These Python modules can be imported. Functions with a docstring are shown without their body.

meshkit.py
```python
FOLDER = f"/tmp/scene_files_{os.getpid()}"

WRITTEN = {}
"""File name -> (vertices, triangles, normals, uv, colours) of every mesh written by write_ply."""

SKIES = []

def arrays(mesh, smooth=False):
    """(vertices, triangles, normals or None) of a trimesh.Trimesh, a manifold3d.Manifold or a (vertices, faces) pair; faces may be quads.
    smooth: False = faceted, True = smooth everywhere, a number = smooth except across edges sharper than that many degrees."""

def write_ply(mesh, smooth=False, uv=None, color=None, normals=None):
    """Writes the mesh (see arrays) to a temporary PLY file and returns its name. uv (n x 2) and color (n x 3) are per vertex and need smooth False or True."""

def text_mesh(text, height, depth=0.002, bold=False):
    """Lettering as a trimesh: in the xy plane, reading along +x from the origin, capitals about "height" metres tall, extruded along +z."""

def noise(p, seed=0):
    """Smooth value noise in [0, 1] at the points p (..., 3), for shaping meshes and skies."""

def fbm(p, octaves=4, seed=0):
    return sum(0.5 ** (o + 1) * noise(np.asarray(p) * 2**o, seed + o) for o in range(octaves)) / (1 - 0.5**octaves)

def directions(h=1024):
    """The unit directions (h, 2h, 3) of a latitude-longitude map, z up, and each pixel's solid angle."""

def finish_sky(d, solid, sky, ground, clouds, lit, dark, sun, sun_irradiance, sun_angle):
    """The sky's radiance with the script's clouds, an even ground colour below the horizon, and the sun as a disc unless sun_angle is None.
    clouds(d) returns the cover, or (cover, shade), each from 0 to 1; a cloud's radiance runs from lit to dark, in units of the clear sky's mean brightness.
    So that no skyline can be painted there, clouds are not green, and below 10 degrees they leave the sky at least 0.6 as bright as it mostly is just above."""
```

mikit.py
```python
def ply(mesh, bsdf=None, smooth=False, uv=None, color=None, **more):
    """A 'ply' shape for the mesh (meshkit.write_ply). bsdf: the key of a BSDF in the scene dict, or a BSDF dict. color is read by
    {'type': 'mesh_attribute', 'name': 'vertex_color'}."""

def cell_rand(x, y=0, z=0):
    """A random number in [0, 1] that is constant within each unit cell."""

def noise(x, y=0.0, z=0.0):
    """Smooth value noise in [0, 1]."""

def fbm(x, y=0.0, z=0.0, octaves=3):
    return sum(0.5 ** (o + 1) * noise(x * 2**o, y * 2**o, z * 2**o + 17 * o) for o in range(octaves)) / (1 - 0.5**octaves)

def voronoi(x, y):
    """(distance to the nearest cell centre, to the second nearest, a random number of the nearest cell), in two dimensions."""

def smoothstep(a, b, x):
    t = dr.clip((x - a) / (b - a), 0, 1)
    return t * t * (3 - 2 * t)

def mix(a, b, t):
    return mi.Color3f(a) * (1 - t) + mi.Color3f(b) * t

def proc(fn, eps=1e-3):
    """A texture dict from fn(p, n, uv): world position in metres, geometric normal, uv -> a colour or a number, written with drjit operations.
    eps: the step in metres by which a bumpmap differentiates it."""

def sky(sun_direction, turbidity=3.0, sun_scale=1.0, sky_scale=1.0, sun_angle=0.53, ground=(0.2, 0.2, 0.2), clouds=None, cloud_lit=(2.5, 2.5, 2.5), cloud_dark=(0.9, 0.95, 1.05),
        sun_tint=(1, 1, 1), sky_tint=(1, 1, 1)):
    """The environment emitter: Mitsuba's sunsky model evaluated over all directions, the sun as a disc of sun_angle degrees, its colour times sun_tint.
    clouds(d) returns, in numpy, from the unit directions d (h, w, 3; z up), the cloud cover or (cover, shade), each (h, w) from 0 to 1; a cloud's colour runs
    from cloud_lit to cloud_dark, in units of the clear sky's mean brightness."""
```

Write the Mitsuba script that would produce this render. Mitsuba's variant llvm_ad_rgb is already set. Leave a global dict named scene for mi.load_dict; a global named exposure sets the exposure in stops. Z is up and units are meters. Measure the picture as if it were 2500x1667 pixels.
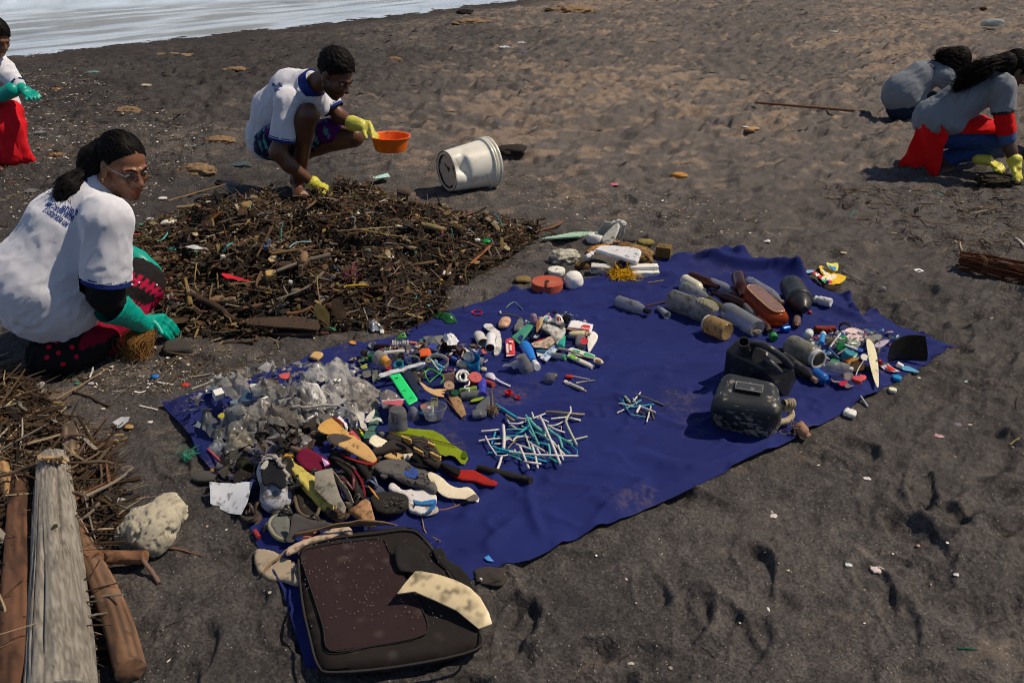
import math, random
import numpy as np, trimesh, mitsuba as mi, drjit as dr
import mikit, meshkit
from meshkit import fbm, noise as vnoise
from scipy.spatial import Delaunay, cKDTree
from shapely.geometry import Polygon, Point
from shapely import contains_xy, distance as sdist, points as spoints

# ---------------------------------------------------------------- camera, sky, exposure
T = mi.ScalarTransform4f
FOC, PITCH, EYE = 2060.0, math.radians(26.3),1.70
CP, SP = math.cos(PITCH), math.sin(PITCH)
scene, labels = {}, {}
scene['camera'] = {'type': 'perspective', 'fov': math.degrees(2 * math.atan(1250 / FOC)), 'fov_axis': 'x',
                   'near_clip': 0.05, 'far_clip': 3000.0,
                   'to_world': T().look_at(origin=[0,0, EYE], target=[0, CP, EYE - SP], up=[0,0,1])}
SUN = (0.64,0.06,0.90)
def cloudcover(d):
    n = fbm(np.stack([d[..., 0] / (d[..., 2] + .25), d[..., 1] / (d[..., 2] + .25), d[..., 2] * 0],-1) * 1.3,5,3)
    c = np.clip((n - .46) / .22,0,1)
    return c * .75, np.clip((n - .5) * 2,0,1) * .4
scene['sky'] = mikit.sky(SUN, turbidity=3, sun_scale=0.95, sky_scale=0.75, clouds=cloudcover, ground=(.1,.09,.085))
exposure = 1.45

def ray(px, py):
    u, w = (px - 1250) / FOC, -(py - 833.5) / FOC
    return np.array([u, CP + SP * w, -SP + CP * w])
def G(px, py, z=0.0):            # the point of the plane at height z (metres) that lies at this place of the photograph
    d = ray(px, py); return np.array([0,0, EYE]) + d * (z - EYE) / d[2]
def D(px, py, Y):                # the same at a given distance Y (metres) up the beach
    d = ray(px, py); return np.array([0,0, EYE]) + d * Y / d[1]
VIEW = [0,0,1.0]
def win(x0, y0, s): VIEW[:] = [x0, y0, s]
def wp(x, y): return VIEW[0] + x / VIEW[2], VIEW[1] + y / VIEW[2]

# ---------------------------------------------------------------- materials (colour, dirt and wear come from the meshes' own vertex colours)
VC = {'type': 'mesh_attribute', 'name': 'vertex_color'}
def pb(rough, spec=.5, **k): return {'type': 'twosided', 'bsdf': {'type': 'principled', 'base_color': VC, 'roughness': rough, 'specular': spec, **k}}
def thin(rough, st, dt): return {'type': 'principledthin', 'base_color': VC, 'roughness': rough, 'spec_trans': st, 'diff_trans': dt, 'eta': 1.45}
scene['matte'] = pb(.9,.12)
scene['plastic'] = pb(.38,.45)
scene['gloss'] = pb(.16,.5)
scene['skin'] = pb(.42,.45)
scene['hair'] = pb(.6,.08)
scene['lens'] = {'type': 'thindielectric', 'int_ior': 1.25}
scene['metal'] = pb(.3,.5, metallic=.85)
scene['film'] = thin(.2,.45,.8)
scene['clear'] = thin(.09,.80,.6)
scene['clear']['eta'] = 1.6
scene['glass'] = thin(.06,.86,.3)
scene['leafy'] = thin(.4,.0,.5)
def weave(p, n, uv):
    return mikit.noise(p.x * 420, p.y * 420, p.z * 420) * .6 + mikit.noise(p.x * 1100, p.y * 1100, p.z * 1100) * .4
scene['cloth'] = {'type': 'twosided', 'bsdf': {'type': 'bumpmap', 'arbitrary': mikit.proc(weave, 1e-3), 'scale': .0007,
                  'bsdf': {'type': 'principled', 'base_color': VC, 'roughness': .85, 'specular': .15, 'sheen': .3}}}
def sstep(a, b, x):
    t = np.clip((x - a) / (b - a),0,1); return t * t * (3 - 2 * t)

# ---------------------------------------------------------------- names, labels, entries
def num(name):
    k, n = name, 0
    while k in USED:
        n += 1; k = f'{name}_{n:03d}'
    USED.add(k); return k
USED = set(scene)
def thing(name, label, cat, group=None, kind=None):
    k = num(name); labels[k] = {'label': label, 'category': cat}
    if group: labels[k]['group'] = group
    if kind: labels[k]['kind'] = kind
    return k
SEED = [0]
def tint(v, col, var=.12, dirt=0., sc=30., dcol=(.05,.043,.036)):
    SEED[0] += 1
    v = np.asarray(v, float); col = np.asarray(col, float)
    if col.ndim == 1: col = np.broadcast_to(col, v.shape)
    n = fbm(v * sc, 3, SEED[0] % 97)
    c = col * (1 + var * 2 * (n[:, None] - .5))
    if dirt > 0:
        m = fbm(v * sc * 1.7 + 9,3, SEED[0] % 89 + 5) * .75 + vnoise(v * sc * 9, SEED[0] % 53) * .25
        k = sstep(.70 - .42 * dirt, .80 - .36 * dirt, m)[:, None] * .8
        c = c * (1 - k) + np.asarray(dcol) * k
    return np.clip(c, 0,1)
def tm(v, f): return trimesh.Trimesh(np.asarray(v, float), np.asarray(f, int), process=False)
def part(parent, name, mesh, mat, col, smooth=40, var=.12, dirt=0., sc=30., dcol=(.05,.043,.036), label=None, raw=False):
    """one entry: a part of PARENT, or, with PARENT None, the entry of the thing NAME itself"""
    k = name if parent is None else num(parent + '__' + name)
    if isinstance(mesh, (tuple, list)): mesh = tm(*mesh)
    col = np.asarray(col, float)
    if mat == 'clear': col = col ** .45
    if smooth not in (True, False):
        if col.ndim == 2:
            kd = cKDTree(mesh.vertices)
            s = trimesh.graph.smooth_shade(mesh, angle=np.radians(smooth), facet_minarea=None)
            col = col[kd.query(s.vertices)[1]]; mesh = s
        else: mesh = trimesh.graph.smooth_shade(mesh, angle=np.radians(smooth), facet_minarea=None)
        smooth = True
    c = col if raw else tint(mesh.vertices, col, var, dirt, sc, dcol)
    scene[k] = mikit.ply(mesh, mat, smooth=smooth, color=c)
    if label: labels[k] = {'label': label}
    return k
def one(name, label, cat, mesh, mat, col, group=None, kind=None, **kw):
    return part(None, thing(name, label, cat, group, kind), mesh, mat, col, **kw)
def cat(*ms):
    ms = [m if not isinstance(m, (tuple, list)) else tm(*m) for m in ms]
    o, vs, fs = 0,[],[]
    for m in ms: vs.append(np.asarray(m.vertices)); fs.append(np.asarray(m.faces) + o); o += len(vs[-1])
    return tm(np.vstack(vs), np.vstack(fs))

# ---------------------------------------------------------------- mesh builders
def rotm(axis, a): return trimesh.transformations.rotation_matrix(a, axis)[:3, :3]
def frame(d, up=(0,0,1)):
    d = np.asarray(d, float); d = d / np.linalg.norm(d)
    up = np.asarray(up, float)
    if abs(d @ up) > .97: up = np.array([1., 0,0])
    x = np.cross(up, d); x /= np.linalg.norm(x)
    return np.stack([x, np.cross(d, x), d],1)      # columns: side, up, along
def grid_faces(a, b, closed=True):
    i, j = np.meshgrid(np.arange(a - 1), np.arange(b if closed else b - 1), indexing='ij')
    q = np.stack([i * b + j, i * b + (j + 1) % b, (i + 1) * b + (j + 1) % b, (i + 1) * b + j],-1).reshape(-1,4)
    return np.vstack([q[:, [0,1,2]], q[:, [0,2,3]]])
def tube(pts, rad, n=8, caps=True, flat=1.0):
    p = np.asarray(pts, float); rad = np.broadcast_to(rad, (len(p),))
    t = np.gradient(p, axis=0); t /= np.linalg.norm(t, axis=1, keepdims=True) + 1e-12
    ref = np.array([0,0,1.]) if np.abs(t[:, 2]).mean() < .8 else np.array([1., 0,0])
    a = np.cross(t, ref); a /= np.linalg.norm(a, axis=1, keepdims=True) + 1e-12
    b = np.cross(a, t)
    g = np.arange(n) * 2 * np.pi / n
    v = p[:, None] + rad[:, None, None] * (np.cos(g)[None, :, None] * a[:, None] + flat * np.sin(g)[None, :, None] * b[:, None])
    v = v.reshape(-1,3); f = grid_faces(len(p), n)
    if caps:
        k = len(v); v = np.vstack([v, p[:1], p[-1:]]); j = np.arange(n); o = (len(p) - 1) * n
        f = np.vstack([f, np.stack([(j + 1) % n, j, j * 0 + k],1), np.stack([o + j, o + (j + 1) % n, j * 0 + k + 1],1)])
    return v, f[:, ::-1]
def lathe(prof, A, B, R, n=24, squash=1.0, roll=0., lump=0., seed=0, res=6):
    """profile [(r, t)]: t runs 0..1 from A to B, r in units of R; squash flattens it sideways"""
    A, B = np.asarray(A, float), np.asarray(B, float)
    pr = []
    for (r0, t0),(r1, t1) in zip(prof[:-1], prof[1:]):
        m = max(1, int(res * abs(t1 - t0) * 2 + .5))
        pr += [(r0 + (r1 - r0) * k / m, t0 + (t1 - t0) * k / m) for k in range(m)]
    pr.append(prof[-1]); pr = np.array(pr)
    Fm = frame(B - A); L = np.linalg.norm(B - A)
    g = np.arange(n) * 2 * np.pi / n + roll
    x = pr[:, :1] * R * np.cos(g); y = pr[:, :1] * R * np.sin(g) * squash
    z = np.repeat(pr[:, 1:] * L, n, 1)
    q = np.stack([x, y, z],-1).reshape(-1,3)
    if lump:
        m = fbm(q / R * 1.3 + seed, 2, seed) - .5
        rr = np.linalg.norm(q[:, :2], axis=1, keepdims=True) / R
        q[:, :2] *= 1 + lump * 2 * m[:, None] * np.clip(rr, 0,1)
    return A + q @ Fm.T, grid_faces(len(pr), n)[:, ::-1]
def rough(mesh, amp, sc=20., seed=0, oct=3):
    m = mesh if not isinstance(mesh, (tuple, list)) else tm(*mesh)
    n = np.array(m.vertex_normals)
    m.vertices = m.vertices + n * ((fbm(m.vertices * sc, oct, seed) - .5) * 2 * amp)[:, None]
    return m
def rock(c, r, seed=0, amp=.25, sub=3, ex=2.6, R=None, freq=1.4):
    """an irregular lump: superellipsoid with radii r, roughened"""
    m = trimesh.creation.icosphere(sub); v = np.array(m.vertices)
    v = v / (np.abs(v) ** ex).sum(1, keepdims=True) ** (1 / ex)
    v *= 1 + amp * 2 * (fbm(v * freq + seed * 3.1,4, seed) - .5)[:, None]
    v = v * np.asarray(r)
    if R is not None: v = v @ np.asarray(R).T
    return tm(v + np.asarray(c), m.faces)
def box(size, c=(0,0,0), R=None, bev=.08, n=4, amp=0., seed=0):
    """a box with rounded, slightly uneven edges, cut finely enough to carry dirt"""
    s = np.asarray(size, float) / 2; b = bev * s.min() * 2
    m = trimesh.creation.box((2,2,2))
    for _ in range(n): m = m.subdivide()
    v = np.array(m.vertices)
    q = np.clip(v * s, -(s - b), s - b); d = v * s - q
    # corner cells shrink to a rounded edge
    l = np.linalg.norm(d, axis=1, keepdims=True); v = q + d / np.maximum(l, 1e-9) * np.minimum(l, b)
    if amp: v = v + (np.stack([fbm(v * 25 + 7 * k, 3, seed + k) for k in range(3)],1) - .5) * 2 * amp
    if R is not None: v = v @ np.asarray(R).T
    m.vertices = v + np.asarray(c); return m
def smoothpoly(p, closed=True, k=4):
    """Catmull-Rom through the points"""
    p = np.asarray(p, float); n = len(p); out = []
    for i in range(n if closed else n - 1):
        if closed: a, b, c, d = p[i - 1], p[i], p[(i + 1) % n], p[(i + 2) % n]
        else: a, b, c, d = p[max(i - 1,0)], p[i], p[i + 1], p[min(i + 2, n - 1)]
        for j in range(k):
            t = j / k
            out.append(.5 * (2 * b + (c - a) * t + (2 * a - 5 * b + 4 * c - d) * t * t + (3 * b - a - 3 * c + d) * t ** 3))
    if not closed: out.append(p[-1])
    return np.array(out)
def polymesh(xy, res):
    """(points, triangles, is-boundary) filling a polygon with cells of about RES"""
    P = Polygon(xy)
    if not P.is_valid:
        P = P.buffer(0)
        if P.geom_type != 'Polygon': P = max(P.geoms, key=lambda g: g.area)
    L = P.exterior.length; nb = max(8, int(L / res))
    ring = np.asarray(P.exterior.coords)[:-1]
    extra = np.array([P.exterior.interpolate(i * L / nb).coords[0] for i in range(nb)])
    if len(ring) < nb:
        kd = cKDTree(ring); extra = extra[kd.query(extra)[0] > .35 * res]
        ring = np.vstack([ring, extra])
    else: ring = extra
    x0, y0, x1, y1 = P.bounds
    gx, gy = np.meshgrid(np.arange(x0, x1, res), np.arange(y0, y1, res * .87)); gx = gx + (np.arange(gx.shape[0]) % 2)[:, None] * res / 2
    q = np.stack([gx.ravel(), gy.ravel()],1)
    if len(q):
        ins = contains_xy(P, q[:, 0], q[:, 1]); q = q[ins]
    if len(q): q = q[sdist(spoints(q), P.exterior) > .5 * res]
    pts = np.vstack([ring, q]); t = Delaunay(pts).simplices
    cen = pts[t].mean(1); t = t[contains_xy(P, cen[:, 0], cen[:, 1])]
    a = pts[t]; d1, d2 = a[:, 1] - a[:, 0], a[:, 2] - a[:, 0]; ar = d1[:, 0] * d2[:, 1] - d1[:, 1] * d2[:, 0]; t = np.where((ar > 0)[:, None], t, t[:, ::-1]); t = t[np.abs(ar) > 1e-12]
    return pts, t, np.arange(len(pts)) < len(ring)
def plate(p3, th, res=.008, warp=0., wsc=12., bend=0., bev=.25, seed=0, smooth=True, twist=0., dome=0., fn=None, up=None):
    """a sheet of thickness TH over an outline of points in space (its own best plane), warped, bent or domed; bevelled rim. th 0: a single skin"""
    p3 = np.asarray(p3, float)
    if smooth: p3 = smoothpoly(p3)
    c = p3.mean(0); _, _, vt = np.linalg.svd(p3 - c)
    nrm = vt[2]; ref = np.array([0,0,1.]) if up is None else np.asarray(up, float)
    if nrm @ ref < 0: nrm = -nrm
    ax = vt[0]; ay = np.cross(nrm, ax)
    q = (p3 - c) @ np.stack([ax, ay],1)
    pts, t, rim = polymesh(q, res)
    hx, hy = np.abs(q[:, 0]).max(), np.abs(q[:, 1]).max()
    s, u = pts[:, 0] / hx, pts[:, 1] / max(hy, 1e-6)
    w = bend * s * s + twist * s * u + dome * (1 - np.clip(s * s + u * u, 0,1))
    if warp: w = w + warp * 2 * (fbm(np.stack([pts[:, 0] * wsc, pts[:, 1] * wsc, pts[:, 0] * 0 + seed * 1.7],1),3, seed) - .5)
    if fn: w = w + fn(s, u)
    base = c + pts[:, :1] * ax + pts[:, 1:] * ay
    if th <= 0:
        m = tm(base + w[:, None] * nrm, t); m.metadata['su'] = np.stack([s, u],1); return m
    top = base + (w + th / 2 - rim * th * bev)[:, None] * nrm
    bot = base + (w - th / 2 + rim * th * bev)[:, None] * nrm
    n = len(pts); e = np.sort(np.vstack([t[:, [0,1]], t[:, [1,2]], t[:, [2,0]]]),1)
    de = np.vstack([t[:, [0,1]], t[:, [1,2]], t[:, [2,0]]])
    key = e[:, 0] * n + e[:, 1]; _, inv, cnt = np.unique(key, return_inverse=True, return_counts=True)
    b = de[cnt[inv] == 1]
    side = np.vstack([np.stack([b[:, 1], b[:, 0], b[:, 0] + n],1), np.stack([b[:, 1], b[:, 0] + n, b[:, 1] + n],1)])
    m = tm(np.vstack([top, bot]), np.vstack([t, t[:, ::-1] + n, side])); m.metadata['su'] = np.vstack([np.stack([s, u],1)] * 2)
    return m

# implicit bodies: rounded cones and ellipsoids blended into one continuous surface (surface nets)
def cone(a, b, ra, rb): return ('c', np.asarray(a, float), np.asarray(b, float), ra, rb)
def ell(c, r, R=None): return ('e', np.asarray(c, float), np.asarray(r, float), None if R is None else np.asarray(R, float))
def body(prims, h=.01, k=.03, disp=None):
    lo = np.min([np.minimum(p[1] - p[3], p[2] - p[4]) if p[0] == 'c' else p[1] - p[2].max() for p in prims],0) - 2 * h - k
    hi = np.max([np.maximum(p[1] + p[3], p[2] + p[4]) if p[0] == 'c' else p[1] + p[2].max() for p in prims],0) + 2 * h + k
    n = np.ceil((hi - lo) / h).astype(int) + 1
    S = np.full(n, 9.)
    for p in prims:
        if p[0] == 'c': a, b = np.minimum(p[1] - p[3], p[2] - p[4]), np.maximum(p[1] + p[3], p[2] + p[4])
        else: a, b = p[1] - p[2].max(), p[1] + p[2].max()
        i0 = np.maximum(((a - k - 2 * h - lo) / h).astype(int),0); i1 = np.minimum(((b + k + 2 * h - lo) / h).astype(int) + 2, n)
        g = np.stack(np.meshgrid(*[lo[d] + h * np.arange(i0[d], i1[d]) for d in range(3)], indexing='ij'),-1)
        if p[0] == 'c':
            ba = p[2] - p[1]; t = np.clip(((g - p[1]) @ ba) / max(ba @ ba, 1e-12),0,1)
            d = np.linalg.norm(g - p[1] - t[..., None] * ba, axis=-1) - (p[3] + (p[4] - p[3]) * t)
        else:
            q = g - p[1]
            if p[3] is not None: q = q @ p[3]
            k0 = np.linalg.norm(q / p[2], axis=-1); k1 = np.linalg.norm(q / p[2] ** 2, axis=-1)
            d = k0 * (k0 - 1) / np.maximum(k1,1e-9)
        sl = tuple(slice(i0[x], i1[x]) for x in range(3)); o = S[sl]
        m = np.clip(k - np.abs(o - d),0, None) / k
        S[sl] = np.minimum(o, d) - m * m * k / 4
    v, f = nets(S, lo, h)
    m = tm(v, f)
    if disp is not None: m.vertices = m.vertices + np.array(m.vertex_normals) * disp(np.array(m.vertices))[:, None]
    return m
def nets(S, lo, h):
    neg = S < 0; n = np.array(S.shape); c = np.zeros(n - 1, int); off = [(i, j, k) for i in (0,1) for j in (0,1) for k in (0,1)]
    sub = lambda A, o: A[o[0]:A.shape[0] - 1 + o[0], o[1]:A.shape[1] - 1 + o[1], o[2]:A.shape[2] - 1 + o[2]]
    for o in off: c += sub(neg, o)
    act = (c > 0) & (c < 8); idx = -np.ones(n - 1, int); idx[act] = np.arange(act.sum())
    cell = np.argwhere(act); acc = np.zeros((len(cell),3)); w = np.zeros(len(cell))
    for a in off:
        for d in range(3):
            if a[d]: continue
            b = list(a); b[d] = 1; b = tuple(b)
            sa = S[tuple((cell + a).T)]; sb = S[tuple((cell + b).T)]
            x = (sa < 0) != (sb < 0); t = np.where(x, sa / np.where(x, sa - sb, 1),0)
            p = np.array(a) + t[:, None] * (np.array(b) - np.array(a)); acc += p * x[:, None]; w += x
    v = lo + h * (cell + acc / w[:, None]); F = []
    for d in range(3):
        e = [x for x in range(3) if x != d]
        A = np.take(neg, range(0, n[d] - 1), d); B = np.take(neg, range(1, n[d]), d)
        x = np.argwhere(A != B)
        x = x[(x[:, e[0]] > 0) & (x[:, e[1]] > 0) & (x[:, e[0]] < n[e[0]] - 1) & (x[:, e[1]] < n[e[1]] - 1)]
        q = []
        for da, db in ((-1,-1),(0,-1),(0,0),(-1,0)):
            y = x.copy(); y[:, e[0]] += da; y[:, e[1]] += db; q.append(idx[tuple(y.T)])
        q = np.stack(q, 1); fl = A[tuple(x.T)]
        if d == 1: fl = ~fl
        q = np.where(fl[:, None], q, q[:, ::-1]); F += [q[:, [0,1,2]], q[:, [0,2,3]]]
    return v, np.vstack(F)

# ---------------------------------------------------------------- the lie of the land
SHORE0, SHORE1 = G(-60,148)[:2], G(1290,-2)[:2]
SDIR = (SHORE1 - SHORE0) / np.linalg.norm(SHORE1 - SHORE0); SNRM = np.array([-SDIR[1], SDIR[0]])
SHEET = np.array([G(*p)[:2] for p in [(392,992),(470,968),(640,925),(800,868),(960,830),(1090,775),(1250,715),(1400,690),(1560,660),(1690,628),(1775,618),(1850,640),(1935,668),(1990,700),(2070,738),(2085,762),(2100,780),(2128,766),(2200,812),(2332,858),(2230,915),(2120,980),(2020,1035),(1900,1098),(1760,1165),(1640,1222),(1500,1285),(1380,1335),(1290,1375),(1180,1400),(1150,1425),(1010,1500),(860,1640),(745,1640),(690,1460),(640,1360),(600,1275),(530,1180),(490,1130),(470,1075),(425,1025)]])
SHEETP = Polygon(SHEET)
rng = np.random.default_rng(7)
FEET = []
for _ in range(700):
    y = 1.3 + 13 * rng.random() ** 1.15; x = (rng.random() - .42) * (1.5 * y + 1.2)
    FEET.append((x, y, rng.random() * 6.28,.1 + .05 * rng.random(),.04 + .015 * rng.random(),.010 + .020 * rng.random()))
FT = cKDTree([f[:2] for f in FEET])
def relief(x, y):
    """height of the trodden sand, metres"""
    x, y = np.asarray(x, float), np.asarray(y, float)
    a = .5                                                       # the trodden ridges run along the shore
    u = x * math.cos(a) + y * math.sin(a); w = -x * math.sin(a) + y * math.cos(a)
    z0 = x * 0
    d1 = fbm(np.stack([u * 1.2, w * 1.9, z0],-1),3,1) - .5
    r = fbm(np.stack([u * 4.6 + d1 * 2, w * 7.5, z0 + 3],-1),4,5)
    r3 = 1 - np.abs(2 * fbm(np.stack([u * 4.6 + d1 * 3, w * 8.5 + d1 * 4, z0 + 8],-1),3,11) - 1) * 2
    big = fbm(np.stack([x * .25, y * .25, z0 + 1],-1),2,21) - .5
    k = sstep(.35,.75, fbm(np.stack([x * .55, y * .55, z0 + 4],-1),3,33))  # smoother stretches and churned ones
    k = np.maximum(k, sstep(4.5,7.0, y))
    h = .05 * d1 + (.014 + .095 * k * (1 + .5 * sstep(5,10, y))) * (r - .5) + .034 * k * (1 + .4 * sstep(5,10, y)) * r3 + .10 * big * sstep(5,9, y)
    cl = fbm(np.stack([x * 9 + d1, y * 11, z0 + 6],-1),4,43); h = h + .010 * (fbm(np.stack([x * 24, y * 24, z0],-1),3,41) - .5) + .024 * sstep(.52,.70, cl) * (cl - .40)
    sh = np.shape(h); h = h.ravel(); xf, yf = x.ravel(), y.ravel()
    pts = np.stack([xf, yf],1)
    for (fx, fy, fa, fl, fw, fd) in FEET:
        near = np.flatnonzero((np.abs(xf - fx) < .3) & (np.abs(yf - fy) < .3))
        if not len(near): continue
        c, s = math.cos(fa), math.sin(fa); dx, dy = xf[near] - fx, yf[near] - fy
        e = np.sqrt(((dx * c + dy * s) / fl) ** 2 + ((-dx * s + dy * c) / (fw * (1 + .25 * np.sin((dx * c + dy * s) / fl * 2)))) ** 2)
        al = (dx * c + dy * s) / fl; h[near] += -fd * (1 - sstep(.78,1.04, e)) * (.55 + .45 * np.clip(al, -1,1)) + .45 * fd * np.exp(-((e - 1.2) / .18) ** 2) * (.6 + .4 * np.clip(al, -1,1))
    h = h.reshape(sh)
    inside = np.zeros(sh).ravel()
    m = (yf > 1) & (yf < 6) & (xf > -2.2) & (xf < 3)
    if m.any():
        p = spoints(pts[m]); dd = sdist(p, SHEETP.exterior); ii = contains_xy(SHEETP, pts[m, 0], pts[m, 1])
        inside[m] = np.where(ii, sstep(0,.1, dd),0)
    inside = inside.reshape(sh)
    h = h * (1 - inside) - .012 * inside
    sd = (x - SHORE0[0]) * SNRM[0] + (y - SHORE0[1]) * SNRM[1] + .25 * (fbm(np.stack([x * .35, y * .35, z0],-1),3,61) - .5) * 2
    h = h * (1 - .7 * sstep(-2.5,-.3, sd)) - .06 * sstep(-2.5,.5, sd) - np.clip(sd, 0,60) * .05
    return h
# ---------------------------------------------------------------- sand, sea
def rows_of():
    ys = [-60., -25,-10,-4,-1.5,-.3,.4,.9]
    y = 1.15
    while y < 26: ys.append(y); y += max(.0100,.0050 * y)
    while y < 900: ys.append(y); y *= 1.12
    return np.array(ys)
ys = rows_of(); sx = np.concatenate([[-60,-25,-10,-5,-2.6,-1.7,-1.3], np.linspace(-1.1,1.1,660),[1.3,1.7,2.6,5,10,25,60]])
wid = .68 * np.sqrt(np.maximum(ys, 0) ** 2 + 2.0)
gx = sx[None, :] * wid[:, None]; gy = np.repeat(ys[:, None], len(sx),1)
gz = relief(gx, gy)
far = (np.abs(gx) > 30) | (gy > 40) | (gy < 0)
gz = np.where(far & (gz > -.3), np.minimum(gz, 0.0), gz)
def sand_colour(p, n, uv):
    a = .5
    u = p.x * math.cos(a) + p.y * math.sin(a); w = p.y * math.cos(a) - p.x * math.sin(a)
    big = mikit.fbm(p.x * .55 + 5, p.y * .55,0., 3)
    pat = mikit.fbm(u * 3.2, w * 11., 3., 5)
    fine = mikit.fbm(p.x * 14, p.y * 14,7., 3)
    far = mikit.smoothstep(3.2,8., p.y) * mikit.smoothstep(-3.5,1.8, p.x)          # paler sand lies up the beach, to the right
    right = mikit.smoothstep(-1.2,2.2, p.x)
    k = mikit.smoothstep(.55,.66, pat * .62 + big * .36 + fine * .18 + far * .05 + right * .02 - .125)
    k = k * (.20 + .55 * far)
    grain = mikit.noise(p.x * 520, p.y * 520, p.z * 520) * .35 + mikit.noise(p.x * 190, p.y * 190, p.z * 190) * .35 + mikit.cell_rand(p.x * 150, p.y * 150,0.) * .3
    dark = mikit.mix(mi.Color3f(.031,.0295,.0305), mi.Color3f(.128,.114,.107), mikit.smoothstep(.26,.90, big * .38 + fine * .3 + grain * .30 + far * .20 + right * .10 - .06))
    tan = mikit.mix(mi.Color3f(.180,.132,.098), mi.Color3f(.31,.228,.162), fine * .6 + grain * .4)
    c = mikit.mix(dark, tan, k)
    c = c * (.35 + 1.3 * grain)
    g = mikit.cell_rand(p.x * 330, p.y * 330,0.)
    c = dr.select(g > .997, mi.Color3f(.30,.28,.25), c)                         # shell grit
    wet = mikit.smoothstep(-1.6,-.2,(p.x - float(SHORE0[0])) * float(SNRM[0]) + (p.y - float(SHORE0[1])) * float(SNRM[1]))
    return c * (1 - .45 * wet)
def sand_bump(p, n, uv):
    return mikit.fbm(p.x * 60, p.y * 60, p.z * 60,3) * .75 + mikit.noise(p.x * 420, p.y * 420, p.z * 420) * .25
scene['sand'] = {'type': 'bumpmap', 'arbitrary': mikit.proc(sand_bump, .0015), 'scale': .012,
                 'bsdf': {'type': 'principled', 'base_color': mikit.proc(sand_colour), 'roughness': .82, 'specular': .3}}
scene['sand_beach'] = mikit.ply((np.stack([gx, gy, gz],-1).reshape(-1,3), grid_faces(*gx.shape, closed=False)), 'sand', smooth=True)
labels['sand_beach'] = {'label': 'trodden dark volcanic sand with pale tan patches', 'category': 'beach', 'kind': 'structure'}

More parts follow.
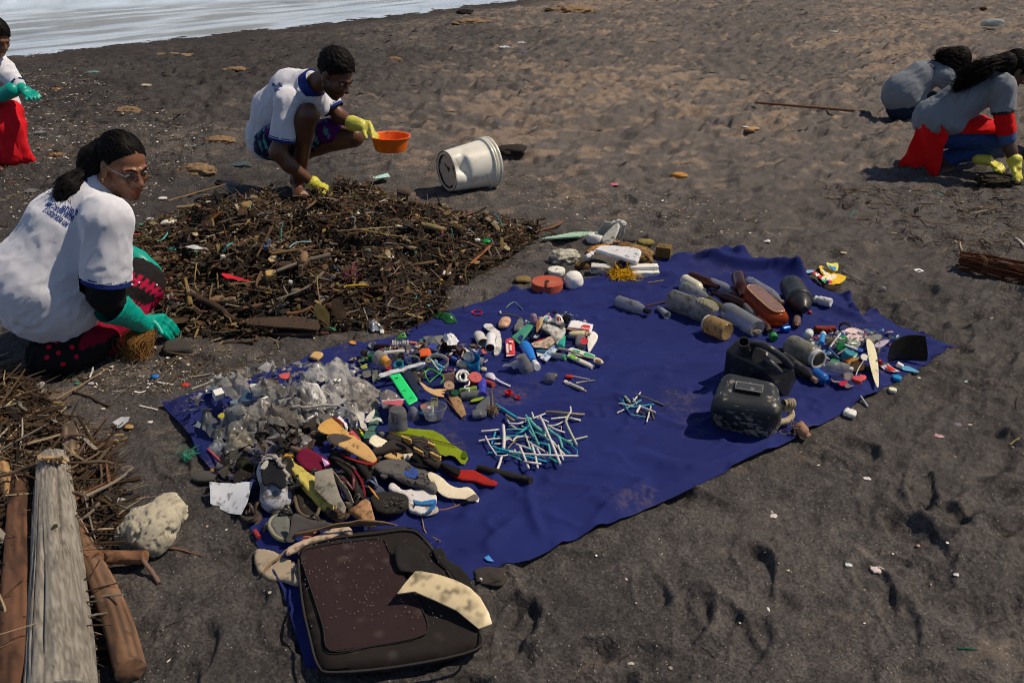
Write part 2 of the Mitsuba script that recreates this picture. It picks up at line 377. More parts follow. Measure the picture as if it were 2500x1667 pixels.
def sea_mesh():
    s = np.concatenate([np.linspace(-14,40,330), np.geomspace(42,1500,25)]); s = np.concatenate([-np.geomspace(15,900,20)[::-1], s])
    d = np.concatenate([np.linspace(-1.2,16,190), np.geomspace(16.3,2500,60)])
    S, Dd = np.meshgrid(s, d, indexing='ij')
    x = SHORE0[0] + S * SDIR[0] + Dd * SNRM[0]; y = SHORE0[1] + S * SDIR[1] + Dd * SNRM[1]
    z0 = x * 0
    z = -.075 + .03 * (fbm(np.stack([S * .5, Dd * 1.6, z0],-1),4,71) - .5) * sstep(0,3, Dd) + .012 * (fbm(np.stack([S * 3, Dd * 5, z0],-1),3,72) - .5)
    a, b = G(-50,24)[:2], G(720,-3)[:2]; t = (b - a) / np.linalg.norm(b - a); nn = np.array([-t[1], t[0]])
    if nn[1] < 0: nn = -nn
    e = (x - a[0]) * nn[0] + (y - a[1]) * nn[1] + .5 * (fbm(np.stack([S * .6, Dd * .6, z0],-1),3,73) - .5) * 2
    wave = np.where(e < 1.2, sstep(-.25,1.2, e), np.exp(-((e - 1.2) / 2.2) ** 2)) * (.38 + .3 * (fbm(np.stack([S * 1.4, Dd * 1.4, z0],-1),4,74) - .5)) * (np.abs(S) < 40)
    lump = (fbm(np.stack([S * 4, Dd * 4, z0],-1),4,75) - .5) * .25 * sstep(.1,1, wave / .4)
    z = z + wave + lump
    foam = sstep(-.3,.25, e) * (e < 3.5)
    v = np.stack([x, y, z],-1).reshape(-1,3)
    swash = fbm(np.stack([S * .45, Dd * 2.4, z0 + 2],-1),5,76)
    f = np.maximum(foam * 1.25, sstep(.42,.66, swash + .16 * sstep(4,0, np.abs(Dd - 1.5)) + .1 * np.exp(-((Dd - .3) / .35) ** 2)) * .8)
    gl = fbm(np.stack([S * 1.3, Dd * 4, z0 + 2],-1),4,79)[..., None]
    col = np.array([.15,.155,.14]) * (.8 + .4 * gl) * (1 - f[..., None]) + np.array([.40,.48,.57]) * (.7 + .6 * gl) * f[..., None]
    return v, grid_faces(*S.shape, closed=False), col.reshape(-1,3)
v, f, c = sea_mesh()
scene['water'] = pb(.22,.5)
scene['sea'] = mikit.ply((v, f), 'water', smooth=True, color=c)
labels['sea'] = {'label': 'grey surf and foam washing onto the dark sand', 'category': 'sea', 'kind': 'structure'}

# ---------------------------------------------------------------- the blue sheet
def sheet_height(x, y):
    x, y = np.asarray(x, float), np.asarray(y, float); z0 = x * 0
    u = x * .906 + y * .42; w = -x * .42 + y * .906
    h = .016 + .010 * fbm(np.stack([u * 1.5, w * 6, z0],-1),3,81) + .006 * fbm(np.stack([x * 6, y * 6, z0],-1),3,82)
    r = 1 - np.abs(2 * fbm(np.stack([u * 1.1, w * 4.2, z0 + 5],-1),2,83) - 1); h = h + .012 * sstep(.86,1, r)
    r = 1 - np.abs(2 * fbm(np.stack([u * 5 + 2 * r, w * 11, z0 + 3],-1),3,85) - 1); h = h + .008 * sstep(.78,1, r)
    for (p, q, wd, am) in FOLDS:
        a, b = np.array(p), np.array(q); L = np.linalg.norm(b - a); t = (b - a) / L; nn = np.array([-t[1], t[0]])
        s = (x - a[0]) * t[0] + (y - a[1]) * t[1]; e = (x - a[0]) * nn[0] + (y - a[1]) * nn[1] + .02 * np.sin(s * 9)
        h = h + am * np.exp(-(e / wd) ** 2) * sstep(-.05,.1 * L, s) * sstep(1.05 * L, .85 * L, s)
    return h
FOLDS = [(G(*p)[:2], G(*q)[:2], w, a) for p, q, w, a in [
    ((1700,640),(1975,700),.035,.060),((1600,690),(1960,690),.03,.018),((1560,700),(1780,650),.03,.02),((1840,655),(1980,690),.05,.045),
    ((1330,1110),(1110,1290),.02,.018),((1560,1200),(1430,1330),.018,.016),((1290,1180),(1330,1330),.016,.013),((1250,1290),(1200,1370),.02,.015),
    ((1890,900),(2090,965),.02,.022),((2010,860),(2160,940),.02,.018),((1980,740),(2120,800),.03,.02),((430,1000),(560,960),.02,.02),
    ((455,1040),(520,1150),.025,.025),((1650,900),(1500,960),.03,.012),((1500,980),(1800,1120),.02,.010),((1250,760),(1550,700),.025,.014)]]
pts, t, rim = polymesh(SHEET + .006 * (np.stack([fbm(np.stack([SHEET[:, 0] * 5, SHEET[:, 1] * 5, SHEET[:, 0] * 0 + k],1),2,84 + k) for k in (0,1)],1) - .5) * 2,.011)
hz = sheet_height(pts[:, 0], pts[:, 1]); ed = sdist(spoints(pts), SHEETP.exterior)
gr = relief(pts[:, 0], pts[:, 1])
hz = np.maximum(hz * sstep(-.03,.06, ed) + .004, gr + .004)
wob = fbm(np.stack([pts[:, 0] * 7, pts[:, 1] * 7, pts[:, 0] * 0],1),2,88)
hz = hz + np.exp(-ed / .03) * .018 * sstep(.45,.75, wob)
col = tint(np.column_stack([pts, hz]),(.0125,.020,.120),.22,0,7)
sandy = fbm(np.stack([pts[:, 0] * 4.5, pts[:, 1] * 4.5, pts[:, 0] * 0],1),4,91); gn = vnoise(np.stack([pts[:, 0] * 330, pts[:, 1] * 330, pts[:, 0] * 0],1),92)
near = sstep(3.1,2.2, pts[:, 1]) * .06
k = (sstep(.64,.84, sandy + near) * sstep(.3,.8, gn) * .30)[:, None]
col = col * (1 - k) + np.array([.17,.13,.075]) * k
scene['blue_sheet'] = mikit.ply(tm(np.column_stack([pts, hz]), t), 'cloth', smooth=True, color=col)
labels['blue_sheet'] = {'label': 'large navy blue cloth sheet spread on the dark sand under the sorted litter', 'category': 'cloth sheet'}
gr_ = np.random.default_rng(17); cand = np.column_stack([gr_.uniform(-1.6,2.1,90000), gr_.uniform(1.5,5.0,90000)])
cand = cand[contains_xy(SHEETP, cand[:, 0], cand[:, 1])]; q = fbm(np.column_stack([cand * 4.5, cand[:, 0] * 0]),4,91) + .16 * np.exp(-sdist(spoints(cand), SHEETP.exterior) / .06) * (fbm(np.column_stack([cand * 3, cand[:, 0] * 0]),2,93) > .52)
cand = cand[gr_.random(len(cand)) < sstep(.54,.78, q) * .7 + .02]
z = hz[cKDTree(pts).query(cand)[1]]; s_ = .0006 + .0012 * gr_.random(len(cand)) ** 2
tet = np.array([[1,0,-.3],[-.5,.87,-.3],[-.5,-.87,-.3],[0,0,.9]])
v = (np.column_stack([cand, z + .0006])[:, None] + tet[None] * s_[:, None, None]).reshape(-1,3); f = (np.array([[0,1,3],[1,2,3],[2,0,3]])[None] + 4 * np.arange(len(cand))[:, None, None]).reshape(-1,3)
scene['sand_grains'] = mikit.ply(tm(v, f), 'matte', color=np.repeat(np.array([.30,.21,.115]) * (.3 + 1.1 * gr_.random((len(cand),1))),4,0)); labels['sand_grains'] = {'label': 'loose sand grains scattered over the blue sheet', 'category': 'sand', 'kind': 'stuff'}
pass
# ---------------------------------------------------------------- people
SKIN = (.20,.088,.049); HAIR = (.007,.006,.006); WHITE = (.60,.62,.69); NAVY = (.012,.03,.17); TEAL = (.0,.30,.235); YEL = (.60,.56,.07)
def J(x, y, Y): return D(*wp(x, y), Y)
def clip(m, o, n):
    """the side of the plane at o that n points to"""
    return trimesh.intersections.slice_mesh_plane(m, np.asarray(n, float), np.asarray(o, float), cap=False)
def wrinkle(dirs, amp=.006, sc=16, seed=0):
    d = np.asarray(dirs, float); d = d / np.linalg.norm(d); Fm = frame(d)
    def f(v):
        q = v @ Fm * np.array([sc, sc, sc * .28])
        w = fbm(q + 3 * (fbm(v * 5,2, seed + 9)[:, None] - .5),3, seed)
        r = 1 - np.abs(2 * fbm(q * .8 + 11,2, seed + 3) - 1)
        r2 = 1 - np.abs(2 * fbm(q * 1.9 + 4,2, seed + 6) - 1)
        return amp * (.8 * (w - .5) + 1.3 * sstep(.70,1, r) + .7 * sstep(.78,1, r2))
    return f
def head(p, c, f, pitch, s=1., roll=0., skin=SKIN, face=True, hair=(.0795,.098,.0905), hoff=(0,-.022,.036), curl=.0, line=(1.12,.006), neck=None, h=.0055, beard=False):
    """skull, jaw, nose, lips and ears in one skin, hair cap, eyes and brows; f: the way the face looks"""
    f = np.array([f[0], f[1],0.]); f /= np.linalg.norm(f)
    up = np.array([0,0,1.]); lf = np.cross(up, f)
    R = np.stack([lf, f, up],1) @ rotm([1,0,0],-pitch) @ rotm([0,1,0], roll)
    c = np.asarray(c, float)
    pr = [ell((0,-.015,.03),(.074,.094,.088)), ell((0,.028,-.035),(.057,.06,.083))]
    for k in (-1,1):
        pr += [cone((k * .045,.002,-.066),(k * .008,.058,-.098),.022,.021), ell((k * .034,.058,-.022),(.024,.022,.026)),
               ell((k * .0115,.094,-.036),(.009,.010,.008)), ell((k * .077,-.01,-.006),(.009,.02,.031)), ell((k * .078,-.004,-.03),(.008,.011,.012)),
               cone((k * .012,.084,.019),(k * .045,.068,.017),.009,.008)]
    pr += [cone((0,.083,.004),(0,.106,-.031),.008,.0115), cone((-.019,.077,-.0615),(.019,.077,-.0615),.006,.006), ell((0,.086,-.060),(.012,.008,.006)), ell((0,.084,-.074),(.017,.009,.0075))]
    m = body(pr, h, .012)
    v = np.array(m.vertices); col = np.tile(np.array(skin),(len(v),1))
    lip = (np.abs(v[:, 0]) < .025) & (v[:, 1] > .074) & (v[:, 2] < -.056) & (v[:, 2] > -.083)
    col[lip] = np.array(skin) * (1.25,.75,.8)
    col *= np.where((np.abs(np.abs(v[:, 0]) - .031) < .019) & (v[:, 1] > .055) & (np.abs(v[:, 2]) < .014),.6,1)[:, None]
    if beard: col *= np.where((v[:, 1] > .0) & (v[:, 2] < -.05) & ~lip, .35,1)[:, None]
    W = lambda q: c + (np.asarray(q) * s) @ R.T
    m.vertices = W(v); ms = m
    part(p, 'head', ms, 'skin', col, smooth=True, var=.10, sc=60)
    if neck is not None:
        part(p, 'neck', body([cone(W((0,-.03,-.03)), np.asarray(neck),.052 * s, .062 * s)],.01), 'skin', skin, smooth=True, sc=60)
    if face:
        for k in (-1,1):
            e = part(p, 'eye', tube([W((k * .031 + d, .0765 - abs(d) * .35,.001)) for d in (-.013,-.006,0,.006,.013)], np.array([.001,.0055,.0068,.0055,.001]) * s, 8), 'gloss', (.45,.42,.40), smooth=True, var=0)
            part(e, 'iris', trimesh.creation.icosphere(2,.0052 * s).apply_translation(W((k * .031 + .002,.0805,0))), 'gloss', (.012,.008,.006), smooth=True, var=0)
            part(p, 'eyebrow', tube([W(q) for q in ((k * .012,.0945,.019),(k * .03,.087,.026),(k * .05,.070,.020))], np.array([.0035,.0035,.001]) * s, 6), 'hair', HAIR, smooth=True, var=0)
    hr = body([ell(hoff, hair)],.006,.01,(lambda q: curl * (fbm(q * 75,2,5) - .4) * 2) if curl else (lambda q: .0016 * np.sin(q[:, 0] * 900 + 14 * fbm(q * 14,2,5))))
    hr = clip(hr, (0,0, line[1]),(0,-line[0],1))
    q = np.array(hr.vertices); hr.vertices = W(q); k_ = part(p, 'hair', hr, 'hair', HAIR, smooth=True, var=.3, sc=120)
    r = np.random.default_rng(len(scene)); n = np.array(hr.vertex_normals); i = r.integers(len(q), size=420 if curl else 300); tb = []
    for j in i:
        if curl: o = hr.vertices[j]; d = n[j] * .008 + r.normal(0,.006,3); tb.append(tube([o, o + d * .8, o + d + r.normal(0,.004,3)],.0016,3, False))
        else:                                                     # combed back to the nape
            a = (q[j] - hoff) / hair; b = np.array([0,-.93,-.30 + .2 * r.normal()]); b /= np.linalg.norm(b); a /= np.linalg.norm(a)
            tb.append(tube([W(np.array(hoff) + (lambda u: u / np.linalg.norm(u))(a * (1 - t) + b * t) * np.array(hair) * 1.012) for t in (0,.16,.32,.48)],.0013,3, False))
    part(k_, 'strand', cat(*tb), 'hair', HAIR, smooth=True, var=.5, sc=90); labels[p + '__hair__strand'] = {'kind': 'stuff'}
    return W
def hand(w, k, side, tips, thumb, r=.0125, lift=.012, gaunt=None):
    """palm, four separate fingers and a thumb"""
    w, k, side = (np.asarray(q, float) for q in (w, k, side)); side = side / np.linalg.norm(side); pr = []
    for i, t in enumerate(tips):
        b = k + side * (1.5 - i) * .0255 - (k - w) * (.02,0,.03,.12)[i]
        t = np.asarray(t, float); mid = b * .5 + t * .5 + np.array([0,0, lift]); m2 = b * .22 + t * .78 + np.array([0,0, lift * .7])
        pr += [cone(w + side * (1.5 - i) * .011, b, .022, r * 1.1), cone(b, mid, r * 1.02, r), cone(mid, m2, r, r * .95), cone(m2, t, r * .95, r * .8)]
    th = np.asarray(thumb, float); b = w + .3 * (k - w) + side * .03
    pr += [cone(w + side * .012, b, .02,.016), cone(b, b * .45 + th * .55 + side * .008,.016, r), cone(b * .45 + th * .55 + side * .008, th, r, r * .85)]
    if gaunt is not None: pr += gaunt
    return pr
def band(p, name, c, ax, r, wd, col, up=(0,0,1), sq=1., n=28):
    Fm = frame(ax, up); g = np.arange(n) * 2 * np.pi / n
    a = np.asarray(c) + (np.stack([np.cos(g) * r, np.sin(g) * r * sq, g * 0],1)) @ Fm.T; ax = Fm[:, 2]
    v = np.vstack([a - ax * wd / 2, a + ax * wd / 2, a * 1 + ax * wd / 2 - (a - c) * .08, a - ax * wd / 2 - (a - c) * .08]); v = v.reshape(4, n, 3)
    v = np.concatenate([v, v[:1]],0).reshape(-1,3)
    return part(p, name, (v, grid_faces(5, n)), 'cloth', col, smooth=40, var=.08)
def strands(roots, dirs, L, rad=.0013, n=5, seed=0, wave=.02):
    r = np.random.default_rng(seed); out = []
    for a, d in zip(roots, dirs):
        l = L * (.6 + .8 * r.random()); pts = [np.asarray(a)]; d = np.asarray(d, float)
        for k in range(n):
            d = d + r.normal(0, wave * 8,3) + np.array([0,0,-.12]); d /= np.linalg.norm(d); pts.append(pts[-1] + d * l / n)
        out.append(tube(pts, rad * np.linspace(1,.4, n + 1),3, False))
    return cat(*out)
def onto(mesh, txt, o, ex, ey, off=.002):
    """lay flat lettering on the cloth below it; ex, ey: reading and upward directions"""
    ex = np.asarray(ex, float) / np.linalg.norm(ex); n = np.cross(ex, ey); n /= np.linalg.norm(n); ey = np.cross(n, ex)
    V = np.array(mesh.vertices) - o; nn = np.array(mesh.vertex_normals) @ n
    V = V[nn > .1]; kd = cKDTree(V @ np.stack([ex, ey],1)); t = txt.copy()
    t = t.subdivide_to_size(.012) if len(t.faces) < 4000 else t
    q = np.array(t.vertices); d, i = kd.query(q[:, :2], k=6); w = 1 / (d + .004); hgt = ((V @ n)[i] * w).sum(1) / w.sum(1)
    t.vertices = o + q[:, :1] * ex + q[:, 1:2] * ey + (hgt + off + q[:, 2])[:, None] * n
    return t

def lock(path, radii, n, seed, rad=.0019):
    """a hank of hair: many single strands along a path"""
    r = np.random.default_rng(seed); q = smoothpoly(path, False, 4); R_ = np.interp(np.linspace(0,1, len(q)), np.linspace(0,1, len(radii)), radii); out = []
    for _ in range(n):
        o = r.normal(0,.55,3); o *= min(1,1 / np.linalg.norm(o)); a, b = int(r.integers(0, len(q) // 2)), int(r.integers(len(q) * 2 // 3, len(q) + 1)); w_ = np.cumsum(r.normal(0,.10,(len(q),3)),0) * .6
        out.append(tube((q + (o + w_) * R_[:, None])[a:b], np.full(b - a, rad),4, False))
    return cat(*out)
# --- the woman crouching at the left
win(0,300,2.528)
w = thing('person', 'crouching woman in white polo with glasses, black ponytail and teal gloves, looking sideways', 'person')
WSH = body([ell(J(300,1040,3.27),(.205,.2,.215)), ell(J(215,960,3.27),(.16,.17,.16)), cone(J(300,960,3.27), J(455,650,3.33),.20,.165), cone(J(455,650,3.33), J(560,480,3.38),.165,.11),
            cone(J(655,585,3.20), J(480,420,3.47),.08,.075), cone(J(560,480,3.38), J(612,400,3.38),.09,.062), cone(J(665,590,3.19), J(655,1010,3.16),.085,.088)],.011,.05,
           wrinkle((.5,-.2,.9),.0042,13,4))
def hang(v):                      # folds gathering from the hip to the lap
    q = v @ frame((.8,.35,.45)) * np.array([26,26,4.]); return .010 * (1 - np.abs(2 * fbm(q + 2 * (fbm(v * 6,2,2)[:, None] - .5),2,7) - 1)) ** 2
vv = np.array(WSH.vertices); WSH.vertices = vv + np.array(WSH.vertex_normals) * (hang(vv) * sstep(.62,.35, vv[:, 2]))[:, None]
WSH = clip(WSH, J(655,962,3.16), J(660,600,3.19) - J(655,962,3.16)) if False else WSH
vv = np.array(WSH.vertices); sl = J(655,960,3.16); ax = J(662,600,3.19) - sl; ax /= np.linalg.norm(ax)
keep = ((vv - sl) @ ax > 0) | (np.linalg.norm(vv - sl - np.outer((vv - sl) @ ax, ax), axis=1) > .118) | ((vv - sl) @ np.array([.75,-.66,0]) < -.075)
WSH.update_faces(keep[WSH.faces].all(1))
part(w, 'shirt', WSH, 'cloth', WHITE, smooth=True, var=.04, dirt=.0, sc=14)
for q, r_, c_ in ((0,.019, NAVY),(.012,.004, WHITE),(.017,.006, NAVY)): band(w, 'sleeve_band', sl + ax * (q - .008), ax, .0925, r_, c_)
cb = J(618,395,3.375); ca = J(690,300,3.37) - J(585,440,3.40)
band(w, 'collar', cb + (.012,-.01,-.005), ca, .080,.055, NAVY, sq=.95); band(w, 'collar_stripe', cb - ca / np.linalg.norm(ca) * .024 + (.012,-.01,-.005), ca, .0815,.004, WHITE, sq=.95)
W_ = head(w, J(768,262,3.37),(.80,-.58),.30,1.06,.06, neck=J(640,430,3.37), h=.0045)
for k in (-1,1):
    lens = [W_((k * .033 + .021 * math.cos(t) * (abs(math.cos(t)) ** -.25 if abs(math.cos(t)) > .05 else 1),.099 - .004 * math.cos(t) * k, -.004 + .0145 * math.sin(t))) for t in np.linspace(0,2 * np.pi, 18)]
    g = part(w, 'eyeglasses', tube(lens, .0012,6, False), 'metal', (.03,.025,.02), smooth=True, var=0) if k == -1 else part(w, 'eyeglasses', cat(tube(lens, .0012,6, False), tube([W_((-.012,.101,.002)), W_((0,.105,.004)), W_((.012,.101,.002))],.0011,6)), 'metal', (.03,.025,.02), smooth=True, var=0)
    part(g, 'lens', plate(np.array(lens[:-1]),0,.006, smooth=False), 'lens', (.9,.9,.9), smooth=True, var=0)
    part(g, 'temple', tube([W_((k * .053,.094,.004)), W_((k * .074,.03,.008)), W_((k * .079,-.012,.012))],.0017,6), 'metal', (.55,.55,.56) if k == -1 else (.03,.03,.03), smooth=True, var=0)
part(w, 'earring', cat(trimesh.creation.icosphere(1,.006).apply_translation(W_((-.084,-.004,-.045))), trimesh.creation.icosphere(1,.004).apply_translation(W_((-.084,-.004,-.056)))), 'metal', (.8,.5,.12), smooth=True, var=0)
rr = np.random.default_rng(5)
pt = [J(*q) for q in ((640,190,3.40),(585,235,3.40),(560,300,3.38),(500,345,3.34),(430,395,3.29),(385,455,3.26))]
tail = body([ell(pt[1],(.055,.06,.06)), cone(pt[0], pt[1],.06,.055), cone(pt[1], pt[2],.05,.038), cone(pt[2], pt[3],.035,.03), cone(pt[3], pt[4],.03,.044), cone(pt[4], pt[5],.045,.03)],.008,.03, lambda v: .010 * (fbm(v * 55,3,8) - .45) * 2)
part(w, 'ponytail', tail, 'hair', HAIR, smooth=True, var=.4, sc=150)
roots = [pt[4] + rr.normal(0,.022,3) for _ in range(170)] + [pt[3] + rr.normal(0,.014,3) for _ in range(50)]
part(w, 'ponytail_hair', lock(pt, [.05,.05,.036,.03,.042,.03],420,4), 'hair', HAIR, smooth=True, var=.5); labels[w + '__ponytail_hair'] = {'kind': 'stuff'}
part(w, 'hair_strand', strands(roots, [np.array([-.5,-.35,-.5]) + rr.normal(0,.45,3) for _ in roots],.075, seed=3), 'hair', HAIR, smooth=True, var=.3)
labels[w + '__hair_strand'] = {'kind': 'stuff'}
part(w, 'hair_clip', tube([J(365,375,3.27), J(390,358,3.27), J(440,385,3.29), J(465,405,3.31)],.003,6), 'metal', (.06,.06,.07), smooth=True)
part(w, 'undersleeve', body([cone(J(660,800,3.17), J(655,1050,3.18),.062,.062), cone(J(655,1050,3.18), J(725,1150,3.24),.062,.05)],.009,.04, wrinkle((0,0,1),.004,30,6)), 'cloth', (.012,.012,.014), smooth=True)
wr, kn = J(868,1238,3.34), J(985,1232,3.43)
tips = [J(1100,1288,3.50), J(1092,1312,3.49), J(1068,1330,3.46), J(1050,1336,3.43)]
GA = [cone(J(690,1130,3.22), J(800,1190,3.29),.078,.052), cone(J(800,1190,3.29), wr, .052,.040)]
gl = body(hand(wr, kn, kn - J(985,1300,3.40) + (.02,.06,0), tips, J(1000,1300,3.36),.0115,.012, GA),.0045,.008, lambda v: .0022 * (fbm(v * 60,2,3) - .5) * 2)
ga = J(800,1190,3.29) - J(690,1130,3.22); ga /= np.linalg.norm(ga)
gl = clip(gl, J(672,1128,3.21), ga)
part(w, 'glove', gl, 'plastic', TEAL, smooth=True, var=.08)
lap = [cone(J(400,1090,3.34), J(800,1010,3.55),.15,.105), cone(J(800,1010,3.55), J(880,985,3.56),.105,.085), cone(J(400,1060,3.45), J(850,960,3.68),.14,.10), cone(J(860,1010,3.54), J(780,1180,3.46),.09,.07), cone(J(780,1180,3.46), J(640,1400,3.36),.07,.06)]
lm = body(lap, .007,.05, wrinkle((.3,.2,1),.005,20,12)); v = np.array(lm.vertices)
q = np.stack([(v - J(860,1000,3.5)) @ e for e in (np.array([.85,.5,0]), np.array([0,0,1.]), np.array([.5,-.85,0]))],1)
arc = np.hypot(q[:, 0] + .12, q[:, 1] + .14); an = np.arctan2(q[:, 1] + .14, q[:, 0] + .12)
fern = (np.sin(an * 46 + arc * 60) > -.15) & (np.sin(arc * 62 + 1.2) > .05); fern |= (np.sin(arc * 62 + 1.2) > .93); fern |= q[:, 1] < -.075
part(w, 'trousers', lm, 'cloth', np.where(fern[:, None],(.42,.008,.055),(.014,.012,.013)), smooth=True, var=.1, label='black trousers with crimson fern print')
for x, y in ((812,1000),(862,984),(962,1000),(770,1060)):
    b = J(x, y, 3.5); i = np.argmin(np.linalg.norm(np.cross(v - [0,0, EYE],(b - [0,0, EYE]) / np.linalg.norm(b - [0,0, EYE])), axis=1) + .02 * v[:, 1]); part(w, 'bead', trimesh.creation.icosphere(1,.005).apply_translation(v[i]), 'gloss', (.8,.8,.8), smooth=True, var=0)
arm2 = body([cone(J(740,800,3.68), J(850,850,3.72),.06,.05), cone(J(850,850,3.72), J(930,905,3.70),.05,.04)] + hand(J(900,880,3.70), J(940,930,3.68),(.3,.8,0),[J(958,955,3.68), J(968,975,3.66), J(960,985,3.64), J(950,985,3.62)], J(930,985,3.6),.013),.007,.016)
part(w, 'glove', arm2, 'plastic', TEAL, smooth=True, var=.08)
sk = body([ell(J(420,1400,3.24),(.15,.14,.085)), ell(J(330,1420,3.22),(.10,.10,.09)), cone(J(330,1440,3.22), J(560,1410,3.36),.07,.06), ell(J(500,1330,3.3),(.15,.12,.07)), cone(J(280,1490,3.20), J(420,1510,3.2),.035,.03)],.009,.04, wrinkle((.2,.1,1),.008,18,14))
v = np.array(sk.vertices); col = np.tile([.010,.009,.010],(len(v),1)); col[(v[:, 2] > .10) & (v[:, 0] > D(*wp(500,1300),3.2)[0])] = (.20,.004,.022)
part(w, 'shawl', sk, 'cloth', col, smooth=True, var=.1)
for x, y in ((445,1382),(365,1415),(285,1442),(385,1492),(345,1345),(305,1380),(470,1440)):
    b = J(x, y, 3.2); rdir = (b - [0,0, EYE]) / np.linalg.norm(b - [0,0, EYE]); e = np.linalg.norm(np.cross(v - [0,0, EYE], rdir), axis=1); i = np.argmin(e * 6 + v[:, 1]); n = np.array(sk.vertex_normals)[i]
    part(w, 'red_dot', tm(rotv := trimesh.creation.icosphere(2).vertices * (.0105,.0105,.003) @ frame(n).T + v[i] + n * .001, trimesh.creation.icosphere(2).faces), 'cloth', (.55,.008,.03), smooth=True)
part(w, 'foot', body([cone(J(560,1440,3.33), J(700,1440,3.42),.04,.028), cone(J(560,1440,3.33), J(600,1390,3.35),.04,.035)],.008), 'skin', (.09,.04,.025), smooth=True)
def pick(mesh, x, y):
    v = np.array(mesh.vertices) - [0,0, EYE]; r = ray(*wp(x, y)); r = r / np.linalg.norm(r); t = v @ r
    e = np.linalg.norm(v - np.outer(t, r), axis=1); return np.array(mesh.vertices)[np.argmin(e * 8 + t)]
def write(p, mesh, lines, hgt):
    for s_, a, b, u in lines:     # words run from a to b; u lies above a
        A, B, U = pick(mesh, *a), pick(mesh, *b), pick(mesh, *u); t = meshkit.text_mesh(s_, hgt, .0008, True); L = np.linalg.norm(B - A)
        t.apply_scale([L / t.bounds[1,0],1,1]); part(p, 'lettering', onto(mesh, t, A, B - A, U - A, .0015), 'cloth', (.015,.05,.24), smooth=False, var=.1)
write(w, WSH, (('ship for', (385,528),(474,566),(400,490)),('ean Conservation', (275,507),(440,606),(300,465)),('d Sustainable use', (255,548),(416,645),(280,505))),.024)

# --- the man crouching behind the heap
win(580,80,3.563)
m_ = thing('person', 'crouching barefoot man in white polo shirt with yellow gloves, holding an orange bowl', 'person')
MSH = body([ell(J(245,905,5.74),(.125,.15,.13)), ell(J(225,990,5.73),(.075,.11,.07)), cone(J(265,880,5.73), J(335,680,5.70),.135,.145), cone(J(335,680,5.70), J(470,500,5.63),.145,.125), cone(J(470,500,5.63), J(610,430,5.56),.12,.075),
            cone(J(430,590,5.46), J(730,520,5.76),.072,.07), cone(J(430,600,5.45), J(385,980,5.41),.072,.082), cone(J(740,540,5.74), J(830,650,5.72),.07,.075), cone(J(640,520,5.56), J(720,640,5.62),.09,.06)],.011,.045, wrinkle((.3,0,1),.0040,15,24))
vv = np.array(MSH.vertices); sl = J(388,925,5.415); ax = J(430,600,5.45) - sl; ax /= np.linalg.norm(ax); d_ = vv - sl
sl2 = J(828,655,5.715); ax2 = J(745,540,5.74) - sl2; ax2 /= np.linalg.norm(ax2); e_ = vv - sl2
keep = ((d_ @ ax > 0) | (np.linalg.norm(d_ - np.outer(d_ @ ax, ax), axis=1) > .115)) & ((e_ @ ax2 > 0) | (np.linalg.norm(e_ - np.outer(e_ @ ax2, ax2), axis=1) > .10))
MSH.update_faces(keep[MSH.faces].all(1))
part(m_, 'shirt', MSH, 'cloth', WHITE, smooth=True, var=.04, dirt=.0, sc=14)
for S_, A_, r_ in ((sl, ax, .083),(sl2, ax2,.074)):
    for q, h_, c_ in ((0,.016, NAVY),(.011,.004, WHITE),(.016,.006, NAVY)): band(m_, 'sleeve_band', S_ + A_ * (q - .006), A_, r_ * 1.03, h_, c_)
ca = J(760,380,5.5) - J(600,480,5.56); cb = J(645,450,5.53)
band(m_, 'collar', cb, ca, .088,.075, NAVY); band(m_, 'collar_stripe', cb - ca / np.linalg.norm(ca) * .034, ca, .0895,.005, WHITE)
head(m_, J(852,365,5.43),(.90,-.44),.62,1.16,.05, skin=(.10,.045,.026), hair=(.084,.102,.098), hoff=(0,-.020,.044), curl=.008, line=(.95,.004), neck=J(650,470,5.54), beard=True)
msk = (.11,.046,.026)
arms = [cone(J(392,880,5.42), J(350,1040,5.40),.052,.050), cone(J(350,1040,5.40), J(450,1150,5.41),.052,.046), cone(J(450,1150,5.41), J(665,1315,5.46),.046,.031)]
part(m_, 'arm', body(arms, .008,.03), 'skin', msk, smooth=True)
part(m_, 'arm', body([cone(J(790,600,5.73), J(890,730,5.70),.052,.046), cone(J(890,730,5.70), J(1020,800,5.62),.046,.034)],.008,.03), 'skin', msk, smooth=True)
wr, kn = J(690,1335,5.47), J(790,1385,5.51)
g1 = body(hand(wr, kn, J(830,1350,5.56) - J(740,1420,5.47),[J(915,1462,5.58), J(895,1478,5.55), J(870,1488,5.53), J(835,1478,5.50)], J(760,1470,5.45),.0115,.012,[cone(J(660,1310,5.455), wr, .047,.040)]),.005,.008, lambda v: .0025 * (fbm(v * 60,2,3) - .5) * 2)
part(m_, 'glove', g1, 'plastic', YEL, smooth=True, var=.1)
wr, kn = J(1060,800,5.60), J(1165,830,5.57)
g2 = body(hand(wr, kn, (.15,-.55,-.6),[J(1222,905,5.56), J(1212,925,5.54), J(1196,930,5.52), J(1178,925,5.50)], J(1120,915,5.50),.0115,.010,[cone(J(1000,790,5.63), wr, .052,.042)]),.005,.008, lambda v: .003 * (fbm(v * 50,2,4) - .5) * 2)
part(m_, 'glove', g2, 'plastic', (.55,.53,.09), smooth=True, var=.1)
leg = [cone(J(300,980,5.58), J(610,715,5.43),.085,.066), ell(J(625,700,5.42),(.06,.06,.06)), cone(J(620,720,5.42), J(575,900,5.48),.060,.060), cone(J(575,900,5.48), J(525,1330,5.62),.060,.036),
       cone(J(515,1350,5.64), J(530,1390,5.56),.036,.034), cone(J(530,1390,5.57), J(545,1415,5.52),.036,.026)]
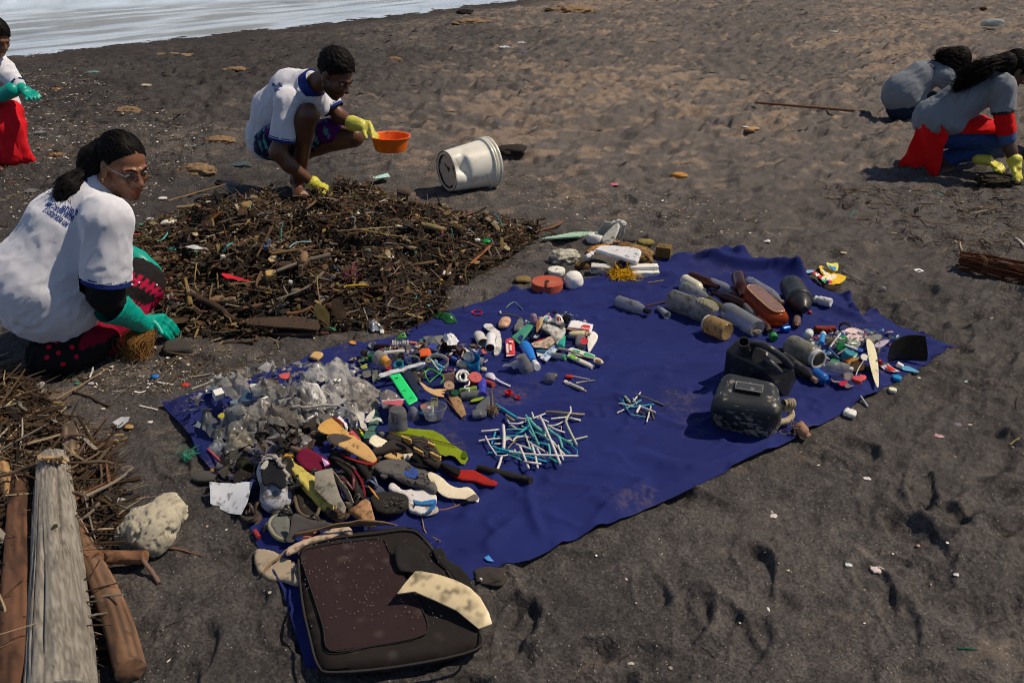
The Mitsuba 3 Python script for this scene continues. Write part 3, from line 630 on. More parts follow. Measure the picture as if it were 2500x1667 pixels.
for i, (x, y) in enumerate(((500,1432),(532,1442),(560,1440),(588,1432),(618,1418))): leg.append(cone(J(520 + i * 16,1400,5.55), J(x, y, 5.515 + .006 * i),.018,.0125 if i else .015))
part(m_, 'leg', body(leg, .0075,.025), 'skin', (.095,.04,.023), smooth=True)
leg2 = [cone(J(360,960,5.86), J(1010,905,5.72),.095,.064), cone(J(1010,905,5.72), J(700,985,5.80),.064,.060), cone(J(700,985,5.80), J(520,1090,5.86),.06,.04), cone(J(520,1100,5.86), J(500,1290,5.84),.04,.03), cone(J(500,1290,5.84), J(560,1330,5.78),.03,.022)]
part(m_, 'leg', body(leg2,.009,.03), 'skin', msk, smooth=True)
sh = body([cone(J(330,960,5.86), J(800,855,5.745),.115,.082), cone(J(290,960,5.6), J(360,910,5.56),.105,.098), ell(J(275,960,5.70),(.10,.14,.09)), cone(J(640,960,5.80), J(330,1010,5.8),.07,.07)],.009,.04, wrinkle((1,0,.3),.005,20,27))
v = np.array(sh.vertices); q = v @ frame((.9,-.3,.3)); ce = np.floor(q[:, [0,2]] * 21); fr = q[:, [0,2]] * 21 - ce - .5
hh = vnoise(np.column_stack([ce * 7.3, ce[:, 0] * 0]),6); an = np.arctan2(fr[:, 1], fr[:, 0]) + hh * 6; star = (np.hypot(fr[:, 0], fr[:, 1]) < .26 + .13 * np.cos(5 * an)) & (hh > .35)
purple = sstep(.02,.04,(v - J(640,900,5.75)) @ np.array([.4,-.2,.9]))[:, None]
col = np.where(star[:, None],(.07,.30,.34),(.012,.014,.045) * (1 - purple) + np.array([.085,.008,.12]) * purple)
part(m_, 'shorts', sh, 'cloth', col, smooth=True, label='navy and purple shorts with pale star print')
write(m_, MSH, (('ship for', (345,452),(362,478),(385,420)),('ean Conservation', (300,465),(345,510),(340,425)),('d Sustainable use', (278,482),(320,535),(310,440))),.022)
b = thing('plastic_bowl', 'round orange plastic bowl held out in the man’s yellow glove', 'bowl')
c0 = J(1330,930,5.57); dn = np.array([.02,0,1]); R0 = 172 / 3.563 / (FOC / (CP * 5.57 - SP * (c0[2] - EYE)))
part(b, 'basin', lathe([(0,0),(.72,0),(.80,.06),(.95,.92),(1.0,.96),(1.03,.95),(1.03,1),(.98,1),(.93,.95),(.78,.08),(0,.05)], c0 - dn * .07, c0 + dn * .028, R0,40, res=3), 'plastic', (.72,.13,.005), smooth=35, var=.08, dirt=.12)

# --- the two in grey shirts at the right, and one more at the edge
win(2100,90,4.02)
GREY = (.20,.225,.26)
a_ = thing('person', 'crouching woman in grey t-shirt and dark jeans with loose dark hair, seen from behind', 'person')
AS = body([ell(J(415,555,8.12),(.175,.17,.17)), cone(J(420,560,8.12), J(600,400,8.14),.17,.14), cone(J(600,400,8.14), J(740,320,8.14),.13,.08), cone(J(830,400,8.02), J(700,310,8.3),.075,.07), cone(J(830,400,8.02), J(875,480,8.03),.075,.068), ell(J(540,640,8.05),(.10,.1,.075))],.013,.05, wrinkle((.7,0,.7),.006,12,31))
part(a_, 'shirt', AS, 'cloth', GREY, smooth=True, var=.05)
part(a_, 'jeans', body([ell(J(440,700,8.12),(.17,.17,.12)), cone(J(440,730,8.08), J(690,620,8.25),.12,.085), cone(J(690,620,8.25), J(560,840,8.2),.07,.05), cone(J(400,740,8.2), J(620,640,8.4),.11,.08), cone(J(400,760,8.1), J(470,850,8.1),.06,.04)],.013,.04), 'cloth', (.013,.022,.045), smooth=True)
part(a_, 'foot', body([cone(J(450,860,8.02), J(560,875,8.05),.035,.028), cone(J(570,850,8.15), J(650,860,8.2),.035,.028)],.01), 'skin', (.09,.04,.025), smooth=True)
head(a_, J(960,250,8.16),(.95,.25),.75,1.0, face=False, hair=(.092,.112,.105), hoff=(0,-.02,.03), curl=.006, line=(.6,-.07), h=.009, neck=J(790,340,8.14))
hp = [J(880,200,8.1), J(950,250,8.08), J(1000,330,8.1), J(760,190,8.12)]
part(a_, 'loose_hair', body([cone(hp[0], hp[3],.06,.02), cone(hp[0], hp[1],.08,.078), cone(hp[1], hp[2],.078,.05)],.01,.04, lambda v: .012 * (fbm(v * 40,3,8) - .45) * 2), 'hair', (.009,.007,.006), smooth=True, var=.4)
roots = [hp[3] * (1 - u) + hp[1] * u + rr.normal(0,.03,3) for u in rr.random(120)]
part(a_, 'hair_lock', lock([hp[3], hp[0], hp[1], hp[2]],[.05,.085,.10,.07],520,9,.0026), 'hair', HAIR, smooth=True, var=.6); labels[a_ + '__hair_lock'] = {'kind': 'stuff'}
part(a_, 'hair_strand', strands(roots, [np.array([-.3,-.2,.35]) + rr.normal(0,.5,3) for _ in roots],.09,.0015, seed=5), 'hair', (.009,.007,.006), smooth=True); labels[a_ + '__hair_strand'] = {'kind': 'stuff'}
part(a_, 'arm', body([cone(J(870,460,8.03), J(930,600,8.1),.042,.038), cone(J(930,600,8.1), J(1000,760,8.15),.038,.028)] + hand(J(1000,760,8.15), J(1030,810,8.15),(0,1,0),[J(1050,850,8.12), J(1055,855,8.15), J(1050,855,8.18), J(1040,850,8.2)], J(1020,850,8.1),.009),.009,.02), 'skin', SKIN, smooth=True)
t = meshkit.text_mesh('matic', .030,.001, True); part(a_, 'lettering', onto(AS, t, J(655,245,8.05),(.60,-.50,-.62),(.45,.1,.9),.002), 'cloth', (.03,.04,.06), smooth=False)

d_ = thing('person', 'crouching woman in grey t-shirt over red tunic and blue jeans, with yellow gloves', 'person')
DS = body([ell(J(740,800,6.30),(.145,.15,.125)), cone(J(750,790,6.30), J(980,640,6.28),.145,.135), cone(J(980,640,6.28), J(1230,520,6.27),.135,.115), cone(J(1230,520,6.27), J(1370,450,6.26),.11,.065), cone(J(1400,490,6.12), J(1290,440,6.45),.075,.07), cone(J(1400,490,6.12), J(1400,760,6.10),.075,.072), ell(J(900,850,6.22),(.09,.1,.075))],.012,.045, wrinkle((.3,0,1),.006,14,41))
vv = np.array(DS.vertices); sl = J(1400,735,6.10); ax = J(1400,500,6.12) - sl; ax /= np.linalg.norm(ax); q = vv - sl
DS.update_faces((((q @ ax > 0) | (np.linalg.norm(q - np.outer(q @ ax, ax), axis=1) > .105)))[DS.faces].all(1))
part(d_, 'shirt', DS, 'cloth', GREY, smooth=True, var=.05)
band(d_, 'sleeve_band', sl, ax, .074,.02,(.02,.02,.022))
RED = (.62,.008,.010)
part(d_, 'tunic_sleeve', body([cone(J(1402,700,6.10), J(1432,920,6.09),.064,.060)],.009,.03, wrinkle((0,0,1),.004,25,43)), 'cloth', RED, smooth=True, var=.1)
part(d_, 'denim_cuff', body([cone(J(1440,930,6.09), J(1446,1000,6.08),.060,.056)],.009,.03), 'cloth', (.05,.10,.22), smooth=True)
part(d_, 'arm', body([cone(J(1446,1010,6.08), J(1478,1120,6.06),.044,.040), cone(J(1478,1120,6.06), J(1505,1260,6.02),.038,.028)],.008,.03), 'skin', (.085,.04,.025), smooth=True)
wr, kn = J(1510,1250,6.02), J(1535,1330,5.98)
part(d_, 'glove', body(hand(wr, kn, (.7,.6,.1),[J(1548,1440,5.94), J(1535,1452,5.93), J(1520,1445,5.94), J(1505,1420,5.95)], J(1580,1400,5.95),.0135,.008,[cone(J(1512,1215,6.03), wr, .052,.040), cone(J(1560,1190,6.04), J(1540,1280,6.0),.02,.03)]),.006,.008, lambda v: .004 * (fbm(v * 45,2,3) - .5) * 2), 'plastic', YEL, smooth=True, var=.1)
wr, kn = J(1250,1215,6.22), J(1330,1260,6.17)
part(d_, 'glove', body(hand(wr, kn, (.4,.8,.2),[J(1415,1300,6.12), J(1405,1322,6.10), J(1385,1338,6.08), J(1360,1335,6.07)], J(1330,1330,6.08),.0115,.01,[cone(J(1160,1195,6.27), wr, .044,.04)]),.006,.008, lambda v: .004 * (fbm(v * 45,2,4) - .5) * 2), 'plastic', YEL, smooth=True, var=.1)
lg = [cone(J(760,930,6.34), J(1340,1000,6.25),.115,.075), cone(J(1350,1010,6.25), J(1150,1110,6.33),.078,.07), cone(J(1150,1110,6.33), J(850,1190,6.38),.07,.05), cone(J(850,1190,6.38), J(810,1250,6.36),.05,.045), cone(J(780,950,6.5), J(1290,960,6.5),.11,.075)]
part(d_, 'jeans', body(lg, .011,.03, wrinkle((.6,.1,1),.006,17,47)), 'cloth', (.025,.06,.19), smooth=True, var=.15)
tn = body([cone(J(930,900,6.30), J(1310,935,6.24),.105,.072), ell(J(1180,850,6.30),(.08,.08,.05))],.011,.03, wrinkle((1,0,.3),.006,18,48)); tn = clip(tn, J(1100,955,6.2),(0.02,.25,1))
part(d_, 'tunic', tn, 'cloth', RED, smooth=True, var=.1)
fl = [J(545,800,6.20), J(700,850,6.13), J(890,930,6.14), J(830,1100,6.15), J(775,1340,6.18), J(700,1375,6.16), J(635,1388,6.17), J(600,1300,6.2), J(395,1248,6.36), J(470,1120,6.33), J(530,960,6.26)]
part(d_, 'tunic_tail', plate(fl, .006,.018,.03,7,.06, seed=4, fn=lambda s, u: .022 * np.sin(s * 3 + u * 9)), 'cloth', RED, smooth=True, var=.12)
part(d_, 'foot', body([cone(J(800,1320,6.28), J(880,1300,6.30),.04,.03), cone(J(800,1320,6.28), J(815,1240,6.32),.038,.035)],.009), 'skin', (.08,.037,.023), smooth=True)
head(d_, J(1520,330,6.27),(.97,-.1),.55,1.05, face=False, hair=(.086,.105,.095), line=(.9,-.03), h=.008, neck=J(1390,440,6.26), skin=(.08,.037,.023))
bp = [J(1430,250,6.2), J(1290,275,6.17), J(1180,320,6.16), J(1060,390,6.17), J(930,500,6.20)]
part(d_, 'long_hair', body([cone(bp[i], bp[i + 1], r1, r2) for i, (r1, r2) in enumerate(((.05,.04),(.04,.045),(.045,.04),(.04,.01)))] + [ell(bp[0],(.07,.07,.07))],.009,.03, lambda v: .008 * (fbm(v * np.array([25,60,60]),3,8) - .45) * 2), 'hair', HAIR, smooth=True, var=.4)
roots = [bp[2] * (1 - u) + bp[4] * u + rr.normal(0,.028,3) for u in rr.random(110)]
part(d_, 'hair_lock', lock(bp, [.06,.055,.066,.06,.03],520,7,.0024), 'hair', HAIR, smooth=True, var=.6); labels[d_ + '__hair_lock'] = {'kind': 'stuff'}
part(d_, 'hair_strand', strands(roots, [np.array([-.7,-.1,-.2]) + rr.normal(0,.3,3) for _ in roots],.12,.0014, seed=6), 'hair', HAIR, smooth=True); labels[d_ + '__hair_strand'] = {'kind': 'stuff'}
t = meshkit.text_mesh('o', .03,.001, True); part(d_, 'lettering', onto(DS, t, J(1270,425,6.2),(.75,-.6,-.3),(.4,.1,.9),.002), 'cloth', (.03,.04,.06), smooth=False)

k_ = thing('person', 'crouching person in dark red clothing cut off by the right edge, beside the red tunic', 'person')
kc = D(2590,330,6.75)
part(k_, 'tunic', body([ell(kc, (.2,.2,.22)), cone(kc, kc + (0,.0,.3),.2,.14), cone(kc + (-.17,0,.28), kc + (.17,.02,.28),.08,.08), cone(kc + (-.17,0,.28), kc + (-.24,-.12,.02),.075,.06), ell(kc + (-.02,-.12,-.16),(.26,.22,.16))],.016,.05, wrinkle((0,0,1),.008,12,51)), 'cloth', (.16,.006,.008), smooth=True)
head(k_, kc + (-.02,-.06,.52),(-.7,-.6),.6,1., face=False, h=.01, neck=kc + (0,0,.36))
part(k_, 'arm', body([cone(kc + (-.24,-.12,.02), kc + (-.22,-.32,-.22),.045,.03)] + hand(kc + (-.22,-.32,-.22), kc + (-.22,-.36,-.28),(1,0,0),[kc + (-.19,-.4,-.34), kc + (-.21,-.41,-.35), kc + (-.23,-.41,-.35), kc + (-.25,-.4,-.34)], kc + (-.17,-.36,-.33),.009),.01,.02), 'skin', SKIN, smooth=True)
part(k_, 'trousers', body([cone(kc + (.1,0,-.2), kc + (-.05,-.3,-.1),.1,.07), cone(kc + (-.05,-.3,-.1), kc + (0,-.1,-kc[2] + .05),.07,.05), cone(kc + (.1,0,-.2), kc + (.2,-.28,-.1),.1,.07), cone(kc + (.2,-.28,-.1), kc + (.2,-.08,-kc[2] + .05),.07,.05)],.014,.03), 'cloth', (.012,.012,.014), smooth=True)

# --- the figure cut by the left edge
win(0,0,3.136)
l_ = thing('person', 'crouching person in white polo and red skirt with teal gloves at the left edge', 'person')
LS = body([ell(J(-70,830,6.75),(.16,.16,.16)), cone(J(-70,800,6.75), J(-60,560,6.66),.165,.15), cone(J(-60,560,6.66), J(-45,450,6.62),.13,.07), cone(J(20,530,6.58), J(-150,520,6.75),.075,.075), cone(J(20,540,6.58), J(130,640,6.5),.07,.055), ell(J(40,800,6.7),(.10,.1,.10))],.012,.04, wrinkle((.3,0,1),.006,14,61))
part(l_, 'shirt', LS, 'cloth', WHITE, smooth=True, var=.04)
band(l_, 'sleeve_band', J(138,648,6.49), J(138,648,6.49) - J(20,540,6.58),.058,.014, NAVY)
part(l_, 'glove', body(hand(J(185,690,6.46), J(235,722,6.44),(.25,.9,.25),[J(310,745,6.44), J(296,758,6.42), J(270,762,6.40), J(240,765,6.38)], J(200,765,6.36),.0115,.01,[cone(J(150,672,6.48), J(185,690,6.46),.045,.038)]),.006,.008), 'plastic', TEAL, smooth=True, var=.1)
part(l_, 'glove', body(hand(J(20,730,6.45), J(-60,790,6.44),(.2,-.6,.6),[J(-120,830,6.42), J(-125,835,6.4), J(-120,842,6.38), J(-110,845,6.36)], J(-60,840,6.36),.0115,.01,[cone(J(95,690,6.45), J(20,730,6.45),.055,.05)]),.006,.008), 'plastic', TEAL, smooth=True, var=.1)
part(l_, 'glove_tip', body([cone(J(60,540,6.95), J(118,565,6.95),.028,.022), cone(J(70,530,6.95), J(125,548,6.95),.018,.014)],.007), 'plastic', TEAL, smooth=True)
def skd(v): return .012 * np.sin(np.arctan2(v[:, 1] - 6.62, v[:, 0] - J(-80,900,6.7)[0]) * 17 + v[:, 2] * 6) * sstep(.6,.1, v[:, 2])
sk = body([cone(J(-40,860,6.6), J(60,960,6.52),.14,.11), cone(J(60,960,6.52), J(130,1180,6.52),.11,.09), cone(J(110,1170,6.52), J(255,1222,6.53),.05,.018), cone(J(-40,900,6.6), J(-10,1180,6.6),.15,.16), ell(J(60,850,6.55),(.10,.1,.08)), cone(J(40,1215,6.5), J(150,1225,6.5),.04,.03)],.01,.04, lambda v: skd(v) + wrinkle((0,0,1),.006,13,62)(v))
part(l_, 'skirt', sk, 'cloth', (.66,.012,.022), smooth=True, var=.1)
part(l_, 'foot', body([cone(J(-40,1290,6.4), J(5,1305,6.32),.04,.03)],.01), 'skin', (.08,.035,.02), smooth=True)
head(l_, J(-28,285,6.55),(.85,-.45),.5,1.05,.05, face=False, hair=(.088,.106,.098), line=(1.0,-.02), h=.008, neck=J(-45,440,6.6))
# ---------------------------------------------------------------- what lies on what
ok = (gy > 1.0) & (gy < 26) & (np.abs(gx) < 22)
GROUND = (cKDTree(np.column_stack([gx[ok], gy[ok]])), gz[ok]); CLOTH = (cKDTree(pts), hz)
MOUNDS = []                       # heaps: centre, half axes, turn, height
def mound(x, y, rx, ry, turn, h):
    c = G(*wp(x, y)); MOUNDS.append((c[0], c[1], rx, ry, turn, h)); return MOUNDS[-1]
def bump(x, y, M):
    c, s = math.cos(M[4]), math.sin(M[4]); dx, dy = x - M[0], y - M[1]
    e = np.sqrt(((dx * c + dy * s) / M[2]) ** 2 + ((-dx * s + dy * c) / M[3]) ** 2)
    return M[5] * sstep(1.0,.25, e)
def sup(x, y, mounds=True):
    x, y = np.atleast_1d(x).astype(float), np.atleast_1d(y).astype(float); q = np.stack([x, y],1)
    z = GROUND[1][GROUND[0].query(q)[1]]; ii = contains_xy(SHEETP, x, y)
    if ii.any(): z = np.where(ii, CLOTH[1][CLOTH[0].query(q)[1]], z)
    if mounds:
        for M in MOUNDS: z = z + bump(x, y, M)
    return z
def P(x, y, dz=0.):
    px, py = wp(x, y); z = 0.
    for _ in range(5):
        p = G(px, py, z + dz); z = .5 * z + .5 * sup(p[0], p[1])[0] if _ else sup(p[0], p[1])[0]
    return G(px, py, z + dz)
def pxm(p): return FOC / (CP * p[1] - SP * (p[2] - EYE)) * VIEW[2]   # window units per metre there
def ln(r, p): return r / pxm(p)
def pg(poly, dz=0.): return np.array([P(q[0], q[1], dz + (q[2] if len(q) > 2 else 0.)) for q in poly])
def flat(name, label, ct, poly, mat, col, th=.004, dz=.004, **k):
    """a flat thing over an outline, lying on what is below; outline points may carry a height of their own"""
    pk = {a: k.pop(a) for a in ('res', 'warp', 'wsc', 'bend', 'twist', 'dome', 'fn', 'bev', 'seed') if a in k}
    sm = k.pop('round', True); par = k.pop('of', None); pp = pg(poly, dz)
    pk.setdefault('res', max(.005, np.ptp(pp, 0).max() / 22)); pk.setdefault('seed', len(scene))
    m = plate(pp, th, smooth=sm, **pk)
    return part(par, name, m, mat, col, smooth=k.pop('smooth', 50), **k) if par else one(name, label, ct, m, mat, col, smooth=k.pop('smooth', 50), **k)
def lie(name, label, ct, p0, p1, r, prof, mat, col, n=22, dz=0., **k):
    """a turned thing lying from p0 to p1, radius r in window units; points may carry an extra height"""
    R = ln(r, P(*p0[:2])); q = k.pop('squash', 1.); zz = R * (1. if q == 1 else min(1, q)) + dz
    A = P(p0[0], p0[1], zz + (p0[2] if len(p0) > 2 else 0)); B = P(p1[0], p1[1], zz + (p1[2] if len(p1) > 2 else 0)); par = k.pop('of', None)
    m = lathe(prof, A, B, R, n, q, k.pop('roll', 0.), k.pop('lump', 0.), len(scene) % 50)
    LAST[:] = [A, B, R]
    return part(par, name, m, mat, col, smooth=k.pop('smooth', 45), **k) if par else one(name, label, ct, m, mat, col, smooth=k.pop('smooth', 45), **k)
LAST = []
def stand(name, label, ct, c, r, h, prof, mat, col, n=24, dz=0., lean=(0,0), **k):
    """a turned thing whose upper rim is centred at c; h metres tall"""
    B = P(c[0], c[1], dz + h); R = ln(r, B); A = B - np.array([lean[0], lean[1],1.]) * h; par = k.pop('of', None); LAST[:] = [A, B, R]
    m = lathe(prof, A, B, R, n, k.pop('squash', 1.), k.pop('roll', 0.), k.pop('lump', 0.), len(scene) % 50)
    return part(par, name, m, mat, col, smooth=k.pop('smooth', 45), **k) if par else one(name, label, ct, m, mat, col, smooth=k.pop('smooth', 45), **k)
def lump_(name, label, ct, c, wh, mat, col, amp=.2, ex=2.6, depth=None, turn=0., sub=3, dz=0., freq=1.4, **k):
    """an irregular lump, w by h window units, sitting at its centre"""
    b = P(c[0], c[1]); rx, rz = ln(wh[0] / 2, b), ln(wh[1] / 2, b) * 1.02; dp = depth or rx * .8
    rz = max(.3 * rx, (rz - .42 * dp) / .9) if depth is None else rz
    if k.pop('thin', False): rz = .16 * rx
    cc = P(c[0], c[1], rz * .8 + dz)
    m = rock(cc, (rx, dp, rz), len(scene) % 61 + 1, amp, sub, ex, rotm([0,0,1], turn), freq)
    return one(name, label, ct, m, mat, col, smooth=k.pop('smooth', True), **k)
def rod(name, label, ct, ptsw, r, mat, col, n=7, dz=0., **k):
    """a stick, wire or stem through points; r in window units"""
    q = np.array([P(p[0], p[1], dz + (p[2] if len(p) > 2 else 0)) for p in ptsw]); R = ln(r, q[0]); q[:, 2] += R * .8
    sm = k.pop('curve', len(q) > 2)
    if sm: q = smoothpoly(q, False)
    else: q = q[0] + (q[-1] - q[0]) * np.linspace(0,1,9)[:, None] if len(q) == 2 else np.concatenate([a + (b - a) * np.linspace(0,1,6)[:, None][:-1] for a, b in zip(q[:-1], q[1:])] + [q[-1:]])
    tp = k.pop('taper', 1.); kn = k.pop('knot', .12); rg = np.random.default_rng(len(scene)); par = k.pop('of', None)
    if kn: q = q + rg.normal(0, R * kn * 2, q.shape) * np.array([1,1,.4])
    rad = R * np.linspace(1, tp, len(q)) * (1 + kn * rg.normal(0,.6, len(q)))
    m = tube(q, rad, n, True, k.pop('flatten', 1.))
    return part(par, name, m, mat, col, smooth=k.pop('smooth', 60), **k) if par else one(name, label, ct, m, mat, col, smooth=k.pop('smooth', 60), **k)
BEER = [(0,.02),(.5,.015),(.92,0),(1,.02),(1,.56),(.94,.62),(.48,.76),(.38,.90),(.36,.93),(.45,.935),(.45,.97),(.38,1.),(.30,1.),(.28,.9)]
PET = [(0,.04),(.6,.03),(.9,0),(1,.05),(.94,.10),(1,.14),(.96,.34),(1,.38),(1,.60),(.8,.76),(.42,.88),(.34,.90),(.34,.99),(.28,1.)]
VIAL = [(0,0),(.9,0),(1,.04),(1,.70),(.85,.78),(.5,.84),(.5,1),(.4,1)]
JAR = [(0,.05),(.7,.02),(.95,0),(1,.06),(1,.74),(.9,.82),(.74,.86),(.78,.87),(.78,.99),(.70,1.),(.68,.88),(.86,.78),(.94,.7),(.92,.3)]
CUP = [(0,.02),(.66,0),(.70,.03),(.95,.95),(1,.97),(1,1.),(.95,1.),(.90,.93),(.66,.06),(0,.05)]
TUBE = [(0,0),(.94,0),(1,.02),(1,.98),(.94,1),(.82,1),(.82,.5)]
ROLL = [(0,0),(.9,0),(1,.05),(1,.95),(.9,1),(0,1)]
CAP = [(.8,.95),(0,.93),(.0,1.),(.88,1.),(1,.92),(1,0),(.9,0),(.9,.85)]
RING = [(1,0),(1,1),(.86,1),(.84,0),(1,0)]
DISC = [(0,0),(.95,0),(1,.2),(1,.8),(.95,1),(0,1)]
LID = [(0,.5),(.82,.5),(.86,0),(1,0),(1,.9),(.94,1),(.84,.75),(0,.7)]
PILL = [(0,0),(.45,.02),(.8,.09),(1,.25),(1,.75),(.8,.91),(.45,.98),(0,1)]
WHT = (.72,.73,.72); OFF = (.58,.56,.50); BLK = (.012,.012,.013); DGREY = (.05,.05,.052); GREYP = (.30,.30,.30); REDP = (.50,.02,.018); BLUEP = (.01,.10,.46); GRN = (.01,.22,.06)
CLR = (.80,.83,.84); SMK = (.46,.46,.44); AMB = (.26,.075,.028); TAN = (.42,.27,.12); BRN = (.10,.055,.032); CREAM = (.68,.60,.42); PINK = (.60,.30,.20)
def bag(name, label, ct, poly, mat, col, lift=.02, amp=.02, seed=0, jag=.07, n_=26, **k):
    """thin crumpled film draped over the heap: torn outline, sharp creases, edges sinking to what lies below"""
    q = np.array([P(p[0], p[1], lift + (p[2] if len(p) > 2 else 0)) for p in poly]); r = np.random.default_rng(seed + 90)
    d = np.vstack([q + (np.roll(q, -1,0) - q) * t for t in (0,.25,.5,.75)]).reshape(4,-1,3).transpose(1,0,2).reshape(-1,3)
    c = d.mean(0); sz = np.linalg.norm(d[:, :2] - c[:2], axis=1).mean(); d[:, :2] += (d[:, :2] - c[:2]) * (.13 + r.normal(0, jag, (len(d),1))) + r.normal(0, jag * .12 * sz, (len(d),2))
    pt, t, rim = polymesh(d[:, :2], max(.0045,2.4 * sz / n_)); bd = cKDTree(pt[rim]).query(pt)[0]
    X = np.column_stack([pt, pt[:, 0] * 0 + seed * 1.3]); w1 = fbm(X * (14,14,1),2, seed)
    rd = 1 - np.abs(2 * fbm(X * (10,10,1) + w1[:, None] * 2.2,2, seed + 5) - 1); r2 = 1 - np.abs(2 * fbm(X * (22,22,1) + w1[:, None] * 3,2, seed + 8) - 1)
    zz = np.array([pp[2] if len(pp) > 2 else 0 for pp in poly]); kd = cKDTree(q[:, :2]).query(pt, k=min(3, len(q))); wt = 1 / (kd[0] + .02); ex_ = (zz[kd[1]] * wt).sum(1) / wt.sum(1)
    z = sup(pt[:, 0], pt[:, 1]) + ex_ + lift * (.25 + .75 * sstep(0,.45 * sz, bd)) + amp * (1.5 * rd ** 2 + .45 * r2 ** 2 + 1.2 * (w1 - .5) - .7) * (.5 + .5 * sstep(0,.3 * sz, bd))
    return one(name, label, ct, tm(np.column_stack([pt, np.maximum(z, sup(pt[:, 0], pt[:, 1]) + .002)]), t), mat, col, smooth=k.pop('smooth', 40), **k)
fr = np.random.default_rng(33)
def litter_fill(c, rx, ry, n, s0, s1, cols, label, key, mat='plastic', turn=0., ct='scraps', up=1.):
    """small torn scraps that fill the hollows of a heap, too many and too small to tell apart"""
    o = G(*wp(*c)); V, F, C, b_ = [],[],[],0
    for _ in range(n):
        a, r = fr.random() * 6.28, math.sqrt(fr.random()); x, y = rx * r * math.cos(a), ry * r * math.sin(a); x, y = o[0] + x * math.cos(turn) - y * math.sin(turn), o[1] + x * math.sin(turn) + y * math.cos(turn)
        m = fr.integers(4,7); s = s0 + (s1 - s0) * fr.random() ** 2; g = np.sort(fr.random(m)) * 6.28; e = .35 + .65 * fr.random()
        p = np.column_stack([np.cos(g) * s, np.sin(g) * s * e, fr.normal(0,.22, m) * s]); p = p @ (rotm([0,0,1], fr.random() * 6.28) @ rotm([1,0,0], fr.normal(0,.6))).T
        p = p - (0,0, p[:, 2].min()) + np.array([x, y, sup(x, y)[0] + .002 + up * .012 * fr.random()])
        V.append(np.vstack([p, p.mean(0) + (0,0, s * .25)])); F.append(np.array([[i, (i + 1) % m, m] for i in range(m)]) + b_); b_ += m + 1
        C.append(np.tile(np.array(cols[fr.integers(len(cols))]) * (.7 + .6 * fr.random()),(m + 1,1)))
    k = thing(key, label, ct, kind='stuff'); part(None, k, tm(np.vstack(V), np.vstack(F)), mat, np.vstack(C), smooth=False, var=.2, sc=90)
# ---------------------------------------------------------------- white bucket behind the heap
win(1000,280,7.127)
b = thing('bucket', 'dented white plastic bucket lying on its side behind the debris heap', 'bucket')
R0 = .168; A = G(*wp(640,1010),.172) + (0,.03,0); B = G(*wp(1375,830), R0 + .02); ax = (B - A) / np.linalg.norm(B - A); L = np.linalg.norm(B - A) * 1.02
bp_ = [(.70,0),(.80,0),(.83,.02),(.97,.80),(.985,.83),(1.07,.84),(1.07,.865),(1.0,.87),(1.0,.90),(1.06,.905),(1.06,.93),(1.0,.935),(1.0,.97),(1.08,.975),(1.08,1.),(.95,1.),(.90,.82),(.74,.06),(0,.05)]
v, f = lathe(bp_, A, A + ax * L, R0,56, res=14); q = v - A; t = q @ ax / L; rad = q - np.outer(q @ ax, ax); cam = np.array([0,0, EYE]) - A; side = cam - ax * (cam @ ax); side /= np.linalg.norm(side); un = rad / (np.linalg.norm(rad, axis=1, keepdims=True) + 1e-9)
upv = np.cross(ax, side); a_ = np.arctan2(un @ upv, un @ side)
dent = .052 * np.exp(-((t - .10) / .16) ** 2 - ((a_ - .0) / .42) ** 2) + .03 * np.exp(-((t - .2 - .12 * np.abs(a_)) / .07) ** 2 - (a_ / .75) ** 2) - .014 * np.exp(-((t - .30) / .05) ** 2 - ((np.abs(a_) - .55) / .25) ** 2)
v = v - un * dent[:, None]; v = v + ax * (dent * .5 * np.exp(-(t / .12) ** 2))[:, None]
part(b, 'pail', (v, f), 'plastic', (.70,.69,.62), smooth=50, var=.05, dirt=.16, sc=9, dcol=(.42,.36,.20))
g = np.linspace(0,2 * np.pi, 40)[:-1]; e1, e2 = side, upv
disc = [A + ax * .006 + R0 * .80 * (math.cos(x) * e1 + math.sin(x) * e2) - R0 * .30 * math.exp(-(min(x, 2 * np.pi - x) / .42) ** 2) * e1 for x in g]
pb_ = plate(disc, .004,.008, smooth=False, warp=.004, up=-ax); cc = np.array(pb_.vertices) @ np.stack([e1, e2],1)
mud = sstep(.52,.64, fbm(np.column_stack([cc * 16, cc[:, 0] * 0]),4,3) + .35 * np.exp(-((np.linalg.norm(np.array(pb_.vertices) - A, axis=1) - R0 * .72) / .018) ** 2) - .05)[:, None]
part(b, 'base', pb_, 'matte', np.array([.58,.50,.39]) * (1 - mud) + np.array([.035,.028,.02]) * mud, smooth=30, label='mud-stained bucket base')
part(b, 'rim_edge', tube([A + R0 * 1.0 * .82 * (math.cos(x) * e1 + math.sin(x) * e2) * (1 - .34 * math.exp(-(min(x, 2 * np.pi - x) / .42) ** 2)) for x in np.linspace(0,2 * np.pi, 60)],.0035,6, False), 'matte', (.16,.12,.06), smooth=True, var=.4, sc=80)
pm = tm(v, f)
for s_, p_, q_, u_ in (('CHZE', (915,855),(1060,835),(910,800)),('A 2', (930,1070),(1030,1045),(925,1010))):
    def pk(x, y):
        r = ray(*wp(x, y)); r = r / np.linalg.norm(r); w_ = v - [0,0, EYE]; tt = w_ @ r; return v[np.argmin(np.linalg.norm(w_ - np.outer(tt, r), axis=1) * 8 + tt)]
    a0, b0, u0 = pk(*p_), pk(*q_), pk(*u_); tx = meshkit.text_mesh(s_, .019,.0006, True); tx.apply_scale([np.linalg.norm(b0 - a0) / tx.bounds[1,0],1,1])
    part(b, 'lettering', onto(pm, tx, a0, b0 - a0, u0 - a0,.001), 'plastic', (.60,.14,.12), smooth=False, var=.4, sc=200)

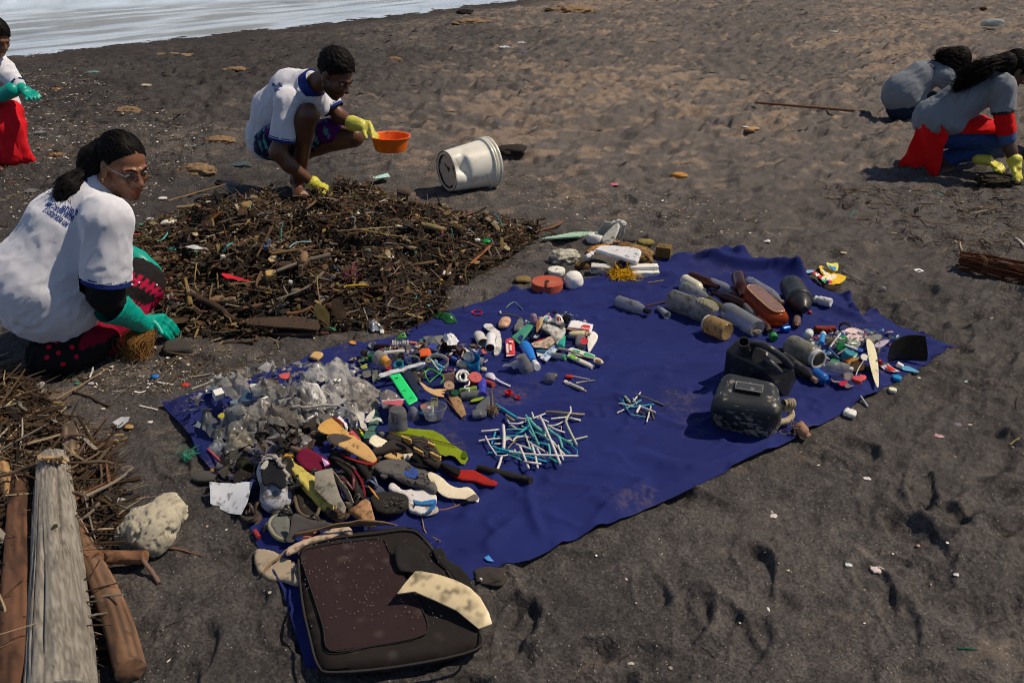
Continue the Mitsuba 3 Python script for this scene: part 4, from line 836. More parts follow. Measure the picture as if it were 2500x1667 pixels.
# ---------------------------------------------------------------- foam, floats and stones behind the sheet
win(1250,500,5.2267)
lump_('stone', 'small yellowish stone left of the round red float', 'stone', (140,955),(205,125), 'matte', (.20,.14,.055),.22, dirt=.4)
fl_ = stand('float_disc', 'round brick-red float disc with a cracked centre hole', 'float', (455,968),203,.042,[(.06,.2),(.09,.98),(.92,1),(1,.94),(1,.05),(.95,0),(0,0)], 'matte', (.40,.085,.055),48, var=.15, dirt=.25, dcol=(.30,.20,.13))
flat('crack', '', '', [(425,955),(480,960),(470,985),(440,1010),(460,1040),(425,1030),(420,985)], 'matte', (.04,.025,.02),.002,.0435, of=fl_, res=.004, round=False)
lump_('foam_lump', 'smooth white foam lump right of the red float disc', 'foam', (785,965),(225,225), 'matte', (.74,.74,.70),.13,2.3,.05,.3, dirt=.08)
f2 = stand('foam_float', 'rough white foam ring float with a hole behind the red disc', 'float', (570,812),112,.035,[(.12,.3),(.16,.95),(.5,1),(.9,.96),(1,.8),(.98,.2),(.85,0),(0,0)], 'matte', (.66,.66,.60),40, lump=.09, var=.2, dirt=.35)
lump_('porous_stone', 'grey-white porous stone behind the foam ring float', 'stone', (670,670),(370,190), 'matte', (.48,.46,.38),.30,2.4,.06,.25,4, freq=2.6, dirt=.5)
lump_('wood_chunk', 'dark brown chunk of wood between porous stone and foam block', 'wood', (905,775),(190,115), 'matte', (.11,.062,.022),.28, dirt=.4)
k = thing('foam_tray', 'broken white foam tray edge resting on its side in the middle of the foam', 'foam')
flat('top', '', '', [(945,640),(1060,560),(1130,512),(1380,560),(1628,612),(1632,660),(1570,725),(1320,650),(1075,590),(1000,675),(950,690)], 'matte', (.62,.63,.66),.022,.085, of=k, warp=.006, dirt=.25, res=.008)
rod('rail', '', '', [(1075,600),(1560,738)],26, 'matte', (.70,.71,.74),8, dz=.072, of=k, knot=.08)
rod('leg', '', '', [(1605,640,.085),(1585,730,.05),(1535,800,.0)],30, 'matte', (.68,.69,.72),8, of=k, knot=.1)
rod('leg', '', '', [(1010,640,.08),(975,690,.03),(965,720,.0)],30, 'matte', (.62,.63,.66),8, of=k, knot=.1)
flat('orange_board', 'worn strip of orange board under the foam tray', 'board', [(955,580),(1080,520),(1250,500),(1260,520),(1100,560),(970,600)], 'matte', (.45,.19,.04),.012,.02, dirt=.35)
b0 = P(1150,870); one('foam_block', 'dirty grey-white foam block left of the yellow rope tuft', 'foam', box((.125,.06,.045), b0 + (0,.0,.024), rotm([0,0,1],-.12),.12,4,.006,3), 'matte', (.55,.55,.53), smooth=35, dirt=.42)
s1 = P(1700,930); one('foam_slab', 'lower of two stacked white foam slabs on the sheet edge', 'foam', box((.145,.075,.034), s1 + (0,.02,.018), rotm([0,0,1],.06),.08,4,.003,5), 'matte', (.68,.68,.65), smooth=35, dirt=.22)
one('foam_slab', 'upper of two stacked white foam slabs on the sheet edge', 'foam', box((.148,.05,.018), s1 + (-.004,.04,.046), rotm([0,0,1],.05),.12,4,.003,6), 'matte', (.72,.72,.69), smooth=35, dirt=.18)
flat('foam_sheet', 'thin upright grey-green foam triangle at the back of the foam pieces', 'foam', [(1095,375,.01),(1150,250,.085),(1215,200,.115),(1275,262,.085),(1190,385,.0)], 'matte', (.42,.46,.42),.009,.03, dirt=.15)
k = thing('foam_bracket', 'crumbly white foam corner piece standing behind the foam tray', 'foam')
flat('side', '', '', [(1150,455,.0),(1285,265,.085),(1370,255,.085),(1345,420,.015),(1230,500,.0)], 'matte', (.64,.64,.58),.02,.025, of=k, dirt=.35, warp=.006)
rod('edge', '', '', [(1285,260,.085),(1350,240,.10),(1415,260,.09),(1410,410,.0)],30, 'matte', (.70,.70,.67),9, of=k, dz=.005, dirt=.15)
lump_('foam_pad', 'white foam pad lying against the foam corner piece', 'foam', (1055,430),(215,130), 'matte', (.70,.70,.68),.12,2.6,.04,-.5, dirt=.12)
flat('green_board', 'long pale green board end lying behind the foam pieces', 'board', [(385,428),(800,362),(1108,332),(1108,368),(850,418),(390,446)], 'matte', (.30,.46,.35),.016,.018, round=False, dirt=.15)
lump_('mossy_foam', 'mossy olive foam lump at the far right of the foam pieces', 'foam', (1700,480),(215,140), 'matte', (.21,.18,.065),.16,2.8, dirt=.45)
lump_('stone', 'dark stone wedged between foam corner piece and mossy lump', 'stone', (1500,450),(170,75), 'matte', (.05,.05,.05),.2)
lump_('sponge_chunk', 'large holed brown sponge chunk behind the foam tray', 'sponge', (1620,660),(330,250), 'matte', (.24,.145,.055),.30,2.6,.07,-.5,4, freq=2.2, dirt=.5)
lump_('sponge_chunk', 'brown sponge strip behind the foam tray rail', 'sponge', (1440,520),(220,130), 'matte', (.15,.085,.03),.22,2.6, dirt=.4)
one('wood_block', 'small square pinkish wood block beside the foam corner piece', 'wood', box((.04,.03,.02), P(1330,545) + (0,0,.03), None, .1,3), 'matte', (.30,.2,.13), dirt=.3)
one('wood_block', 'square brown block with a mossy top at the right end of the foam pieces', 'wood', box((.083,.075,.062), P(1935,665) + (0,.01,.032), rotm([0,0,1],-.30),.06,4,.002,4), 'matte', (.165,.105,.035), smooth=35, dirt=.3)
rg = np.random.default_rng(11); c0 = P(1410,930); tb = []
for i in range(420):
    a = rg.random() * 6.28; l = .03 + .06 * rg.random(); o = c0 + rg.normal(0,1,3) * (.028,.018,.004) + (0,0,.012 + .022 * rg.random()); d = np.array([math.cos(a) * 1.2 + .25, math.sin(a) * .8,.1])
    q = [o]; 
    for j in range(4): d = d + rg.normal(0,.35,3) + (0,0,-.16); q.append(np.maximum(q[-1] + d / np.linalg.norm(d) * l / 4,[-9,-9, c0[2] - .008]))
    tb.append(tube(q, .0016,3, False))
one('rope_tuft', 'frayed tuft of yellow rope on the back edge of the sheet', 'rope', cat(*tb), 'matte', (.62,.37,.02), var=.4, sc=60)
rod('stick', 'thin straw-coloured stick in front of the stacked foam slabs', 'stick', [(1730,1000),(1935,968)],6, 'matte', (.36,.22,.10))

# ---------------------------------------------------------------- bottles
win(1480,620,4.276)
def neckcap(key, col, f0=.9, f1=1.03, rr=.42, name='cap', mat='plastic'):
    A, B, R = LAST[:3]; part(key, name, lathe(DISC, A + (B - A) * f0, A + (B - A) * f1, R * rr, 18), mat, col, smooth=40, var=.2)
k = lie('clear_bottle', 'small clear plastic bottle with dark cap at the left end of the bottles', 'bottle', (118,490),(440,598),62, PET, 'clear', (.55,.57,.55), var=.2, dirt=.35, dcol=(.25,.22,.15), lump=.08); neckcap(k, BLK, .88,1.04,.5)
lie('vial', 'frosted white open vial beside the small clear bottle', 'vial', (545,560),(640,640),38, CUP, 'film', (.66,.68,.72))
rod('stick', 'brown stick lying behind the frosted vial', 'stick', [(420,548),(640,500)],8, 'matte', (.10,.05,.04))
k = lie('clear_bottle', 'large dirty clear bottle with torn wrapper at its neck', 'bottle', (672,470),(1130,640),108,[(0,.03),(.8,0),(1,.04),(1,.10),(.95,.14),(1,.18),(1,.5),(.95,.54),(1,.58),(1,.8),(.7,.93),(.45,1)], 'clear', (.46,.45,.38), n=28, var=.3, dirt=.5, dcol=(.20,.16,.09), lump=.1)
A, B, R = LAST
for i in range(4):
    o = A + (B - A) * (.72 + .07 * i) + np.array([0,0, R * .9]); part(k, 'wrapper', plate([o + np.array(q) * R for q in ((-.5,-.3,.1),(.3,-.6,-.3),(.7,.1,-.1),(.2,.6,.15),(-.4,.3,.2))],0,.008,.012,20, seed=i), 'film', (.5,.48,.36), smooth=True, dirt=.3)
lie('clear_bottle', 'narrow scuffed clear bottle above the large dirty bottle', 'bottle', (800,345),(1090,480),62, PET, 'clear', (.55,.58,.58), dirt=.3, dcol=(.3,.28,.22), dz=.03)
lie('olive_bottle', 'olive glass bottle neck between the clear bottles', 'bottle', (1035,455),(1235,590),42, VIAL, 'glass', (.42,.38,.10), dz=.03, dirt=.3)
lie('cream_bottle', 'scratched cream bottle at the back left of the bottles', 'bottle', (815,265),(1015,385),58, VIAL, 'plastic', (.58,.55,.44), dirt=.3, dz=.02)
lie('brown_bottle', 'brown beer bottle lying across the back with its mouth to the right', 'bottle', (880,240),(1175,350),60, BEER, 'glass', AMB, dz=.01, dirt=.12, dcol=(.2,.14,.1))
lie('clear_bottle', 'clear bottle half hidden behind the brown bottle mouth', 'bottle', (1090,300),(1320,390),55, PET, 'clear', (.60,.64,.66), dirt=.2)
lie('brown_bottle', 'brown beer bottle pointing straight at the viewer behind the orange bottle', 'bottle', (1378,240),(1425,445),74, BEER, 'glass', AMB, dz=.015, dirt=.1, dcol=(.2,.14,.1))
k = lie('clear_bottle', 'long clear bottle behind the orange bottle with sand in its neck', 'bottle', (1480,300),(1850,520),72, PET, 'clear', (.58,.62,.66), dz=.01, dirt=.2)
A, B, R = LAST; part(k, 'sand_grains', rock(B - (B - A) * .06,(R * .5, R * .4, R * .4),3,.3,2), 'matte', (.2,.17,.13), smooth=False, var=.9, sc=200)
k = thing('orange_bottle', 'large flat orange bottle half full of brown liquid', 'bottle')
lie('shell', '', '', (1490,400),(1815,700),122,[(0,.02),(.6,0),(.9,.03),(1,.12),(1,.86),(.85,.96),(.5,1),(0,1)], 'film', (.55,.10,.015), n=28, squash=.72, roll=.4, of=k, dirt=.06)
A, B, R = LAST; Fm = frame(B - A); g = np.linspace(0,2 * np.pi, 30)[:-1]
part(k, 'liquid_top', plate([(A + B) / 2 + np.array([0,0, R * .70]) + Fm[:, 2] * np.linalg.norm(B - A) * .45 * np.sign(math.cos(x)) * abs(math.cos(x)) ** .5 + np.cross([0,0,1], Fm[:, 2]) * R * .56 * np.sign(math.sin(x)) * abs(math.sin(x)) ** .5 for x in g],.004,.012, smooth=False), 'gloss', (.20,.12,.09), dirt=.12, label='dull brown flat face')
part(k, 'rib', tube([(A + B) / 2 + np.array([0,0, R * .695]) + Fm[:, 2] * np.linalg.norm(B - A) * .465 * np.sign(math.cos(x)) * abs(math.cos(x)) ** .5 + np.cross([0,0,1], Fm[:, 2]) * R * .60 * np.sign(math.sin(x)) * abs(math.sin(x)) ** .5 for x in np.linspace(0,2 * np.pi, 60)],.004,6, False), 'gloss', (.55,.28,.14), smooth=True)
k = lie('black_flask', 'ribbed black plastic flask at the right end of the bottles', 'bottle', (1925,320),(2070,585),116,[(0,0),(.8,0),(.95,.02),(1,.07),(1,.28),(.97,.29),(.97,.31),(1,.32),(1,.56),(1.07,.58),(1.09,.66),(1.02,.68),(.86,.70),(.82,.80),(.55,.90),(.32,.95),(.30,1),(0,1)], 'plastic', (.022,.024,.026), n=32, dirt=.12, dcol=(.09,.08,.07))
lie('brown_bottle', 'dark brown bottle with its mouth towards the back left', 'bottle', (1440,535),(1100,405),55, BEER, 'glass', (.16,.05,.025), dz=.012, dirt=.12)
k = lie('brown_bottle', 'brown bottle mostly hidden beneath the dark brown bottle', 'bottle', (1320,425),(1460,500),40, BEER, 'glass', AMB)
lie('clear_vial', 'small clear vial between dark brown bottle and orange bottle', 'vial', (1440,540),(1560,660),44, VIAL, 'clear', (.55,.58,.60), dirt=.2)
k = lie('clear_bottle', 'big clear bottle with sand behind its round base, nearest the jerrycans', 'bottle', (1580,780),(1215,560),96,[(0,.05),(.6,.03),(.9,0),(1,.03),(1,.8),(.85,.9),(.45,.97),(.36,1)], 'clear', (.60,.66,.70), n=30, dirt=.28, dcol=(.35,.36,.37))
A, B, R = LAST; part(k, 'sand_grains', rock(A + (B - A) * .05 + np.array([0,0,-R * .5]),(R * .6, R * .4, R * .35),4,.35,2), 'matte', (.2,.17,.13), smooth=False, var=.9, sc=200)
k = lie('brown_vial', 'small dark brown bottle with a brass neck ring beside the orange bottle', 'bottle', (1580,680),(1715,810),48, VIAL, 'gloss', (.05,.022,.018), dirt=.1); neckcap(k, (.5,.36,.16),.84,.93,.55, 'neck_ring', 'metal')
k = lie('jar', 'yellowish translucent jar with white rim in front of the bottles', 'jar', (1268,815),(1040,715),100,[(0,.06),(.6,.04),(.85,0),(.98,.06),(1,.12),(1,.78),(.9,.86),(.88,.97),(.84,.98)], 'film', (.62,.45,.22), n=30, dirt=.25); neckcap(k, (.62,.6,.55),.86,.97,.9, 'rim')
lie('cap', 'open green bottle cap on the sheet in front of the brass-necked bottle', 'cap', (1738,845,.003),(1752,885),42, CAP, 'plastic', (.02,.25,.03), dz=-.003)
lie('cap', 'shiny blue metal cap beside the orange bottle', 'cap', (1835,790),(1905,775),38, DISC, 'metal', (.03,.12,.55))
k = lie('vial', 'brown square-shouldered vial right of the blue metal cap', 'vial', (1990,670),(1985,760),42, VIAL, 'gloss', (.16,.10,.08), n=8, dirt=.3)
lump_('plastic_scrap', 'small red scrap behind the black flask', 'scrap', (2126,610),(40,44), 'plastic', (.6,.03,.03),.1, sub=2)
k = lie('dropper_bottle', 'small white dropper bottle lying right of the black flask', 'bottle', (2350,510),(2150,468),46,[(0,0),(.9,0),(1,.04),(1,.62),(.8,.68),(.8,.76),(.9,.77),(.9,.84),(.35,.88),(.2,1),(0,1)], 'plastic', (.66,.67,.68), dirt=.15)
win(1700,560,2.94)
lump_('stone', 'dark brown stone on the sand beyond the black flask', 'stone', (968,428),(112,82), 'matte', (.045,.028,.02),.16)
k = thing('snack_packet', 'torn yellow snack packet with white inside, beyond the bottles', 'packet')
flat('front', '', '', [(880,275),(905,262),(1000,310),(1045,320),(1068,358),(1035,380),(930,385),(915,360)], 'gloss', (.72,.45,.01),.002,.02, of=k, warp=.012, wsc=30)
flat('inside', '', '', [(892,285),(960,300),(1005,345),(950,362),(925,340)], 'gloss', (.74,.70,.60),.002,.034, of=k, warp=.006)
flat('flap', '', '', [(935,235),(960,250),(1010,250),(1008,300),(950,285)], 'gloss', (.62,.62,.12),.002,.045, of=k, warp=.008, bend=.01)
for i, (c_, x, y) in enumerate((((.55,.03,.02),855,315),((.75,.75,.75),872,326),((.55,.03,.02),888,338),((.70,.7,.72),905,350),((.02,.3,.1),915,364),((.02,.15,.5),938,378),((.6,.03,.02),955,376),((.05,.25,.6),960,272),((.05,.25,.6),985,280))):
    flat('stripe', '', '', [(x - 16, y - 14),(x + 12, y - 8),(x + 17, y + 10),(x - 10, y + 9)], 'gloss', c_, .002,.036 if i < 7 else .055, of=k)
flat('blue_tip', '', '', [(790,298),(835,288),(845,305),(800,312)], 'gloss', (.25,.4,.7),.002,.012, of=k)
rod('stick', 'thin grey stick right of the yellow snack packet', 'stick', [(1055,300),(1215,388)],4, 'matte', (.33,.3,.26))
rod('twig', 'pale twig curving up from the sand beyond the snack packet', 'stick', [(1190,255),(1250,285),(1320,320)],4, 'matte', (.3,.2,.1))
lump_('plastic_scrap', 'crumpled clear scrap on the sand right of the grey stick', 'scrap', (1340,425),(40,42), 'film', (.6,.6,.6),.4, sub=2)
k = flat('paper_tag', 'white paper tag with dark print on the sand near the broom', 'tag', [(1560,290),(1600,280),(1634,300),(1592,308)], 'matte', (.75,.75,.75),.002,.006, round=False)
flat('print', '', '', [(1582,293),(1606,289),(1616,297),(1592,301)], 'matte', (.08,.08,.08),.001,.0085, of=k, round=False)
k = thing('twig_broom', 'bundle of brown twigs tied as a broom at the right edge', 'broom'); rg = np.random.default_rng(4)
a0, b0 = P(1870,275), P(2440,392)
for i in range(70):
    o = rg.normal(0,.022,2); q = [a0 + (b0 - a0) * t + np.array([o[0] * (.9 + .5 * t) * .3, o[0] * (.9 + .5 * t),.045 + o[1] * .8]) + rg.normal(0,.004,3) for t in np.linspace(rg.random() * .05,1,6)]
    part(k, 'twig', tube(q, .0038,5), 'matte', (.085 + .05 * rg.random(),.042,.022), smooth=True, var=.3)
part(k, 'binding', cat(*[tube([a0 + (b0 - a0) * (.27 + .012 * j) + np.array([0,.05 * math.cos(x),.045 + .045 * math.sin(x)]) for x in np.linspace(0,6.3,20)],.005,5, False) for j in range(4)]), 'matte', (.17,.095,.045), smooth=True)
win(0,0,1)
rod('long_stick', 'long straight bamboo stick lying far up the beach', 'stick', [(1842,253,.03),(2112,276,.01)],3.2, 'matte', (.16,.085,.05), knot=.03)

# ---------------------------------------------------------------- jerrycans
win(1700,780,3.618)
def hull(P_, r):
    s = trimesh.creation.icosphere(2); return trimesh.util.concatenate([trimesh.Trimesh(s.vertices * (r if np.ndim(r) == 0 else r[i]) + p, s.faces) for i, p in enumerate(P_)]).convex_hull
def fine(m, e=.008):
    m = m.subdivide_to_size(e); m.merge_vertices(); return m
k = thing('jerrycan', 'upright black jerrycan with an open spout and moulded handle', 'jerrycan')
zt = .20
HB = [G(*wp(268,560),.02), G(*wp(770,680),.02), G(*wp(850,560),.02), G(*wp(400,420),.02), G(*wp(300,285), zt * .86), G(*wp(375,215), zt), G(*wp(470,235), zt), G(*wp(610,310), zt), G(*wp(825,450), zt * .62), G(*wp(790,520), zt * .45), G(*wp(590,430), zt * .85)]
part(k, 'body', fine(hull(HB, .016),.016), 'plastic', (.017,.018,.020), smooth=30, var=.1, dirt=.22, sc=22, dcol=(.07,.062,.055))
hd = [G(*wp(500,215), zt + .028), G(*wp(560,215), zt + .05), G(*wp(650,255), zt + .055), G(*wp(760,335), zt + .01), G(*wp(835,415), zt * .72)]
part(k, 'handle', tube(smoothpoly(hd, False),.0155,10, True, .9), 'plastic', (.03,.032,.035), smooth=True, dirt=.1, dcol=(.12,.11,.1))
part(k, 'grip_ridge', tube(smoothpoly([G(*wp(600,330), zt + .012), G(*wp(670,390), zt + .002), G(*wp(745,465), zt * .80)], False),.011,8), 'plastic', (.06,.062,.066), smooth=True)
nb = G(*wp(425,290), zt - .01); nt = G(*wp(420,195), zt + .058); NR = 50 / pxm(nt)
part(k, 'spout', lathe([(1.25,0),(1.2,.3),(1.0,.38),(.96,.9),(1.03,.92),(1.03,1),(.82,1),(.80,.2),(0,.15)], nb, nt, NR, 28), 'plastic', (.03,.028,.026), smooth=40, dirt=.3, dcol=(.16,.11,.08))
k = thing('jerrycan', 'dented black jerrycan lying on its side with peeling pale paint', 'jerrycan')
bl, br, tl, tr = G(*wp(165,880),.04), G(*wp(645,1000),.04), G(*wp(185,720),.165), G(*wp(705,790),.165)
ul, ur = G(*wp(262,515),.185), G(*wp(690,595),.18)
HB = [bl, br, tl, tr, ul, ur, [ul[0], ul[1],.04],[ur[0] + .02, ur[1] - .02,.04]]
HB = np.array(HB); hc = HB.mean(0); HB[:, :2] -= (HB - hc)[:, :2] / np.linalg.norm((HB - hc)[:, :2], axis=1, keepdims=True) * .026; HB[HB[:, 2] > .1,2] -= .02; bm = fine(hull(HB, .04),.013); bm = rough(bm, .006,9,3); v = np.array(bm.vertices); n = np.array(bm.vertex_normals)
wear = fbm(v * 85,4,6) * .65 + .35 * fbm(v * 16,2,9); edge = sstep(.80,.5, np.abs(n).max(1)); frn = sstep(.2,-.6, n[:, 1]) * sstep(.16,.05, v[:, 2])
kk = sstep(.56,.60, wear + .05 * edge + .10 * frn - .06)[:, None]; gg = fbm(v * 60,2,8)[:, None]
part(k, 'body', bm, 'plastic', np.array([.024,.028,.031]) * (1 - kk) + np.array([.33,.29,.23]) * (.6 + .6 * gg) * kk, smooth=True, var=.15)
lp = [G(*wp(x, y),.203) for x, y in ((355,548),(590,588),(582,645),(345,605))]
part(k, 'label_panel', tube(np.array(lp + lp[:1]),.0035,6, False), 'plastic', (.25,.23,.20), smooth=True, var=.6, sc=90)
part(k, 'label_panel', plate(lp, .004,.01, smooth=False), 'plastic', (.04,.045,.05), dirt=.3, dcol=(.3,.28,.24))
sp0, sp1 = G(*wp(770,745),.115), G(*wp(855,745),.11); part(k, 'spout', lathe([(.8,0),(.8,.3),(1,.32),(1,.45),(.9,.47),(.9,.52),(1,.54),(1,.70),(.9,.72),(.9,.78),(1,.8),(1,1),(0,1)], sp0, sp1,.021,18), 'matte', (.34,.29,.20), smooth=40, dirt=.35)
part(k, 'handle', tube(smoothpoly([G(*wp(770,780),.10), G(*wp(815,790),.09), G(*wp(842,840),.07), G(*wp(815,885),.06), G(*wp(750,905),.06), G(*wp(675,900),.065)], False),.013,10), 'matte', (.40,.34,.24), smooth=True, dirt=.35)
k = lie('clay_bottle', 'small pinkish-brown bottle tied with string beside the lying jerrycan', 'bottle', (888,925),(985,1035),54,[(0,0),(.85,0),(1,.05),(1,.62),(.85,.72),(.62,.78),(.62,.95),(.68,.96),(.68,1),(.5,1),(.48,.8)], 'matte', (.34,.19,.125), dirt=.25)
ss = [tube(smoothpoly([P(*q) for q in c_], False),.0016,4, False) for c_ in ([(845,880,.05),(835,930,.03),(870,960,.04),(920,950,.045)],[(840,890,.05),(900,920,.05),(960,980,.04)],[(850,900,.04),(870,1000,.02),(860,1030,.004)],[(840,960,.02),(770,970,.004),(735,985,.004),(760,1010,.004),(840,1005,.006),(880,1020,.02)])]
part(k, 'string', cat(*ss), 'matte', (.25,.18,.10), smooth=True)
# ---------------------------------------------------------------- the small plastics heap at the right of the sheet
win(1700,780,3.618); mound(1350,330,.34,.20,.35,.035)
flat('black_tray', 'thin black plastic tray standing on edge at the right end of the sheet', 'tray', [(1655,310,.035),(1690,200,.11),(1850,155,.12),(1975,118,.125),(2005,150,.115),(2008,300,.03),(1965,348,.0),(1740,372,.0),(1668,345,.01)], 'plastic', (.008,.009,.008),.004,.01, bend=-.03, dirt=.15)
k = lie('jar', 'open grey-white plastic jar with its mouth towards the viewer', 'jar', (838,222),(1075,350),92, JAR, 'film', (.46,.46,.40), n=32, dirt=.4, dcol=(.2,.18,.12)); A, B, R = LAST
part(k, 'mouth', lathe([(.70,0),(.86,0),(.86,1),(.70,1),(.70,0)], B - (B - A) * .10, B + (B - A) * .04, R, 32), 'plastic', (.55,.55,.53), smooth=40)
k = lie('black_bottle', 'sooty black bottle with pinkish neck behind the lying jerrycan', 'bottle', (770,330),(1062,545),52, PET, 'gloss', (.02,.018,.018), dirt=.35, dcol=(.14,.12,.1)); neckcap(k, (.34,.2,.14),.87,1.0,.42, 'neck')
lie('cap_bottle', 'black cap end behind the open jar', 'cap', (715,270),(775,285),32, DISC, 'plastic', BLK)
lie('blue_bottle', 'blue squeeze bottle with open neck in front of the open jar', 'bottle', (1045,470),(1160,550),52, VIAL, 'plastic', (.01,.10,.38), dirt=.12)
lie('clear_bottle', 'short clear bottle in front of the right-hand heap', 'bottle', (1330,432),(1110,405),50, PET, 'clear', (.55,.58,.6), dirt=.25, dz=.02)
lie('cap', 'small white cap at the end of the short clear bottle', 'cap', (1350,440),(1385,445),24, DISC, 'plastic', WHT)
k = flat('sachet', 'crumpled clear sachet with red print at the front of the right-hand heap', 'sachet', [(1195,505),(1280,490),(1370,465),(1400,560),(1350,600),(1260,585),(1200,560)], 'film', (.5,.42,.44),.001,.012, warp=.016, wsc=30, dirt=.1)
flat('red_print', '', '', [(1255,560),(1320,535),(1335,560),(1290,585)], 'gloss', (.45,.02,.05),.001,.022, of=k)
k = stand('cap', 'pinkish-red flip cap in front of the cream blade', 'cap', (1425,515),46,.022, CAP, 'plastic', (.50,.06,.06)); flat('hinge', '', '', [(1440,495),(1490,490),(1500,520),(1465,535)], 'plastic', (.55,.07,.07),.004,.016, of=k)
lie('white_bottle', 'small round white bottle at the back left of the right-hand heap', 'bottle', (1000,105),(985,150),38, PILL, 'plastic', (.55,.6,.58), dz=.012)
k = lie('rattle', 'blue toy rattle with a white ball end', 'toy', (1105,210),(1120,130),22, TUBE, 'plastic', (.02,.22,.55), dz=.03); part(k, 'ball', trimesh.creation.icosphere(3, ln(26, LAST[1])).apply_translation(LAST[1]), 'plastic', (.68,.7,.74), smooth=True)
b0 = P(1128,118); one('foam_block', 'dark red foam block at the back of the right-hand heap', 'foam', box((.095,.03,.03), b0 + (0,0,.018), rotm([0,0,1],.05),.2,4,.006,9), 'matte', (.20,.035,.022), smooth=35, dirt=.2)
stand('cap', 'small grey cap lid left of the rattle', 'cap', (1005,172),34,.012, LID, 'plastic', (.45,.46,.47))
stand('cap', 'white cup lid beside the mouth of the open jar', 'lid', (1058,210),44,.02, LID, 'plastic', (.58,.6,.6))
rg = np.random.default_rng(8)
def fuzz(c, r, n, l, rad=.001, up=.2):
    return cat(*[tube(smoothpoly([c + rg.normal(0,1,3) * r * (.3 + .35 * j) + (0,0, abs(rg.normal(0, r * .4)) * up) for j in range(3)], False, 3), rad, 3, False) for _ in range(n)])
one('twine', 'small knot of brown twine in the middle of the right-hand heap', 'twine', fuzz(P(1195,200,.01),.014,60,.02), 'matte', (.38,.29,.16), smooth=True)
stand('lid', 'bright green screw lid at the middle of the right-hand heap', 'lid', (1292,178),48,.016, CAP, 'plastic', (.015,.25,.06), lean=(-.3,-.35))
stand('lid', 'darker green screw lid tilted below the bright green lid', 'lid', (1283,238),46,.02, CAP, 'plastic', (.01,.17,.05), lean=(-.5,-.45))
stand('dish', 'shallow white dish with red rim at the back of the right-hand heap', 'dish', (1405,132),98,.012, LID, 'plastic', (.70,.55,.55), lean=(0,-.25))
flat('plastic_scrap', 'blue plastic scrap left of the white dish', 'scrap', [(1235,110),(1300,95),(1330,130),(1260,145)], 'plastic', (.02,.07,.32),.004,.012)
flat('plastic_scrap', 'white crumpled scrap behind the white dish', 'scrap', [(1285,90),(1370,75),(1385,105),(1300,110)], 'plastic', (.62,.63,.63),.003,.02, warp=.008)
stand('lid', 'small clear lid behind the white dish', 'lid', (1520,98),40,.015, LID, 'clear', (.6,.66,.66))
flat('clear_box', 'flattened clear plastic box right of the white dish', 'box', [(1490,150),(1610,135),(1640,165),(1560,200),(1500,190)], 'film', (.5,.5,.48),.01,.015)
lie('ring', 'black rubber ring at the back of the right-hand heap', 'ring', (1310,85),(1312,68),50, RING, 'matte', BLK, n=30)
flat('paper_wrap', 'crumpled white wrapper beneath the white dish', 'wrapper', [(1330,175),(1400,165),(1450,225),(1400,245),(1345,215)], 'film', (.66,.70,.68),.002,.018, warp=.016, wsc=30)
for p_, c_, l_ in (([(1165,255,.02),(1258,350,.01)],(.04,.12,.34), 'dark blue pen barrel in the right-hand heap'),([(1250,312,.01),(1328,265,.02)],(.62,.5,.5), 'short white tube with red end in the right-hand heap'),([(1310,228,.03),(1420,272,.02)],(.62,.64,.66), 'white plastic rod across the green lids'),([(1270,130,.03),(1180,250,.03)],(.5,.52,.54), 'thin white stick leaning left of the green lids')):
    rod('plastic_rod', l_, 'rod', p_, 9, 'plastic', c_, knot=0)
stand('cap', 'teal cap under the darker green lid', 'cap', (1352,290),46,.03, DISC, 'plastic', (.01,.20,.26), lean=(.3,-.2))
stand('cap', 'dark blue cap left of the cream blade', 'cap', (1440,262),36,.018, CAP, 'plastic', (.02,.07,.36)); stand('cap', 'navy blue crown cap beside the dark blue cap', 'cap', (1485,258),28,.012, CAP, 'plastic', (.02,.03,.18))
flat('orange_scrap', 'bright orange plastic scrap in the right-hand heap', 'scrap', [(1288,345),(1340,350),(1400,340),(1432,352),(1400,385),(1330,375)], 'plastic', (.65,.17,.01),.005,.012)
rod('twig', 'yellowish forked twig under the orange scrap', 'twig', [(1325,405,.01),(1380,375,.02),(1435,345,.02)],10, 'matte', (.46,.34,.14))
flat('lid', 'brown flattened lid under the forked twig', 'lid', [(1340,420),(1430,370),(1500,400),(1480,450),(1380,455)], 'matte', (.06,.04,.02),.006,.008, dirt=.3)
k = stand('disc', 'grey disc on a stick left of the cream blade', 'disc', (1488,332),36,.006, DISC, 'plastic', (.48,.48,.46), dz=.02, lean=(0,-.6)); rod('stem', '', '', [(1480,360,.02),(1435,430,.015),(1408,495,.01)],5, 'plastic', (.55,.54,.5), of=k, knot=0)
flat('blade', 'long pointed cream plastic blade at the front of the right-hand heap', 'blade', [(1500,188,.02),(1558,198,.02),(1590,330,.02),(1618,470,.014),(1603,606,.002),(1580,560,.006),(1535,400,.016)], 'plastic', (.68,.64,.42),.004,.016, dirt=.25, dcol=(.3,.24,.12))
flat('plastic_plate', 'lilac plastic plate between the blade and black tray', 'plate', [(1575,220),(1640,185),(1705,185),(1650,235),(1590,250)], 'plastic', (.34,.30,.40),.004,.025)
lie('bulb', 'small frosted ball right of the cream blade', 'ball', (1590,262),(1618,275),30, PILL, 'film', (.5,.52,.52))
k = flat('tube_shard', 'torn tube shard with red and white print under the black tray', 'shard', [(1625,395),(1680,375),(1740,420),(1795,462),(1720,460),(1650,430)], 'gloss', (.55,.5,.52),.003,.008, warp=.008, dirt=.2)
